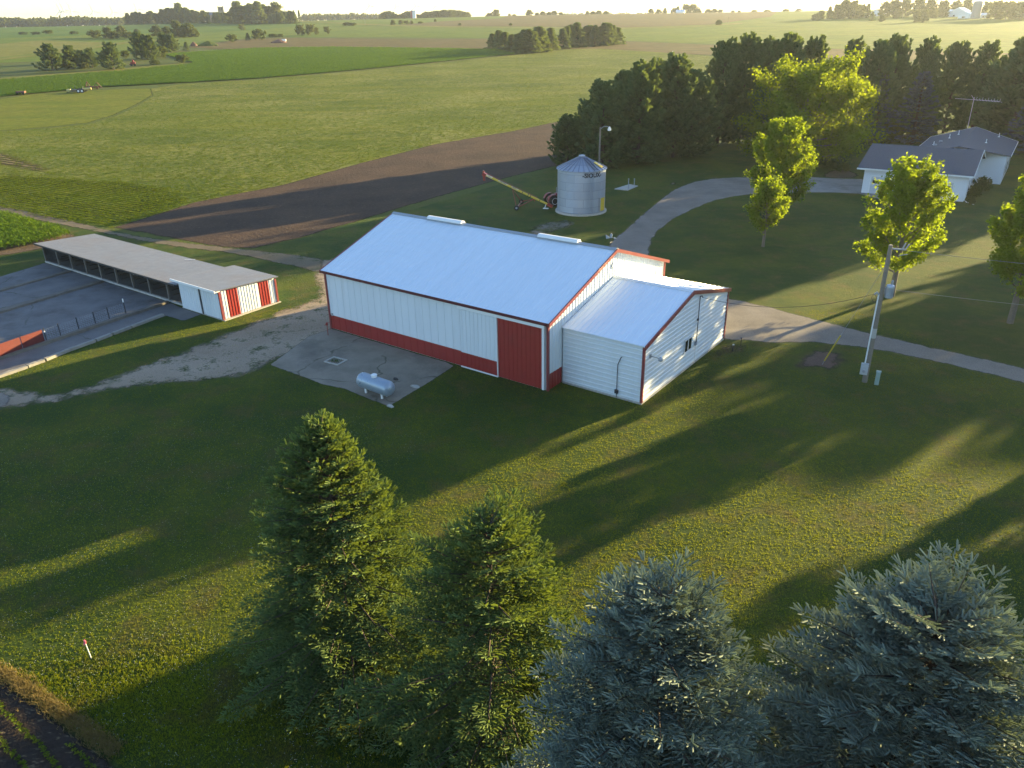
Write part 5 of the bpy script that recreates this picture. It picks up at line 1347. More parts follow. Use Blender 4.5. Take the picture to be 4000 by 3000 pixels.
# ------------------------------------------------------------------ the four spruces in front
cone = lambda p, sh: (lambda f: max(0.02, (1 - f) ** p * (1 - sh * math.exp(-f * 14))))
def spruce_at(px, py, topy, RM, name, label, mat, seed, p, **kw):
    q = G(px, py); H = height_for(q[0], q[1], topy)
    a = dict(seed=seed, H=H, RM=RM, whorl=0.34, nb=9, tw_step=0.185, sh_step=0.09, sh_len=0.19, sh_w=0.050, prof=cone(p, 0.2), el0=-14, el1=45, bare=0.24, z0=0.04, tw_max=1.15, gaps=0.05, hang=0.7)
    a.update(kw)
    return conifer_thing(name, label, 'tree', (q[0], q[1], 0), seed * 1.3, mat, BARK, a)
dome = lambda p, sh: (lambda f: max(0.03, (1 - f) ** p * (1 - sh * math.exp(-f * 14))))
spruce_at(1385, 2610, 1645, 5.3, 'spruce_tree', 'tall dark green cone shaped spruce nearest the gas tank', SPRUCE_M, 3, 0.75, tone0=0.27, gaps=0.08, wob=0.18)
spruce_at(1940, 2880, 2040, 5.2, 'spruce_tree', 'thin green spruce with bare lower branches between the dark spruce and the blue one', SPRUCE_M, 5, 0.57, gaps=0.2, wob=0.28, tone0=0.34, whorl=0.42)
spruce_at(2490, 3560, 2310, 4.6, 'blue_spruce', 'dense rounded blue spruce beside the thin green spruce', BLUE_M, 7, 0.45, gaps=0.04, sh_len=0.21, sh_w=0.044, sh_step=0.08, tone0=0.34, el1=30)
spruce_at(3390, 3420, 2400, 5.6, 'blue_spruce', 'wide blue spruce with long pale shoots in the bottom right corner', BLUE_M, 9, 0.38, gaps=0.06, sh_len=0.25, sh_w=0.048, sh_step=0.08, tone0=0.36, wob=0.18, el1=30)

# ------------------------------------------------------------------ maples and the big broadleaf tree
ov = lambda q: max(0.15, (math.sin(PI * min(1, (q * 0.70 + 0.29)) ** 0.95)) ** 0.75)
def maple_at(px, py, topy, RM, label, seed, n=16000, leaf=0.24, **kw):
    q = G(px, py); H = height_for(q[0], q[1], topy)
    a = dict(seed=seed, H=H, RM=RM, leaf=leaf, nleaf=n, prof=ov, zc=0.2, nl=28, el=(74, 20), up=0.55, ncl=9, spread=0.60)
    a.update(kw)
    return leafy_thing('maple_tree', label, 'tree', (q[0], q[1], 0), seed, MAPLE_M, GREYBARK, a)
maple_at(3482, 1157, 625, 4.4, 'yellow green maple right behind the power pole', 21, 19000, zc=0.20, spread=0.48)
maple_at(3945, 1262, 635, 3.7, 'yellow green maple cut off by the right picture edge', 23, 22000, spread=0.48)
maple_at(3030, 850, 465, 4.9, 'tall yellow green maple between the bend of the drive and the house', 25, 27000, zc=0.13, spread=0.5)
maple_at(2980, 964, 690, 2.5, 'small young maple standing before the tall one', 27, 13000, leaf=0.19, spread=0.42, zc=0.22)
q = (57.2, 53.6)
leafy_thing('maple_tree', 'next maple of the row, outside the picture on the right', 'tree', (q[0], q[1], 0), 2.0, MAPLE_M, GREYBARK, dict(seed=29, H=13.5, RM=6.2, leaf=0.34, nleaf=22000, prof=ov, zc=0.18, nl=24, el=(72, 6), up=0.42, ncl=7, spread=0.65))
q = G(3135, 640); H = height_for(q[0], q[1], 330)
rnd = lambda q: max(0.25, math.sin(PI * min(1, q * 0.62 + 0.36)) ** 0.7)
leafy_thing('broadleaf_tree', 'big round broadleaf tree in front of the dark pines', 'tree', (q[0], q[1], 0), 0.4, BIGLEAF_M, GREYBARK, dict(seed=31, H=H * 0.97, RM=11.5, leaf=0.42, nleaf=36000, prof=rnd, zc=0.08, nl=40, el=(74, -4), up=0.4, ncl=11, spread=1.25, trunk=0.42))

# ------------------------------------------------------------------ pines and blue spruces behind
def pine_args(seed, H, RM, **kw):
    a = dict(seed=seed, H=H, RM=RM, whorl=0.95, nb=7, tw_step=0.50, sh_step=0.36, sh_len=0.62, sh_w=0.30, prof=lambda f: max(0.13, (1 - f) ** 0.55 * (0.75 + 0.5 * f) if f < 0.5 else (1 - f) ** 0.55), el0=-4, el1=38, bare=0.32, z0=0.05, tw_max=1.7, gaps=0.10, tone0=0.30, wob=0.22, sweep=0.5, hang=0.35)
    a.update(kw); return a
PROTO = {}
for i, (sd_, H_, R_) in enumerate(((41, 17.0, 5.2), (43, 18.5, 5.6), (45, 15.5, 5.4))):
    PROTO['pine%d' % i] = conifer_thing('pine_tree', 'pine', 'tree', (0, 0, -60), 0, PINE_M, BARK, pine_args(sd_, H_, R_))
PROTO['blue0'] = conifer_thing('blue_spruce', 'blue spruce', 'tree', (0, 0, -60), 0, BLUEFAR_M, BARK, pine_args(47, 14.0, 3.9, prof=lambda f: max(0.04, (1 - f) ** 0.9), gaps=0.03, el0=-16, el1=30, whorl=0.8, nb=7, sweep=0.1, sh_len=0.42, sh_w=0.2, bare=0.5))
PH = {'pine0': 17.0, 'pine1': 18.5, 'pine2': 15.5, 'blue0': 14.0}
USED = set()
def place(kind, x, y, H, label, group, rz=None, wide=1.0, dz=0.0):
    """the first of a kind is its own prototype, the next ones are copies"""
    s = H / PH[kind]; sc = (s * wide, s * wide, s); lo = (x, y, float(hz(x, y)) + dz)
    rz = random.uniform(0, 6.28) if rz is None else rz
    if kind not in USED:
        USED.add(kind); o = PROTO[kind]; o.location = lo; o.rotation_euler = (0, 0, rz); o.scale = sc; o['label'] = label
        if group: o['group'] = group
        return o
    return dup(PROTO[kind], lo, rz, sc, label, group)
def place_px(kind, px, py, topy, label, group, wide=1.0):
    x, y = G(px, py); return place(kind, x, y, height_for(x, y, topy), label, group, None, wide * (1.55 if kind[:4] == 'pine' else 1.35))
PG = 'pines in the dark shelterbelt behind the bin and the house'
for (k, px, py, ty, wd_, lab) in (
    ('pine2', 2215, 648, 462, 0.95, 'short bushy dark pine at the left end of the shelterbelt, over the soil edge'),
    ('pine0', 2350, 655, 335, 0.85, 'dark pine right behind the yard light'),
    ('pine1', 2490, 640, 262, 0.80, 'sunlit pine second right of the yard light'),
    ('pine0', 2626, 615, 236, 0.78, 'tall pine with a visible trunk over the shaded lawn'),
    ('pine2', 2690, 610, 300, 0.9, 'lower pine at the right flank of the sunlit pines'),
    ('pine1', 2290, 600, 400, 0.75, 'dark pine just left behind the yard light pole'),
    ('pine2', 2425, 590, 300, 0.75, 'dark pine behind the gap right of the yard light'),
    ('pine0', 2550, 580, 250, 0.72, 'dark pine behind the two sunlit pines'),
    ('pine1', 2800, 570, 178, 0.72, 'tall dark pine left of the big round broadleaf tree'),
    ('pine0', 2885, 560, 158, 0.68, 'tallest dark pine above the left edge of the broadleaf crown'),
    ('pine1', 2968, 560, 172, 0.66, 'dark pine peeping over the left part of the broadleaf crown'),
    ('pine2', 3040, 550, 165, 0.66, 'pine with two tips over the top of the broadleaf crown'),
    ('pine0', 3135, 545, 168, 0.62, 'pine just right above the top of the broadleaf crown'),
    ('pine1', 3285, 545, 172, 0.62, 'pale tipped pine right of the broadleaf crown top'),
    ('pine2', 3384, 552, 190, 0.62, 'pine left of the small blue spruce'),
    ('pine0', 3450, 540, 162, 0.62, 'tall pine above the small blue spruce'),
    ('pine1', 3565, 530, 168, 0.62, 'tall pine directly behind the big blue spruce'),
    ('pine2', 3684, 520, 192, 0.66, 'pine right of the big blue spruce, behind the house'),
    ('pine0', 3792, 520, 184, 0.66, 'pine behind the television antenna'),
    ('pine1', 3870, 520, 240, 0.66, 'lower pine at the right of the antenna'),
    ('pine0', 3948, 520, 204, 0.70, 'pine near the right picture edge above the house'),
    ('pine2', 4040, 520, 215, 0.75, 'pine cut off by the right picture edge')):
    place_px(k, px, py, ty, lab, PG, wd_)
for (px, py, ty, wd_, lab) in ((3412, 556, 290, 0.9, 'small blue spruce partly behind the broadleaf crown'), (3560, 565, 285, 1.15, 'big blue grey spruce left of the house roof'), (4010, 600, 330, 1.1, 'blue grey spruce at the right picture edge behind the house')):
    place_px('blue0', px, py, ty, lab, 'blue spruces by the house', wd_)
# trees standing outside the picture on the right; their shadows cross the lawn
for (k, x, y, H_) in (('pine1', 106, 134, 19), ('pine0', 112, 143.5, 19), ('pine2', 107, 147.5, 19), ('pine1', 113, 157, 20), ('pine0', 108, 160, 20), ('pine1', 115, 170, 20), ('pine2', 105, 168, 19), ('pine0', 128, 112, 18), ('pine1', 122, 105, 18), ('pine0', 76, 60, 15), ('pine2', 69, 53, 14), ('pine1', 113, 119, 19), ('pine0', 109, 110.5, 19), ('pine2', 116, 108, 18.5), ('pine1', 80, 50, 16), ('pine0', 64, 43, 14)):
    place(k, x, y, H_, 'dark pine standing out of the picture to the right', 'pines outside the picture', None, 1.4)
# ------------------------------------------------------------------ far trees
def far_conifer(seed, H, RM, **kw):
    a = dict(seed=seed, H=H, RM=RM, whorl=1.3, nb=6, tw_step=1.0, sh_step=0.8, sh_len=1.1, sh_w=0.7, prof=lambda f: max(0.06, (1 - f) ** 0.75), el0=-8, el1=45, bare=0.3, z0=0.03, tw_max=1.4, gaps=0.12, tone0=0.3, blades=2, wob=0.2)
    a.update(kw); return a
def add_proto(key, H, t): PROTO[key] = t; PH[key] = H
for i, (s, H_, R_) in enumerate(((51, 15, 3.0), (52, 16, 2.6), (53, 14, 3.4))):
    add_proto('fc%d' % i, H_, conifer_thing('conifer_tree', 'conifer', 'tree', (0, 0, -60), 0, PINE_M, BARK, far_conifer(s, H_, R_)))
for i, (s, H_, R_) in enumerate(((55, 13, 5.2), (56, 12, 4.8))):
    add_proto('fp%d' % i, H_, conifer_thing('pine_tree', 'pine', 'tree', (0, 0, -60), 0, PINE_M, BARK, far_conifer(s, H_, R_, prof=lambda f: max(0.12, (1 - f) ** 0.55), el0=5, el1=40, sh_len=0.9, sh_w=0.5, tw_step=0.7, sh_step=0.6, sweep=0.4)))
for i, (s, H_, R_, m__) in enumerate(((61, 12, 5.0, FARLEAF_M), (62, 13, 5.4, FARLEAF_M), (63, 12, 5.0, PALELEAF_M))):
    add_proto('fl%d' % i, H_, leafy_thing('broadleaf_tree', 'broadleaf', 'tree', (0, 0, -60), 0, m__, BARK, dict(seed=s, H=H_, RM=R_, leaf=1.0, nleaf=2800, prof=rnd, zc=0.03, nl=22, el=(72, -8), up=0.35, ncl=6, spread=1.3)))
for i, (s, H_, R_, m__) in enumerate(((65, 4, 3.4, FARLEAF_M), (66, 4, 3.4, PALELEAF_M))):
    add_proto('sh%d' % i, H_, leafy_thing('shrub', 'shrub', 'shrub', (0, 0, -60), 0, m__, BARK, dict(seed=s, H=H_, RM=R_, leaf=0.55, nleaf=1500, prof=rnd, zc=0.02, nl=14, el=(70, 12), up=0.4, ncl=5, spread=0.7, trunk=0.06)))
def S1(x): return x * 0.452          # the enlarged strips I measured in
def far(kind, x0, zx, zb, zt, label, group, wide=1.0, minh=2.0):
    px, py, ty = x0 + zx * 0.452, zb * 0.452, zt * 0.452
    x, y = G(px, py); return place(kind, x, y, max(minh, height_for(x, y, ty)), label, group, None, wide * (1.35 if kind[:2] in ('fl', 'fp') else 1.1))

g_ = 'pines around the old machinery'
for (k, zx, zb, zt, wd_, lab) in (('fp0', 460, 608, 402, 1.15, 'big brownish pine at the left end of the far pine clump'), ('fp1', 630, 595, 412, 1.0, 'rusty green pine second from the left in the far clump'), ('fp0', 720, 590, 450, 0.9, 'pine in the middle gap of the far clump'),
    ('fp1', 800, 585, 432, 0.85, 'dark pine in the middle of the far clump'), ('fp0', 905, 570, 465, 1.0, 'dark pine behind the round one in the far clump'), ('fp1', 985, 600, 388, 1.0, 'round sunlit pine at the right end of the far pine clump'), ('sh0', 1085, 500, 452, 1.0, 'low dark bush behind the round sunlit pine'),
    ('fp0', 1230, 515, 302, 0.95, 'broad high pine behind the small red machine'), ('fp1', 1310, 512, 320, 0.9, 'right half of the broad pine pair'), ('sh0', 1395, 500, 425, 1.2, 'low pine bush at the foot of the broad pine'), ('fp0', 1425, 448, 296, 0.8, 'dark pine behind the broad pines'), ('fp1', 1495, 446, 308, 0.95, 'round dark pine at the corn edge'),
    ('fc2', 1615, 436, 368, 1.3, 'small lone pointed conifer at the corn corner'), ('sh0', 1575, 545, 490, 1.3, 'ragged bush on the dry grass strip'), ('sh0', 1340, 562, 538, 1.4, 'low bush right of the small red machine'), ('sh0', 580, 600, 540, 1.2, 'low scrub under the rusty green pine'), ('sh1', 740, 596, 555, 1.0, 'pale scrub under the middle pines')):
    far(k, 0, zx, zb, zt, lab, g_, wd_)
g_ = 'trees in the far left dip'
for (k, zx, zb, zt, wd_, lab) in (('sh0', 830, 330, 278, 1.5, 'dark bush at the left of the far dip'), ('fl0', 935, 332, 236, 0.9, 'dark round tree in the far dip'), ('fl2', 1050, 318, 224, 0.9, 'pale feathery tree in the far dip'), ('sh0', 985, 336, 286, 1.6, 'dark bush before the pale feathery tree'), ('sh0', 1110, 332, 290, 1.6, 'dark bush right of the pale feathery tree'),
    ('fl0', 1190, 325, 254, 0.8, 'small round tree left of the big dark grove'), ('fl1', 1355, 312, 222, 1.0, 'left tree of the big dark grove'), ('fl0', 1450, 315, 232, 1.0, 'second tree of the big dark grove'), ('fl1', 1545, 322, 182, 0.85, 'tallest tree of the big dark grove'), ('fl0', 1640, 322, 208, 1.0, 'right tree of the big dark grove'), ('sh1', 1600, 323, 262, 1.2, 'pale shrub before the big dark grove'), ('fl0', 1690, 318, 250, 0.9, 'low tree closing the dark grove on the right'),
    ('sh0', 2010, 366, 314, 1.2, 'round dark bush by the earth strip'), ('fc2', 2145, 348, 290, 1.3, 'small dark conifer right of the round bush'), ('sh1', 2090, 264, 224, 0.9, 'pale shrub alone in the green field'),
    ('sh0', 200, 300, 281, 2.2, 'low hedge bush in the far left field, left one'), ('sh0', 310, 300, 281, 2.4, 'low hedge bush in the far left field, middle one'), ('sh0', 420, 296, 269, 2.0, 'low hedge bush in the far left field, tallest one'), ('sh0', 640, 297, 276, 2.0, 'low hedge bush alone right of the hedge')):
    far(k, 0, zx, zb, zt, lab, g_, wd_)
g_ = 'bushes on the far green field'
for (k, zx, zb, zt, wd_, lab) in (('sh1', 382, 306, 238, 0.8, 'roundest of three yellow green bushes on the far field'), ('sh1', 470, 306, 234, 0.85, 'middle of three yellow green bushes on the far field'), ('sh1', 525, 300, 252, 0.6, 'thin bush beside the middle yellow green bush'), ('sh1', 616, 294, 246, 0.8, 'yellow green bush standing apart on the far field'),
    ('sh0', 790, 224, 200, 2.0, 'dark flat mound of scrub on the far field, left half'), ('sh0', 835, 224, 203, 2.0, 'dark flat mound of scrub on the far field, right half'),
    ('fl0', 1185, 214, 174, 1.1, 'dark bush left of the brown field end'), ('fl2', 1252, 210, 172, 1.0, 'paler bush second at the brown field end'), ('sh1', 1300, 212, 186, 1.3, 'small bush third at the brown field end'), ('fl0', 1345, 209, 180, 1.0, 'dark bush fourth at the brown field end'), ('sh0', 1420, 206, 192, 2.0, 'low scrub right of the four bushes'), ('sh0', 1550, 190, 172, 0.9, 'small bush alone on the brown field edge'),
    ('fl0', 1762, 222, 201, 1.2, 'dark bush alone at the lower edge of the brown field'), ('fl1', 2200, 221, 200, 1.4, 'wide dark bush above the conifer row'), ('sh0', 30, 345, 275, 1.0, 'dark bush at the earth strip end'), ('sh0', 150, 325, 300, 2.0, 'low dark scrub on the earth strip edge'), ('sh0', 215, 322, 300, 1.5, 'end of the low dark scrub on the earth strip')):
    far(k, 1000, zx, zb, zt, lab, g_, wd_)
far('fl1', 2000, 1785, 216, 172, 'single dark round tree between the two far green fields', None, 1.2)
g_ = 'conifers of the far planted row'
lst = [(-165, 425, 300), (-110, 430, 275), (-60, 440, 290), (0, 450, 310), (50, 455, 302), (110, 458, 275), (150, 460, 268), (190, 458, 285), (232, 450, 250), (275, 446, 300), (335, 432, 255),
       (440, 420, 262), (475, 416, 242), (510, 412, 230), (560, 408, 214), (600, 402, 265), (635, 400, 240), (668, 398, 234), (715, 400, 234), (760, 396, 240), (800, 394, 213), (835, 392, 218), (872, 388, 230), (912, 384, 250)]
nm = ['bushy end tree', 'tallest of the left end', 'short tree', 'dark tree', 'dark slim tree', 'pointed tree', 'twin tip tree', 'low tree', 'high tree before the gap', 'short tree before the gap', 'last tree left of the gap',
      'first tree right of the gap', 'second right of the gap', 'third right of the gap', 'highest pointed tree right of the gap', 'low tree between taller ones', 'slim tree sixth right of the gap', 'seventh right of the gap', 'eighth right of the gap', 'ninth right of the gap', 'broad high tree near the right end', 'broad tree beside it near the right end', 'second last tree', 'last tree at the earth strip']
for i, ((zx, zb, zt), n_) in enumerate(zip(lst, nm)):
    far('fc%d' % (i % 3), 2000, zx, zb, zt, 'conifer of the far planted row, ' + n_, g_, 1.6 if i > 10 else 2.0)
for (zx, zb, zt) in ((170, 462, 430), (320, 445, 395)): far('sh1', 2000, zx, zb, zt, 'pale shrub at the foot of the far conifer row' + (', near the gap' if zx > 200 else ', before the dark trees'), g_, 0.9)

# wood round the church
g_ = 'tall conifers in the wood round the church'
for i in range(58):
    zx = 1120 + i * 25 + random.uniform(-10, 10)
    zb = 197 + (zx - 1120) * 0.006 + random.uniform(-5, 5)
    zt = 125 - 45 * math.exp(-((zx - 1560) / 180.0) ** 2) + random.uniform(-14, 12)
    if 2030 < zx < 2330: zt = random.uniform(25, 75)
    if zx > 2440: zt = random.uniform(95, 130)
    if 1840 < zx < 1990: zt = random.uniform(108, 122)
    if abs(zx - 1566) < 14: zt = 40
    lab = 'tall dark conifer in the wood round the church' if zx < 2000 else 'high pointed conifer at the right end of the church wood'
    far('fc%d' % (i % 3), 0, zx, zb, zt, lab, g_ if zx < 2000 else 'pointed conifers at the end of the church wood', 1.7)
far('fl2', 0, 2400, 200, 22, 'high pale broadleaf tree at the right end of the church wood', None, 0.75)
far('fl1', 0, 2365, 200, 60, 'dark broadleaf tree left of the high pale one', None, 0.8)
for zx in (2545, 2590): far('fc1', 0, zx, 180, 95, 'slim conifer standing apart right of the church wood' + (', farther right' if zx > 2560 else ''), None, 0.8)

# clumps along the crest, and far woods
def crest(x0, zx, dist, zt, kind, label, group, wide=1.0):
    px = x0 + zx * 0.452; x, y = GR(px, dist)
    return place(kind, x, y, max(5.0, height_for(x, y, zt * 0.452)), label, group, None, wide * 1.5)
g_ = 'trees on the skyline'
for i in range(30):
    zx = 1100 + i * 25; zt = 128 - 30 * (0.5 + 0.5 * math.sin(i * 0.9)) if zx < 1480 else 112 - 22 * math.sin(PI * (zx - 1450) / 420.0) + random.uniform(-5, 6)
    crest(1000, zx, 1560 + random.uniform(0, 60), zt, ('fl0', 'fl1', 'fl2')[i % 3 if i % 4 == 0 else i % 2], 'tree of the skyline grove behind the far silos', 'skyline grove by the silos', 1.0)
for (x0, zx, zt, k, lab, wd_) in ((1000, 2020, 114, 'fl0', 'low dark tree on the skyline right of the grove', 1.6), (1000, 2075, 82, 'fl2', 'single high tree on the skyline', 0.8), (1000, 2190, 118, 'fl2', 'tree at the left of the middle skyline clump', 0.8),
    (2000, 20, 128, 'fl0', 'dark flat tree on the middle skyline', 1.5), (2000, 150, 85, 'fl1', 'round tree on the middle skyline', 0.9), (2000, 215, 110, 'fl0', 'low tree second on the middle skyline', 1.2), (2000, 265, 98, 'fl1', 'tree third on the middle skyline', 1.1), (2000, 320, 104, 'fl0', 'tree fourth on the middle skyline', 1.1), (2000, 365, 93, 'fl2', 'pale tree fifth on the middle skyline', 1.0), (2000, 420, 106, 'fl0', 'tree sixth on the middle skyline', 1.2),
    (2000, 650, 95, 'fl2', 'pale tree left of the small right skyline clump', 0.7), (2000, 700, 98, 'fl0', 'left tree of the small right skyline clump', 1.1), (2000, 750, 90, 'fl1', 'middle tree of the small right skyline clump', 1.1), (2000, 810, 96, 'fl0', 'right tree of the small right skyline clump', 1.1),
    (2000, 1200, 78, 'fl0', 'tree left of the white skyline house', 0.9), (2000, 1265, 80, 'fl1', 'second tree left of the white skyline house', 1.0), (2000, 1320, 74, 'fc0', 'pointed tree left of the white skyline house', 1.4), (2000, 1400, 72, 'fl0', 'tree touching the white skyline house on its left', 1.0), (2000, 1430, 60, 'fc1', 'pointed tree over the white skyline house', 1.3), (2000, 1500, 38, 'fl1', 'big round tree over the white skyline house', 0.9), (2000, 1560, 38, 'fl0', 'big round tree right of the white skyline house', 0.9), (2000, 1606, 72, 'fl1', 'low tree at the right of the big round ones', 1.0),
    (2000, 1690, 80, 'fl0', 'first of three low trees on the right skyline', 1.2), (2000, 1745, 76, 'fl1', 'second of three low trees on the right skyline', 1.2), (2000, 1800, 82, 'fl0', 'third of three low trees on the right skyline', 1.2), (2000, 1905, 90, 'fl0', 'tiny tree on the right skyline', 1.2), (2000, 1960, 90, 'fl1', 'tiny tree on the right skyline near the field end', 1.2), (2000, 2090, 88, 'fl0', 'flat tree on the far right skyline', 2.0), (2000, 2200, 86, 'fl1', 'flat tree on the skyline before the farm', 2.0), (3000, 150, 88, 'fl0', 'low tree on the skyline left of the right hand farm', 2.0), (3000, 260, 84, 'fl1', 'low tree on the skyline next to the right hand farm', 2.0)):
    crest(x0, zx, 1585, zt, k, lab, g_, wd_)

def distant_wood(name, x0, xs, zts, dist, mat, n, label):
    """a far wood that reads as one mass"""
    rg = np.random.default_rng(abs(hash(name)) % 1000 if False else len(name) * 7 + int(dist)); P, D, L, T = [], [], [], []
    for i in range(n):
        u = (i + rg.uniform()) / n; zx = xs[0] + (xs[1] - xs[0]) * u
        x, y = GR(x0 + zx * 0.452, dist + rg.uniform(-60, 60))
        zt = np.interp(u, np.linspace(0, 1, len(zts)), zts) + rg.uniform(-5, 7)
        h = max(4.0, height_for(x, y, zt * 0.452)); b = float(hz(x, y)); r_ = rg.uniform(5, 9); m_ = 26
        th = rg.uniform(0, 2 * PI, m_); ph_ = np.arccos(rg.uniform(-0.6, 1, m_)); rr_ = r_ * rg.uniform(0.7, 1.0, m_)
        c_ = np.stack([x + rr_ * np.sin(ph_) * np.cos(th), y + rr_ * np.sin(ph_) * np.sin(th), b + h - r_ + rr_ * np.cos(ph_)], 1); c_[: m_ // 3, 2] = b + rg.uniform(0.5, max(1.0, h - r_), m_ // 3)
        P.append(c_); D.append(rg.normal(0, 1, (m_, 3))); L.append(rg.uniform(3, 5.5, m_)); T.append(np.clip(0.3 + rg.normal(0, 0.2) + rg.normal(0, 0.1, m_), 0, 1))
    P = np.concatenate(P); V, Q, T = shoots(P, np.concatenate(D), np.concatenate(L), np.full(len(P), 3.6), np.concatenate(T), 3)
    return tag(obj_of(name, fast_mesh(name, V, Q, None, {'tone': T}, mat)), label, 'wood', None, 'stuff')
distant_wood('distant_wood', 0, (-120, 1130), (152, 158, 165, 160, 150, 152, 160, 150), 2050, FARLEAF_M, 190, 'long blue hazy wood along the far left horizon')
distant_wood('distant_wood', 1000, (395, 1100), (128, 126, 124, 124, 122, 128, 126), 2250, FARLEAF_M, 110, 'hazy wood on the horizon right of the church wood')
distant_wood('distant_wood', 2000, (440, 1180), (118, 116, 114, 118), 2400, FARLEAF_M, 60, 'thin hazy wood line on the middle horizon')

# farmstead far on the right
g_ = 'trees round the right hand farm'
for (k, zx, zb, zt, wd_, lab) in (('sh0', 410, 182, 135, 1.0, 'round bush at the lower left corner of the farm grove'), ('fl0', 455, 166, 90, 0.8, 'low dark tree at the left of the farm grove'), ('fc0', 525, 168, 64, 1.2, 'dark conifer left in the farm grove'), ('fl1', 595, 165, 40, 0.8, 'dark tree second in the farm grove'), ('fc2', 630, 162, 80, 1.1, 'conifer before the tall tree in the farm grove'), ('fl0', 660, 160, 2, 0.7, 'tallest tree left of the white farm house'), ('fl1', 725, 162, 8, 0.7, 'tall tree beside the tallest one in the farm grove'), ('fl0', 775, 158, 45, 0.7, 'dark tree near the white farm house'), ('fc1', 855, 154, 40, 1.3, 'pointed conifer over the white farm house'), ('fl0', 805, 150, 40, 0.7, 'reddish dark tree left of the pointed conifer'),
    ('fc2', 895, 182, 108, 1.2, 'small conifer before the white farm house'), ('fl0', 985, 188, 132, 1.0, 'round bush on the farm lawn'), ('fl1', 1000, 150, 15, 0.7, 'dark tree behind the white farm house'), ('fl0', 1080, 148, 0, 0.8, 'big dark tree in the middle of the farm'), ('fl1', 1180, 145, -10, 0.8, 'second big dark tree in the middle of the farm'), ('fl0', 1290, 145, -12, 0.8, 'third big dark tree in the middle of the farm'), ('fl1', 1390, 145, -8, 0.75, 'sunlit big tree in the middle of the farm'),
    ('fl2', 1105, 160, 88, 0.7, 'small yellowish tree on the farm lawn'), ('fl2', 1280, 192, 92, 0.6, 'thin pale tree on the farm lawn'), ('fl2', 1345, 194, 90, 0.6, 'thin pale tree second on the farm lawn'), ('fl2', 1420, 160, 70, 0.7, 'pale tree before the white barns'), ('fl2', 1510, 150, 60, 0.9, 'pale bushy tree left of the white barns'),
    ('fl0', 1500, 140, 5, 0.8, 'dark tree behind the white barns, left'), ('fl1', 1610, 138, 5, 0.8, 'dark tree behind the white barns, middle'), ('fl0', 1700, 138, 0, 0.8, 'dark tree behind the white barns, near the silo'), ('fl1', 1880, 150, 15, 0.8, 'dark tree right behind the silo'), ('fl0', 1960, 165, 8, 0.9, 'broad dark tree right of the silo'), ('fl1', 2050, 168, 12, 0.9, 'broad dark tree farther right of the silo'), ('fl0', 2130, 170, 20, 0.8, 'dark tree near the right picture edge of the farm'), ('fc0', 2175, 172, 28, 1.4, 'pointed tree at the right picture edge of the farm'), ('fl1', 2240, 172, 20, 0.9, 'tree at the very right end of the farm')):
    far(k, 3000, zx, zb, zt, lab, g_, wd_)

# ------------------------------------------------------------------ far buildings
def far_house(name, label, cat, x0, zx0, zx1, zb, eave, ridge, depth, roofc, wallc, flip=False, grp=None, turn=0.0):
    a = G(x0 + zx0 * 0.452, zb * 0.452); b = G(x0 + zx1 * 0.452, zb * 0.452)
    L_ = math.hypot(b[0] - a[0], b[1] - a[1]); yaw = math.atan2(b[1] - a[1], b[0] - a[0]) + turn
    z0 = min(float(hz(*a)), float(hz(*b))) - 0.3
    t = thing(name, label, cat, (a[0], a[1], z0), yaw, grp)
    w = MB(); w.box(0, L_, 0, depth, 0, eave)
    if flip: w.add([(0, 0, eave), (L_, 0, eave), (L_ / 2, 0, ridge - 0.1), (0, depth, eave), (L_, depth, eave), (L_ / 2, depth, ridge - 0.1)], [(0, 1, 2), (3, 5, 4)])
    else: w.add([(0, 0, eave), (0, depth, eave), (0, depth / 2, ridge - 0.1), (L_, 0, eave), (L_, depth, eave), (L_, depth / 2, ridge - 0.1)], [(0, 2, 1), (3, 4, 5)])
    w.make('wall', wallc, t)
    r = MB()
    if flip: r.prism([(-0.4, eave - 0.1), (L_ / 2, ridge), (L_ + 0.4, eave - 0.1), (L_ + 0.4, eave + 0.2), (L_ / 2, ridge + 0.3), (-0.4, eave + 0.2)], -0.4, depth + 0.4, 'Y')
    else: r.prism([(-0.4, eave - 0.1), (depth / 2, ridge), (depth + 0.4, eave - 0.1), (depth + 0.4, eave + 0.2), (depth / 2, ridge + 0.3), (-0.4, eave + 0.2)], -0.4, L_ + 0.4, 'X')
    r.make('roof', roofc, t)
    n_ = max(1, int(L_ / 6))
    for i in range(n_):
        MB().box((i + 0.35) * L_ / n_, (i + 0.62) * L_ / n_, -0.06, -0.005, 0.9, min(2.4, eave - 0.3)).make('window', GLASS, t)
    return t
GREYR = simple('far_grey_roof', (0.22, 0.21, 0.22), 0.7)
far_house('farm_house', 'white farm house among the dark trees far on the right', 'house', 3000, 885, 965, 140, 4.5, 8.0, 8, GREYR, SIDING, True)
far_house('farm_house', 'low second farm house right of the white one', 'house', 3000, 985, 1045, 138, 3.2, 6.0, 8, GREYR, SIDING)
far_house('farm_garage', 'tiny white garage left below the white farm house', 'garage', 3000, 832, 870, 150, 2.4, 3.6, 5, GREYR, SIDING)
far_house('farm_barn', 'white far barn with a wide gable left of the silo', 'barn', 3000, 1575, 1690, 146, 6.0, 9.5, 14, ROOFW, WHITE, True)
far_house('farm_shed', 'low white far shed at the foot of the silo', 'shed', 3000, 1638, 1738, 160, 4.5, 7.0, 10, ROOFW, WHITE, True)
far_house('farm_shed', 'small white shed right of the silo', 'shed', 3000, 1828, 1888, 158, 3.2, 5.0, 8, ROOFW, WHITE)
far_house('farm_shed', 'bright white narrow shed left of the wide far barn', 'shed', 3000, 1545, 1572, 146, 5.0, 7.5, 10, ROOFW, WHITE, True)
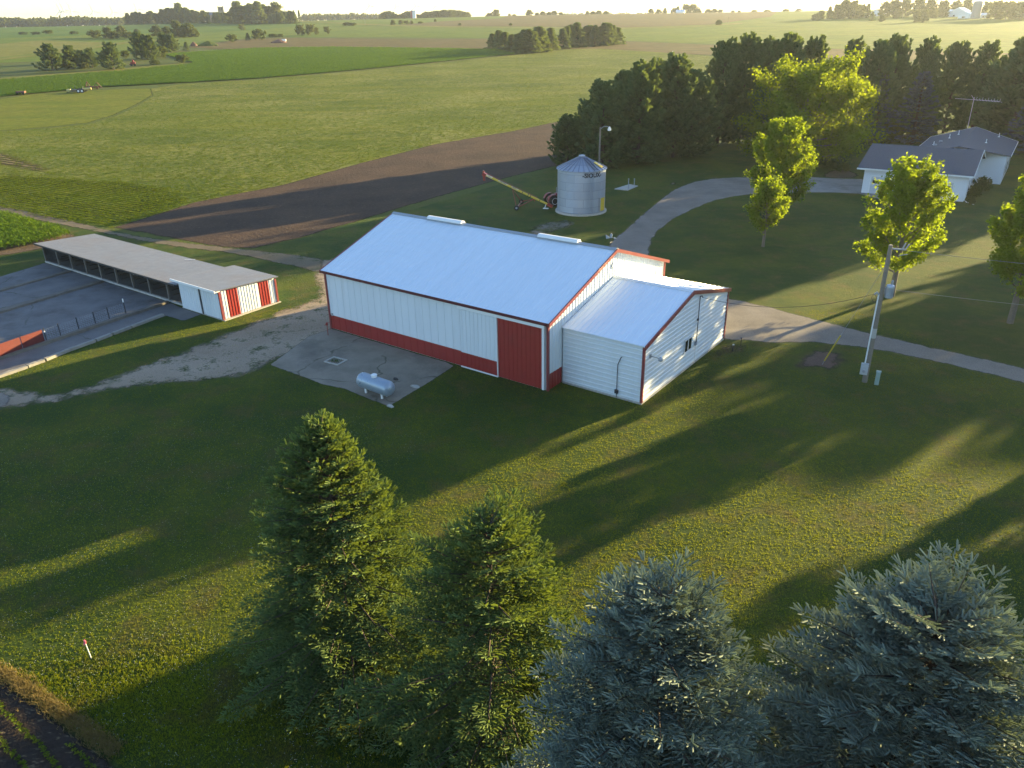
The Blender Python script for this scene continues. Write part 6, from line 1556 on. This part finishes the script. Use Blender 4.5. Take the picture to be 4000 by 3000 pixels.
a = G(3000 + 1790 * 0.452, 162 * 0.452); hs_ = height_for(a[0], a[1], 14 * 0.452)
si = thing('farm_silo', 'tall grey concrete silo of the far right farm', 'silo', (a[0], a[1], float(hz(*a))))
rs = 3.6 * math.hypot(*a) / 850.0
sm_ = MB(); sm_.lathe([(rs, -1), (rs, hs_)], 28); sm_.make('silo_wall', simple('grey_silo', (0.27, 0.26, 0.26), 0.8, var=0.15), si)
MB().lathe([(rs + 0.1, hs_), (rs * 0.8, hs_ + 0.6), (rs * 0.3, hs_ + 1.1), (0.1, hs_ + 1.2)], 24).make('silo_cap', GALV, si)
MB().box(-rs - 0.6, -rs, -0.5, 0.5, 0, hs_ - 1).make('chute', GREYP, si)
a = G(3000 + 1160 * 0.452, 160 * 0.452); t_ = thing('wood_pole', 'pale power pole on the far farm lawn', 'pole', (a[0], a[1], float(hz(*a)))); hp_ = height_for(a[0], a[1], 105 * 0.452)
MB().tube([(0, 0, 0), (0, 0, hp_)], [0.28, 0.2], 6).make('pole', POLEW, t_); MB().bar((-0.9, 0, hp_ - 0.5), (0.9, 0, hp_ - 0.5), 0.2).make('crossarm', POLEW, t_)
# white house on the skyline
x, y = GR(2000 + 1455 * 0.452, 1500); 
t = thing('skyline_house', 'white low barn on the skyline under the big round trees', 'barn', (x, y, float(hz(x, y))), -0.35)
MB().box(-7, 7, -5, 5, -3, 3.0).make('wall', WHITE, t); MB().prism([(-5.5, 2.9), (0, 5.5), (5.5, 2.9), (5.5, 3.2), (0, 5.9), (-5.5, 3.2)], -7.5, 7.5).make('roof', ROOFW, t)
# church tower in the wood
x, y = G(1925 * 0.452, 197 * 0.452); hc = height_for(x, y, 58 * 0.452); dd_ = math.hypot(x, y)
ch = thing('church', 'tan brick church tower rising from the dark conifer wood', 'church', (x, y, float(hz(x, y))), 0.35)
wd_ = 34 * 0.452 / FPX * dd_
BRICK = simple('tan_brick', (0.36, 0.27, 0.18), 0.85, var=0.1)
MB().box(-wd_ / 2, wd_ / 2, -wd_ / 2, wd_ / 2, -1, hc).make('tower', BRICK, ch)
bt = MB()
for sx in (-1, 1):
    for sy in (-1, 1): bt.box(sx * wd_ / 2 - 0.6, sx * wd_ / 2 + 0.6, sy * wd_ / 2 - 0.6, sy * wd_ / 2 + 0.6, hc * 0.3, hc + 0.8)
bt.make('pinnacle', BRICK, ch)
for sx in (-0.18, 0.18): MB().box(sx * wd_ - 0.5, sx * wd_ + 0.5, -wd_ / 2 - 0.08, -wd_ / 2 - 0.01, hc - 5.5, hc - 1.8).make('belfry_opening', DARKM, ch)
nv = MB(); nv.box(-wd_ * 2.4, -wd_ / 2, -wd_ * 0.6, wd_ * 0.6, -1, hc * 0.5); nv.make('nave', BRICK, ch)
MB().prism([(-wd_ * 0.7, hc * 0.5), (0, hc * 0.68), (wd_ * 0.7, hc * 0.5)], -wd_ * 2.5, -wd_ / 2).make('nave_roof', GREYR, ch)
# red and white silos in the skyline grove
for (zx, zt, c_, lab) in ((1346, 95, simple('red_silo', (0.35, 0.10, 0.09), 0.7), 'dull red silo in the skyline grove'), (1358, 98, WHITEP, 'white silo with a red stripe neighbour in the skyline grove'), (1373, 95, WHITEP, 'second white silo right of the red one')):
    x, y = GR(1000 + zx * 0.452, 1500); h_ = height_for(x, y, zt * 0.452); s_ = thing('skyline_silo', lab, 'silo', (x, y, float(hz(x, y))))
    MB().lathe([(2.0, -2), (2.0, h_)], 16).make('silo_wall', c_, s_); MB().lathe([(2.0, h_), (1.2, h_ + 1.0), (0.1, h_ + 1.4)], 16).make('silo_cap', GALV, s_)
# wind turbines
TURB = simple('turbine_white', (0.75, 0.76, 0.78), 0.5, var=0.02)
def turbine(proto, x, y, H, ang, label):
    if proto is None:
        t = thing('wind_turbine', label, 'wind turbine', (x, y, float(hz(x, y))), 0.2, 'wind turbines on the horizon')
        MB().tube([(0, 0, -2), (0, 0, 60)], [1.6, 0.9], 10).make('tower', TURB, t)
        n_ = MB(); n_.box(-1.2, 1.2, -2, 3, 59.5, 62); n_.make('nacelle', TURB, t)
        for k in range(3):
            a = ang + k * 2 * PI / 3; b = MB(); c = Vector((math.cos(a), 0, math.sin(a))); q = Vector((-c.z, 0, c.x))
            o_ = Vector((0, -2.6, 60.8)); b.add([o_ - q * 0.6, o_ + q * 0.6, o_ + c * 8 + q * 1.2, o_ + c * 26, o_ + c * 8 - q * 0.9, o_ + c * 10 + Vector((0, 0.6, 0))], [(0, 1, 2, 3, 4), (0, 5, 1), (1, 5, 2), (2, 5, 3), (3, 5, 4), (4, 5, 0)]); b.make('blade', TURB, t)
        t.scale = (H / 61,) * 3; return t
    return dup(proto, (x, y, float(hz(x, y))), 0.2 + random.uniform(-0.4, 0.4), H / 61, label)
tp = None
for (x0, zx, zt, dist, lab) in ((1000, 985, 50, 2700, 'nearest and tallest wind turbine above the far fields'), (1000, 1215, 54, 2900, 'wind turbine left of the skyline silos'), (1000, 1382, 50, 2900, 'wind turbine just right of the skyline silos'), (1000, 1550, 55, 3000, 'wind turbine right end of the row over the grove'), (0, 525, 92, 3200, 'faint wind turbine, leftmost over the left wood'), (0, 560, 82, 3200, 'faint wind turbine, second over the left wood'), (0, 626, 92, 3200, 'faint wind turbine, third over the left wood'), (0, 810, 98, 3200, 'faint wind turbine alone over the left wood'), (0, 1193, 75, 3200, 'faint wind turbine beside the church wood'), (0, 980, 102, 3300, 'tiny faint wind turbine between two others on the left')):
    x, y = GR(x0 + zx * 0.452, dist); H = height_for(x, y, zt * 0.452)
    t = turbine(tp, x, y, H, 1.57 + 0.3, lab); tp = tp or t
# field poles
for (x0, zx, zb, zt, lab) in ((1000, 945, 222, 158, 'thin pole on the far green field'), (1000, 1338, 228, 172, 'thin pole before the brown far field'), (2000, 1868, 205, 145, 'thin pole at the corner of the two far green fields'), (2000, 1388, 466, 440, 'small white post at the earth strip')):
    x, y = G(x0 + zx * 0.452, zb * 0.452); h_ = height_for(x, y, zt * 0.452); t_ = thing('field_pole', lab, 'pole', (x, y, float(hz(x, y))))
    MB().tube([(0, 0, 0), (0, 0, h_)], 0.16 if h_ > 5 else 0.12, 6).make('pole', POLEW if h_ > 5 else WHITEP, t_)
    if h_ > 5: MB().bar((-0.8, 0, h_ - 0.4), (0.8, 0, h_ - 0.4), 0.16).make('crossarm', POLEW, t_)

# ------------------------------------------------------------------ old machinery in the grass
RUST = simple('rusty_steel', (0.16, 0.075, 0.05), 0.85, var=0.35, scale=3.0)
x, y = G(318, 362); im = thing('old_implement', 'old dark field implement with yellow boxes on the grass knoll', 'implement', (x, y, float(hz(x, y))), 0.12)
sc_ = math.hypot(x, y) / FPX      # metres per pixel there
fr = MB(); fr.box(-30 * sc_, 22 * sc_, -1.2, 1.2, 0.9, 1.25); fr.bar((-28 * sc_, -1.3, 0.6), (25 * sc_, -1.1, 0.8), 0.25); fr.bar((-38 * sc_, -2.2, 0.4), (-12 * sc_, -1.6, 0.7), 0.22)
for i in range(7): fr.bar((-24 * sc_ + i * 6 * sc_, 1.2, 1.1), (-24 * sc_ + i * 6 * sc_, 1.6, 0.1), 0.15)
fr.bar((-16 * sc_, 0, 1.2), (-18 * sc_, 0.5, 2.6), 0.15); fr.bar((6 * sc_, 0, 1.2), (7 * sc_, 0.5, 2.2), 0.15); fr.make('frame', DARKM, im)
yb = MB(); yb.tube([(14 * sc_, -1.4, 1.3), (36 * sc_, -1.0, 1.5)], 0.45, 10); yb.make('yellow_roller', simple('faded_yellow', (0.55, 0.42, 0.14), 0.6), im)
MB().box(-40 * sc_, -28 * sc_, -1.3, -0.6, 0.9, 1.5).make('yellow_box', simple('pale_yellow', (0.6, 0.5, 0.2), 0.6), im)
for (a_, b_) in ((-2 * sc_, -1.9), (9 * sc_, -1.9), (4 * sc_, 1.5), (-8 * sc_, 1.5)):
    wl = MB().lathe([(0.3, -0.2), (0.75, -0.18), (0.78, 0), (0.75, 0.18), (0.3, 0.2)], 16, (a_, b_, 0.75), 'Y').make('wheel', BLACK, im); MB().lathe([(0.05, -0.22), (0.38, -0.24), (0.38, 0.22), (0.05, 0.2)], 12, (a_, b_, 0.75), 'Y').make('rim', WHITEP, wl)
x, y = G(355, 348); im = thing('rusty_plough', 'rusty brown implement frame behind the yellow roller', 'implement', (x, y, float(hz(x, y))), 0.2)
fr = MB(); fr.box(-16 * sc_, 26 * sc_, -0.4, 0.4, 0.8, 1.1); fr.bar((-14 * sc_, 0, 1.0), (-8 * sc_, 0, 2.8), 0.3); fr.bar((-8 * sc_, 0, 2.8), (0, 0, 1.0), 0.2); fr.bar((12 * sc_, 0, 1.1), (22 * sc_, 0.3, 2.4), 0.2); fr.bar((22 * sc_, 0.3, 2.4), (34 * sc_, 0, 0.6), 0.2); fr.bar((26 * sc_, 0, 1), (36 * sc_, 0, 0.5), 0.3); fr.make('frame', RUST, im)
for a_ in (-4 * sc_, 5 * sc_, 22 * sc_): MB().lathe([(0.2, -0.15), (0.5, -0.12), (0.5, 0.12), (0.2, 0.15)], 14, (a_, -0.7, 0.5), 'Y').make('wheel', RUST, im)
x, y = G(84, 370); im = thing('rusty_wagon', 'small rusty wagon at the left corn edge', 'wagon', (x, y, float(hz(x, y))), 0.1)
MB().box(-1.6, 1.6, -0.8, 0.8, 0.6, 1.3).make('box', RUST, im); MB().bar((1.6, 0, 0.6), (3.2, 0, 0.4), 0.12).make('drawbar', RUST, im)
for a_ in (-1.1, 1.1): MB().lathe([(0.1, -0.1), (0.42, -0.08), (0.42, 0.08), (0.1, 0.1)], 14, (a_, -0.9, 0.42), 'Y').make('wheel', BLACK, im)
x, y = G(522, 258); im = thing('red_machine', 'small bright red machine among the far pines', 'machine', (x, y, float(hz(x, y))), 0.3)
k_ = math.hypot(x, y) / FPX
MB().box(-8 * k_, 7 * k_, -1, 1, 0.7, 2.0).make('body', REDM, im); MB().box(-11 * k_, -6 * k_, -0.9, 0.9, 0.5, 1.2).make('hopper', REDM, im); MB().prism([(-3 * k_, 2.0), (4 * k_, 2.0), (2 * k_, 3.1), (-1 * k_, 3.1)], -0.7, 0.7, 'Y').make('hood', REDM, im)
for a_ in (-5 * k_, 5 * k_): MB().lathe([(0.1, -0.15), (0.6, -0.12), (0.6, 0.12), (0.1, 0.15)], 14, (a_, -1.1, 0.6), 'Y').make('wheel', BLACK, im)
for (px, py, w_, h_, m__, lab) in ((757, 180, 26, 16, RUST, 'reddish earth heap on the far left of the earth strip'), (815, 180, 75, 18, MEADOW, 'low grassy mound beside the reddish heap'), (1090, 168, 60, 14, RUST, 'reddish heap of rubble on the earth strip')):
    x, y = G(px, py); k_ = math.hypot(x, y) / FPX; mb = MB(); n_ = 18; rings = 5
    for i in range(rings):
        f_ = i / (rings - 1)
        for j in range(n_):
            t = 2 * PI * j / n_; r_ = (1 - f_ ** 1.4) * random.uniform(0.85, 1.1)
            mb.v.append((w_ * k_ * 0.5 * r_ * math.cos(t), w_ * k_ * 0.3 * r_ * math.sin(t), h_ * k_ * f_ * 0.9 - (0.6 if i == 0 else 0)))
    for i in range(rings - 1):
        for j in range(n_): mb.f.append((i * n_ + j, i * n_ + (j + 1) % n_, (i + 1) * n_ + (j + 1) % n_, (i + 1) * n_ + j))
    o_ = link('earth_heap', mb.v, mb.f, m__, loc=(x, y, float(hz(x, y)))); tag(o_, lab, 'heap')
x, y = G(1110, 162); o_ = MB().box(-1.5, 1.5, -1, 1, -0.2, 1.8).make('pale_tank', WHITEP); o_.location = (x, y, float(hz(x, y))); tag(o_, 'small pale tank lying on the rubble heap of the earth strip', 'tank')

# ------------------------------------------------------------------ small shrubs by the house
g_ = 'shrubs by the farmhouse'
for (px, py, h_, k, wd_, lab) in ((3800, 772, 1.3, 'sh0', 1.0, 'low shrub at the corner of the farmhouse'), (3830, 748, 1.6, 'sh0', 1.0, 'shrub along the side wall of the farmhouse'), (3790, 800, 0.9, 'sh1', 1.0, 'small pale shrub before the farmhouse corner'), (3290, 672, 1.2, 'sh0', 1.2, 'dark shrub on the flower mound left of the garage'), (3240, 662, 1.1, 'sh0', 1.2, 'shrub at the left end of the flower mound'), (3200, 612, 2.2, 'sh1', 1.2, 'sunlit shrub under the broadleaf tree'), (3480, 560, 3.0, 'sh1', 1.2, 'yellow sunlit shrub between the trunks behind the house'), (3590, 545, 3.2, 'sh1', 1.1, 'tall sunlit shrub left of the house roof')):
    x, y = G(px, py); place(k, x, y, h_, lab, g_, None, wd_)
sheet('flower_bed', smooth_line(GP([(3200, 690), (3230, 668), (3300, 662), (3360, 680), (3340, 696), (3260, 698)]), 3), mat_soil('bed_soil', (0.10, 0.08, 0.055), (0.14, 0.11, 0.075), soft=(0.8, 0.8, 0.3, 0.8)), 5, soft=1.0)
for k in list(PROTO):
    if k not in USED:
        for c in list(PROTO[k].children): bpy.data.objects.remove(c)
        bpy.data.objects.remove(PROTO[k])
# ------------------------------------------------------------------ grass, crops, flowers (what nobody could count)
def mat_blade(name, stops_dark, stops_light, trans, tf=0.35):
    n = NT(name)
    a = n.mix(n.attr('tone'), stops_dark, stops_light)
    a = n.mix(n.mr(n.noise(0.11, 5.0, rough=0.65), 0.42, 0.58), n.mix(1.0, a, (0.72, 0.78, 0.8), 'MULTIPLY'), n.mix(1.0, a, (1.3, 1.2, 1.1), 'MULTIPLY'))
    pv = n.mr(n.noise(0.35, 5.0, rough=0.7), 0.50, 0.72, 0, 0.75)
    a = n.mix(pv, a, (0.13, 0.095, 0.04))
    n.base(a, 0.8, 0, 0.15)
    t = n.node('BsdfTranslucent'); n.put(t.inputs['Color'], n.mix(pv, trans, (0.22, 0.15, 0.04)))
    mx = n.node('MixShader'); mx.inputs[0].default_value = tf
    n.t.links.new(n.b.outputs[0], mx.inputs[1]); n.t.links.new(t.outputs[0], mx.inputs[2]); n.t.links.new(mx.outputs[0], n.out.inputs['Surface'])
    return n.mat
BLADE = mat_blade('grass_blades', (0.05766, 0.111, 0.01296), (0.1384, 0.1823, 0.01872), (0.3604, 0.3726, 0.0096), 0.42)

def sample_poly(poly, n, rg, excl=(), dens=None):
    poly = [tuple(p) for p in poly]; a = np.array(poly); lo, hi = a.min(0), a.max(0)
    P = rg.uniform(lo, hi, (int(n), 2)); P = P[inside(P, poly)]
    for e in excl: P = P[~inside(P, e)]
    if dens is not None: P = P[rg.uniform(0, 1, len(P)) < dens(P)]
    return P

def blades(P, h, w, rg, k=3, lean=0.6):
    n = len(P) * k; B = np.repeat(P, k, 0) + rg.normal(0, 0.03, (n, 2))
    az = rg.uniform(0, 2 * PI, n); hh = h * rg.uniform(0.6, 1.3, n); ww = w * rg.uniform(0.7, 1.3, n); ln = rg.uniform(0.1, lean, n) * hh; a2 = rg.uniform(0, 2 * PI, n)
    z = np.full(n, 0.006)
    d = np.stack([np.cos(az), np.sin(az)], 1) * ww[:, None] * 0.5
    tip = B + np.stack([np.cos(a2), np.sin(a2)], 1) * ln[:, None]
    V = np.stack([np.c_[B - d, z], np.c_[B + d, z], np.c_[tip, hh]], 1).reshape(-1, 3)
    V[:, 2] += np.repeat(hz(B[:, 0], B[:, 1]), 3)
    T = np.repeat(rg.uniform(0, 1, n), 3); T[2::3] = np.clip(T[2::3] + 0.25, 0, 1)
    return V, np.arange(n * 3).reshape(-1, 3), T

rg = np.random.default_rng(99)
bfoot = [(ML @ Vector(p))[:2] for p in ((0, 0, 0), (LB, 0, 0), (LB, AY0, 0), (AX1, AY0, 0), (AX1, AY1, 0), (LB, AY1, 0), (LB, WB, 0), (0, WB, 0))]
EX = [bfoot] + [SHEETS[k] for k in ('drive', 'concrete_apron', 'feedlot', 'feed_alley', 'near_field', 'dirt_patch')]
yard_in = SHEETS['yard']
near_poly = [G(-60, 3080), G(4080, 3080), G(4080, 1480), G(2700, 1290), G(1250, 1290), G(-60, 1400)]
near_poly = GP([(-80, 3080), (4080, 3080), (4080, 1500), (3300, 1200), (2800, 1250), (1250, 1180), (-80, 1380)])
def dn(P):
    r = np.hypot(P[:, 0], P[:, 1]); d = np.clip(1.25 - r / 55.0, 0.18, 1.0)
    iy = inside(P, yard_in); return d * np.where(iy, 0.10, 1.0)
P1 = sample_poly(near_poly, 520000, rg, EX, dn)
V1, T1, C1 = blades(P1, 0.062, 0.026, rg)
rough_poly = GP([(-80, 2590), (300, 2500), (760, 2440), (1000, 2560), (1300, 2760), (1900, 2860), (2300, 2900), (2400, 3100), (-80, 3100)])
P2 = sample_poly(rough_poly, 70000, rg, [SHEETS['near_field']])
P2 = P2[rg.uniform(0, 1, len(P2)) < np.clip(edge_dist(P2, rough_poly) / 4.5, 0, 1) ** 1.3]
V2, T2, C2 = blades(P2, 0.10, 0.030, rg, 3, 0.9)
o_ = obj_of('grass', fast_mesh('grass', np.vstack([V1, V2]), None, np.vstack([T1, T2 + len(V1)]), {'tone': np.concatenate([C1, C2])}, BLADE))
tag(o_, 'short mown grass of the farmyard lawn', 'grass', None, 'stuff')
# dry grass rim at the bean rows in the corner
rim = [G(*p) for p in ((-60, 2600), (60, 2660), (200, 2760), (330, 2850), (450, 2940))]
Pr = np.concatenate([np.array(rim[i]) + (np.array(rim[i + 1]) - np.array(rim[i])) * rg.uniform(0, 1, (700, 1)) + rg.normal(0, 0.2, (700, 2)) for i in range(4)])
Vr, Tr, Cr = blades(Pr, 0.17, 0.028, rg, 3, 1.0)
tag(obj_of('dry_grass', fast_mesh('dry_grass', Vr, None, Tr, {'tone': Cr}, mat_blade('straw_blades', (0.16, 0.12, 0.045), (0.30, 0.22, 0.09), (0.3, 0.22, 0.06), 0.3))), 'dry straw coloured grass rim at the bean rows in the corner', 'grass', None, 'stuff')
# white clover heads
def clover(poly, n, size):
    P = sample_poly(poly, n, rg, EX); q = len(P); z = rg.uniform(0.05, 0.10, q)
    c = np.c_[P, z]; V = []
    for a in ((1, 0, 0), (0, 1, 0), (-1, 0, 0), (0, -1, 0), (0, 0, 1)): V.append(c + np.array(a) * size * rg.uniform(0.7, 1.2, (q, 1)))
    V = np.stack(V, 1).reshape(-1, 3); o = np.arange(q)[:, None] * 5
    F = np.concatenate([o + np.array([[i, (i + 1) % 4, 4]]) for i in range(4)])
    return V, F
cl1 = clover(rough_poly, 2600, 0.017); cl2 = clover(GP([(0, 1700), (1300, 1600), (1700, 1700), (1100, 2300), (900, 2500), (0, 2500)]), 3800, 0.018); cl3 = clover(GP([(3300, 2100), (4050, 1800), (4050, 2500), (3300, 2500)]), 700, 0.014)
V = np.vstack([cl1[0], cl2[0], cl3[0]]); F = np.vstack([cl1[1], cl2[1] + len(cl1[0]), cl3[1] + len(cl1[0]) + len(cl2[0])])
tag(obj_of('clover_flowers', fast_mesh('clover_flowers', V, None, F, None, simple('clover_white', (0.42, 0.43, 0.36), 0.8))), 'tiny white clover flowers scattered in the lawn', 'flowers', None, 'stuff')

def plants(P, h, w, rg, k, spread, z0=0.0, droop=0.5):
    """leafy row crop: arching leaf blades round each plant"""
    n = len(P) * k; B = np.repeat(P, k, 0); az = np.tile(np.arange(k) * 2 * PI / k, len(P)) + np.repeat(rg.uniform(0, 6.28, len(P)), k) + rg.normal(0, 0.3, n)
    hh = h * np.repeat(rg.uniform(0.75, 1.2, len(P)), k); f = np.tile(np.linspace(0.25, 0.95, k), len(P))
    zb = hz(B[:, 0], B[:, 1]) + z0; L = spread * rg.uniform(0.7, 1.2, n)
    d = np.stack([np.cos(az), np.sin(az)], 1); s = np.stack([-np.sin(az), np.cos(az)], 1) * w * 0.5
    p0 = np.c_[B, zb + hh * f * 0.55]; m = B + d * (L * 0.55)[:, None]; e = B + d * L[:, None]; zm = zb + hh * (f * 0.55 + 0.42); ze = zm - L * droop * rg.uniform(0.2, 1.0, n)
    V = np.stack([p0, np.c_[m + s, zm], np.c_[e, ze], np.c_[m - s, zm]], 1).reshape(-1, 3)
    Q = np.arange(n * 4).reshape(-1, 4); return V, Q, np.repeat(rg.uniform(0, 1, n), 4)

CORNLEAF = mat_leaf('corn_leaf_blades', (0.06551, 0.1252, 0.01386), (0.131, 0.2041, 0.02618), (0.2994, 0.4451, 0.0231), 0.38)
BEANLEAF = mat_leaf('bean_leaf_blades', (0.06723, 0.1112, 0.0108), (0.1303, 0.1711, 0.018), (0.3024, 0.3593, 0.018), 0.38)
def rows_points(poly, spacing, step, ang, rg, jit=0.06):
    a = np.array(poly); c = a.mean(0); d = np.array([math.cos(ang), math.sin(ang)]); q = np.array([-d[1], d[0]])
    R_ = np.max(np.linalg.norm(a - c, axis=1)); u = np.arange(-R_, R_, step); v = np.arange(-R_, R_, spacing)
    U, Vv = np.meshgrid(u, v); P = c + U.ravel()[:, None] * d + Vv.ravel()[:, None] * q + rg.normal(0, jit, (U.size, 2))
    return P[inside(P, [tuple(p) for p in poly])]
corn_poly = GP([(-160, 792), (0, 838), (150, 876), (245, 905), (284, 918), (240, 935), (120, 962), (-160, 1012)])
sheet('corn_soil', GP([(-160, 788), (0, 836), (150, 874), (250, 902), (330, 922), (250, 955), (120, 985), (0, 1003), (-160, 1040)]), mat_soil('corn_row_soil', (0.13, 0.09, 0.06), (0.18, 0.125, 0.08), soft=(0.8, 0.5, 0.2, 0.7)), 5, soft=1.5)
Pc = rows_points(corn_poly, 0.76, 0.19, YAW + 0.05, rg)
V, Q, T = plants(Pc, 0.95, 0.075, rg, 8, 0.55)
tag(obj_of('corn_plants', fast_mesh('corn_plants', V, Q, None, {'tone': T}, CORNLEAF)), 'knee high corn standing beside the dirt track', 'corn', None, 'stuff')
Pf = sample_poly(SHEETS['corn_field'], 150000, rg)
r_ = np.hypot(Pf[:, 0], Pf[:, 1]); Pf = Pf[rg.uniform(0, 1, len(Pf)) < np.clip(300 / r_, 0, 1) ** 2 * 1.2]
V, Q, T = plants(Pf, 0.7, 0.30, rg, 4, 0.75, 0.3)
tag(obj_of('corn_stand', fast_mesh('corn_stand', V, Q, None, {'tone': T}, CORNLEAF)), 'far band of bright green corn behind the bean field', 'corn', None, 'stuff')
Pb = rows_points(GP([(-100, 690), (100, 690), (300, 700), (520, 715), (700, 745), (745, 792), (500, 872), (430, 882), (215, 855), (-100, 780)]), 0.95, 0.24, rowdir(B1, B2), rg, 0.07)
Pb = Pb[rg.uniform(0, 1, len(Pb)) < 0.8]
V, Q, T = plants(Pb, 0.24, 0.15, rg, 5, 0.2, 0.0, 0.3)
P3 = rows_points(SHEETS['near_field'], 0.75, 0.14, math.atan2(-0.6, 0.8), rg, 0.04); P3 = P3[edge_dist(P3, SHEETS['near_field']) > 0.5]; P3 = P3[P3[:, 1] > 12]
V3, Q3, T3 = plants(P3, 0.16, 0.07, rg, 6, 0.13, 0.0, 0.3)
tag(obj_of('bean_plants', fast_mesh('bean_plants', V, Q, None, {'tone': T}, BEANLEAF)), 'rows of young bean plants above the dirt track', 'beans', None, 'stuff')
tag(obj_of('bean_seedlings', fast_mesh('bean_seedlings', V3, Q3, None, {'tone': T3}, BEANLEAF)), 'shaded bean seedlings in the bottom left corner', 'beans', None, 'stuff')
# sparse bean leaves and straw over the wide field
Pw = sample_poly(SHEETS['bean_field'], 420000, rg, [SHEETS['old_grass'], SHEETS['bare_soil']])
r_ = np.hypot(Pw[:, 0], Pw[:, 1]); Pw = Pw[rg.uniform(0, 1, len(Pw)) < np.clip(130 / r_, 0, 1) ** 2 * 1.1]
V, Q, T = plants(Pw, 0.16, 0.20, rg, 3, 0.26, 0.01, 0.2)
V[:, 2] += np.repeat(np.clip(np.repeat(np.hypot(Pw[:, 0], Pw[:, 1]), 3) - 140, 0, None) * 0.00006 * 4, 4)
tag(obj_of('bean_foliage', fast_mesh('bean_foliage', V, Q, None, {'tone': T}, BEANLEAF)), 'thin bean foliage between straw in the wide field', 'beans', None, 'stuff')

# ------------------------------------------------------------------ the air
hb = MB().box(-3900, 3900, -3900, 3900, -2.0, 150.0)
hzm = bpy.data.materials.new('air'); hzm.use_nodes = True; ht = hzm.node_tree; ht.nodes.remove(ht.nodes['Principled BSDF'])
pv = ht.nodes.new('ShaderNodeVolumePrincipled'); pv.inputs['Color'].default_value = (0.86, 0.92, 1.0, 1); pv.inputs['Density'].default_value = 0.00008; pv.inputs['Anisotropy'].default_value = 0.5
ht.links.new(pv.outputs[0], ht.nodes['Material Output'].inputs['Volume'])
ho = hb.make('haze', hzm); tag(ho, kind='stuff'); ho['label'] = 'thin summer haze in the air over the land'
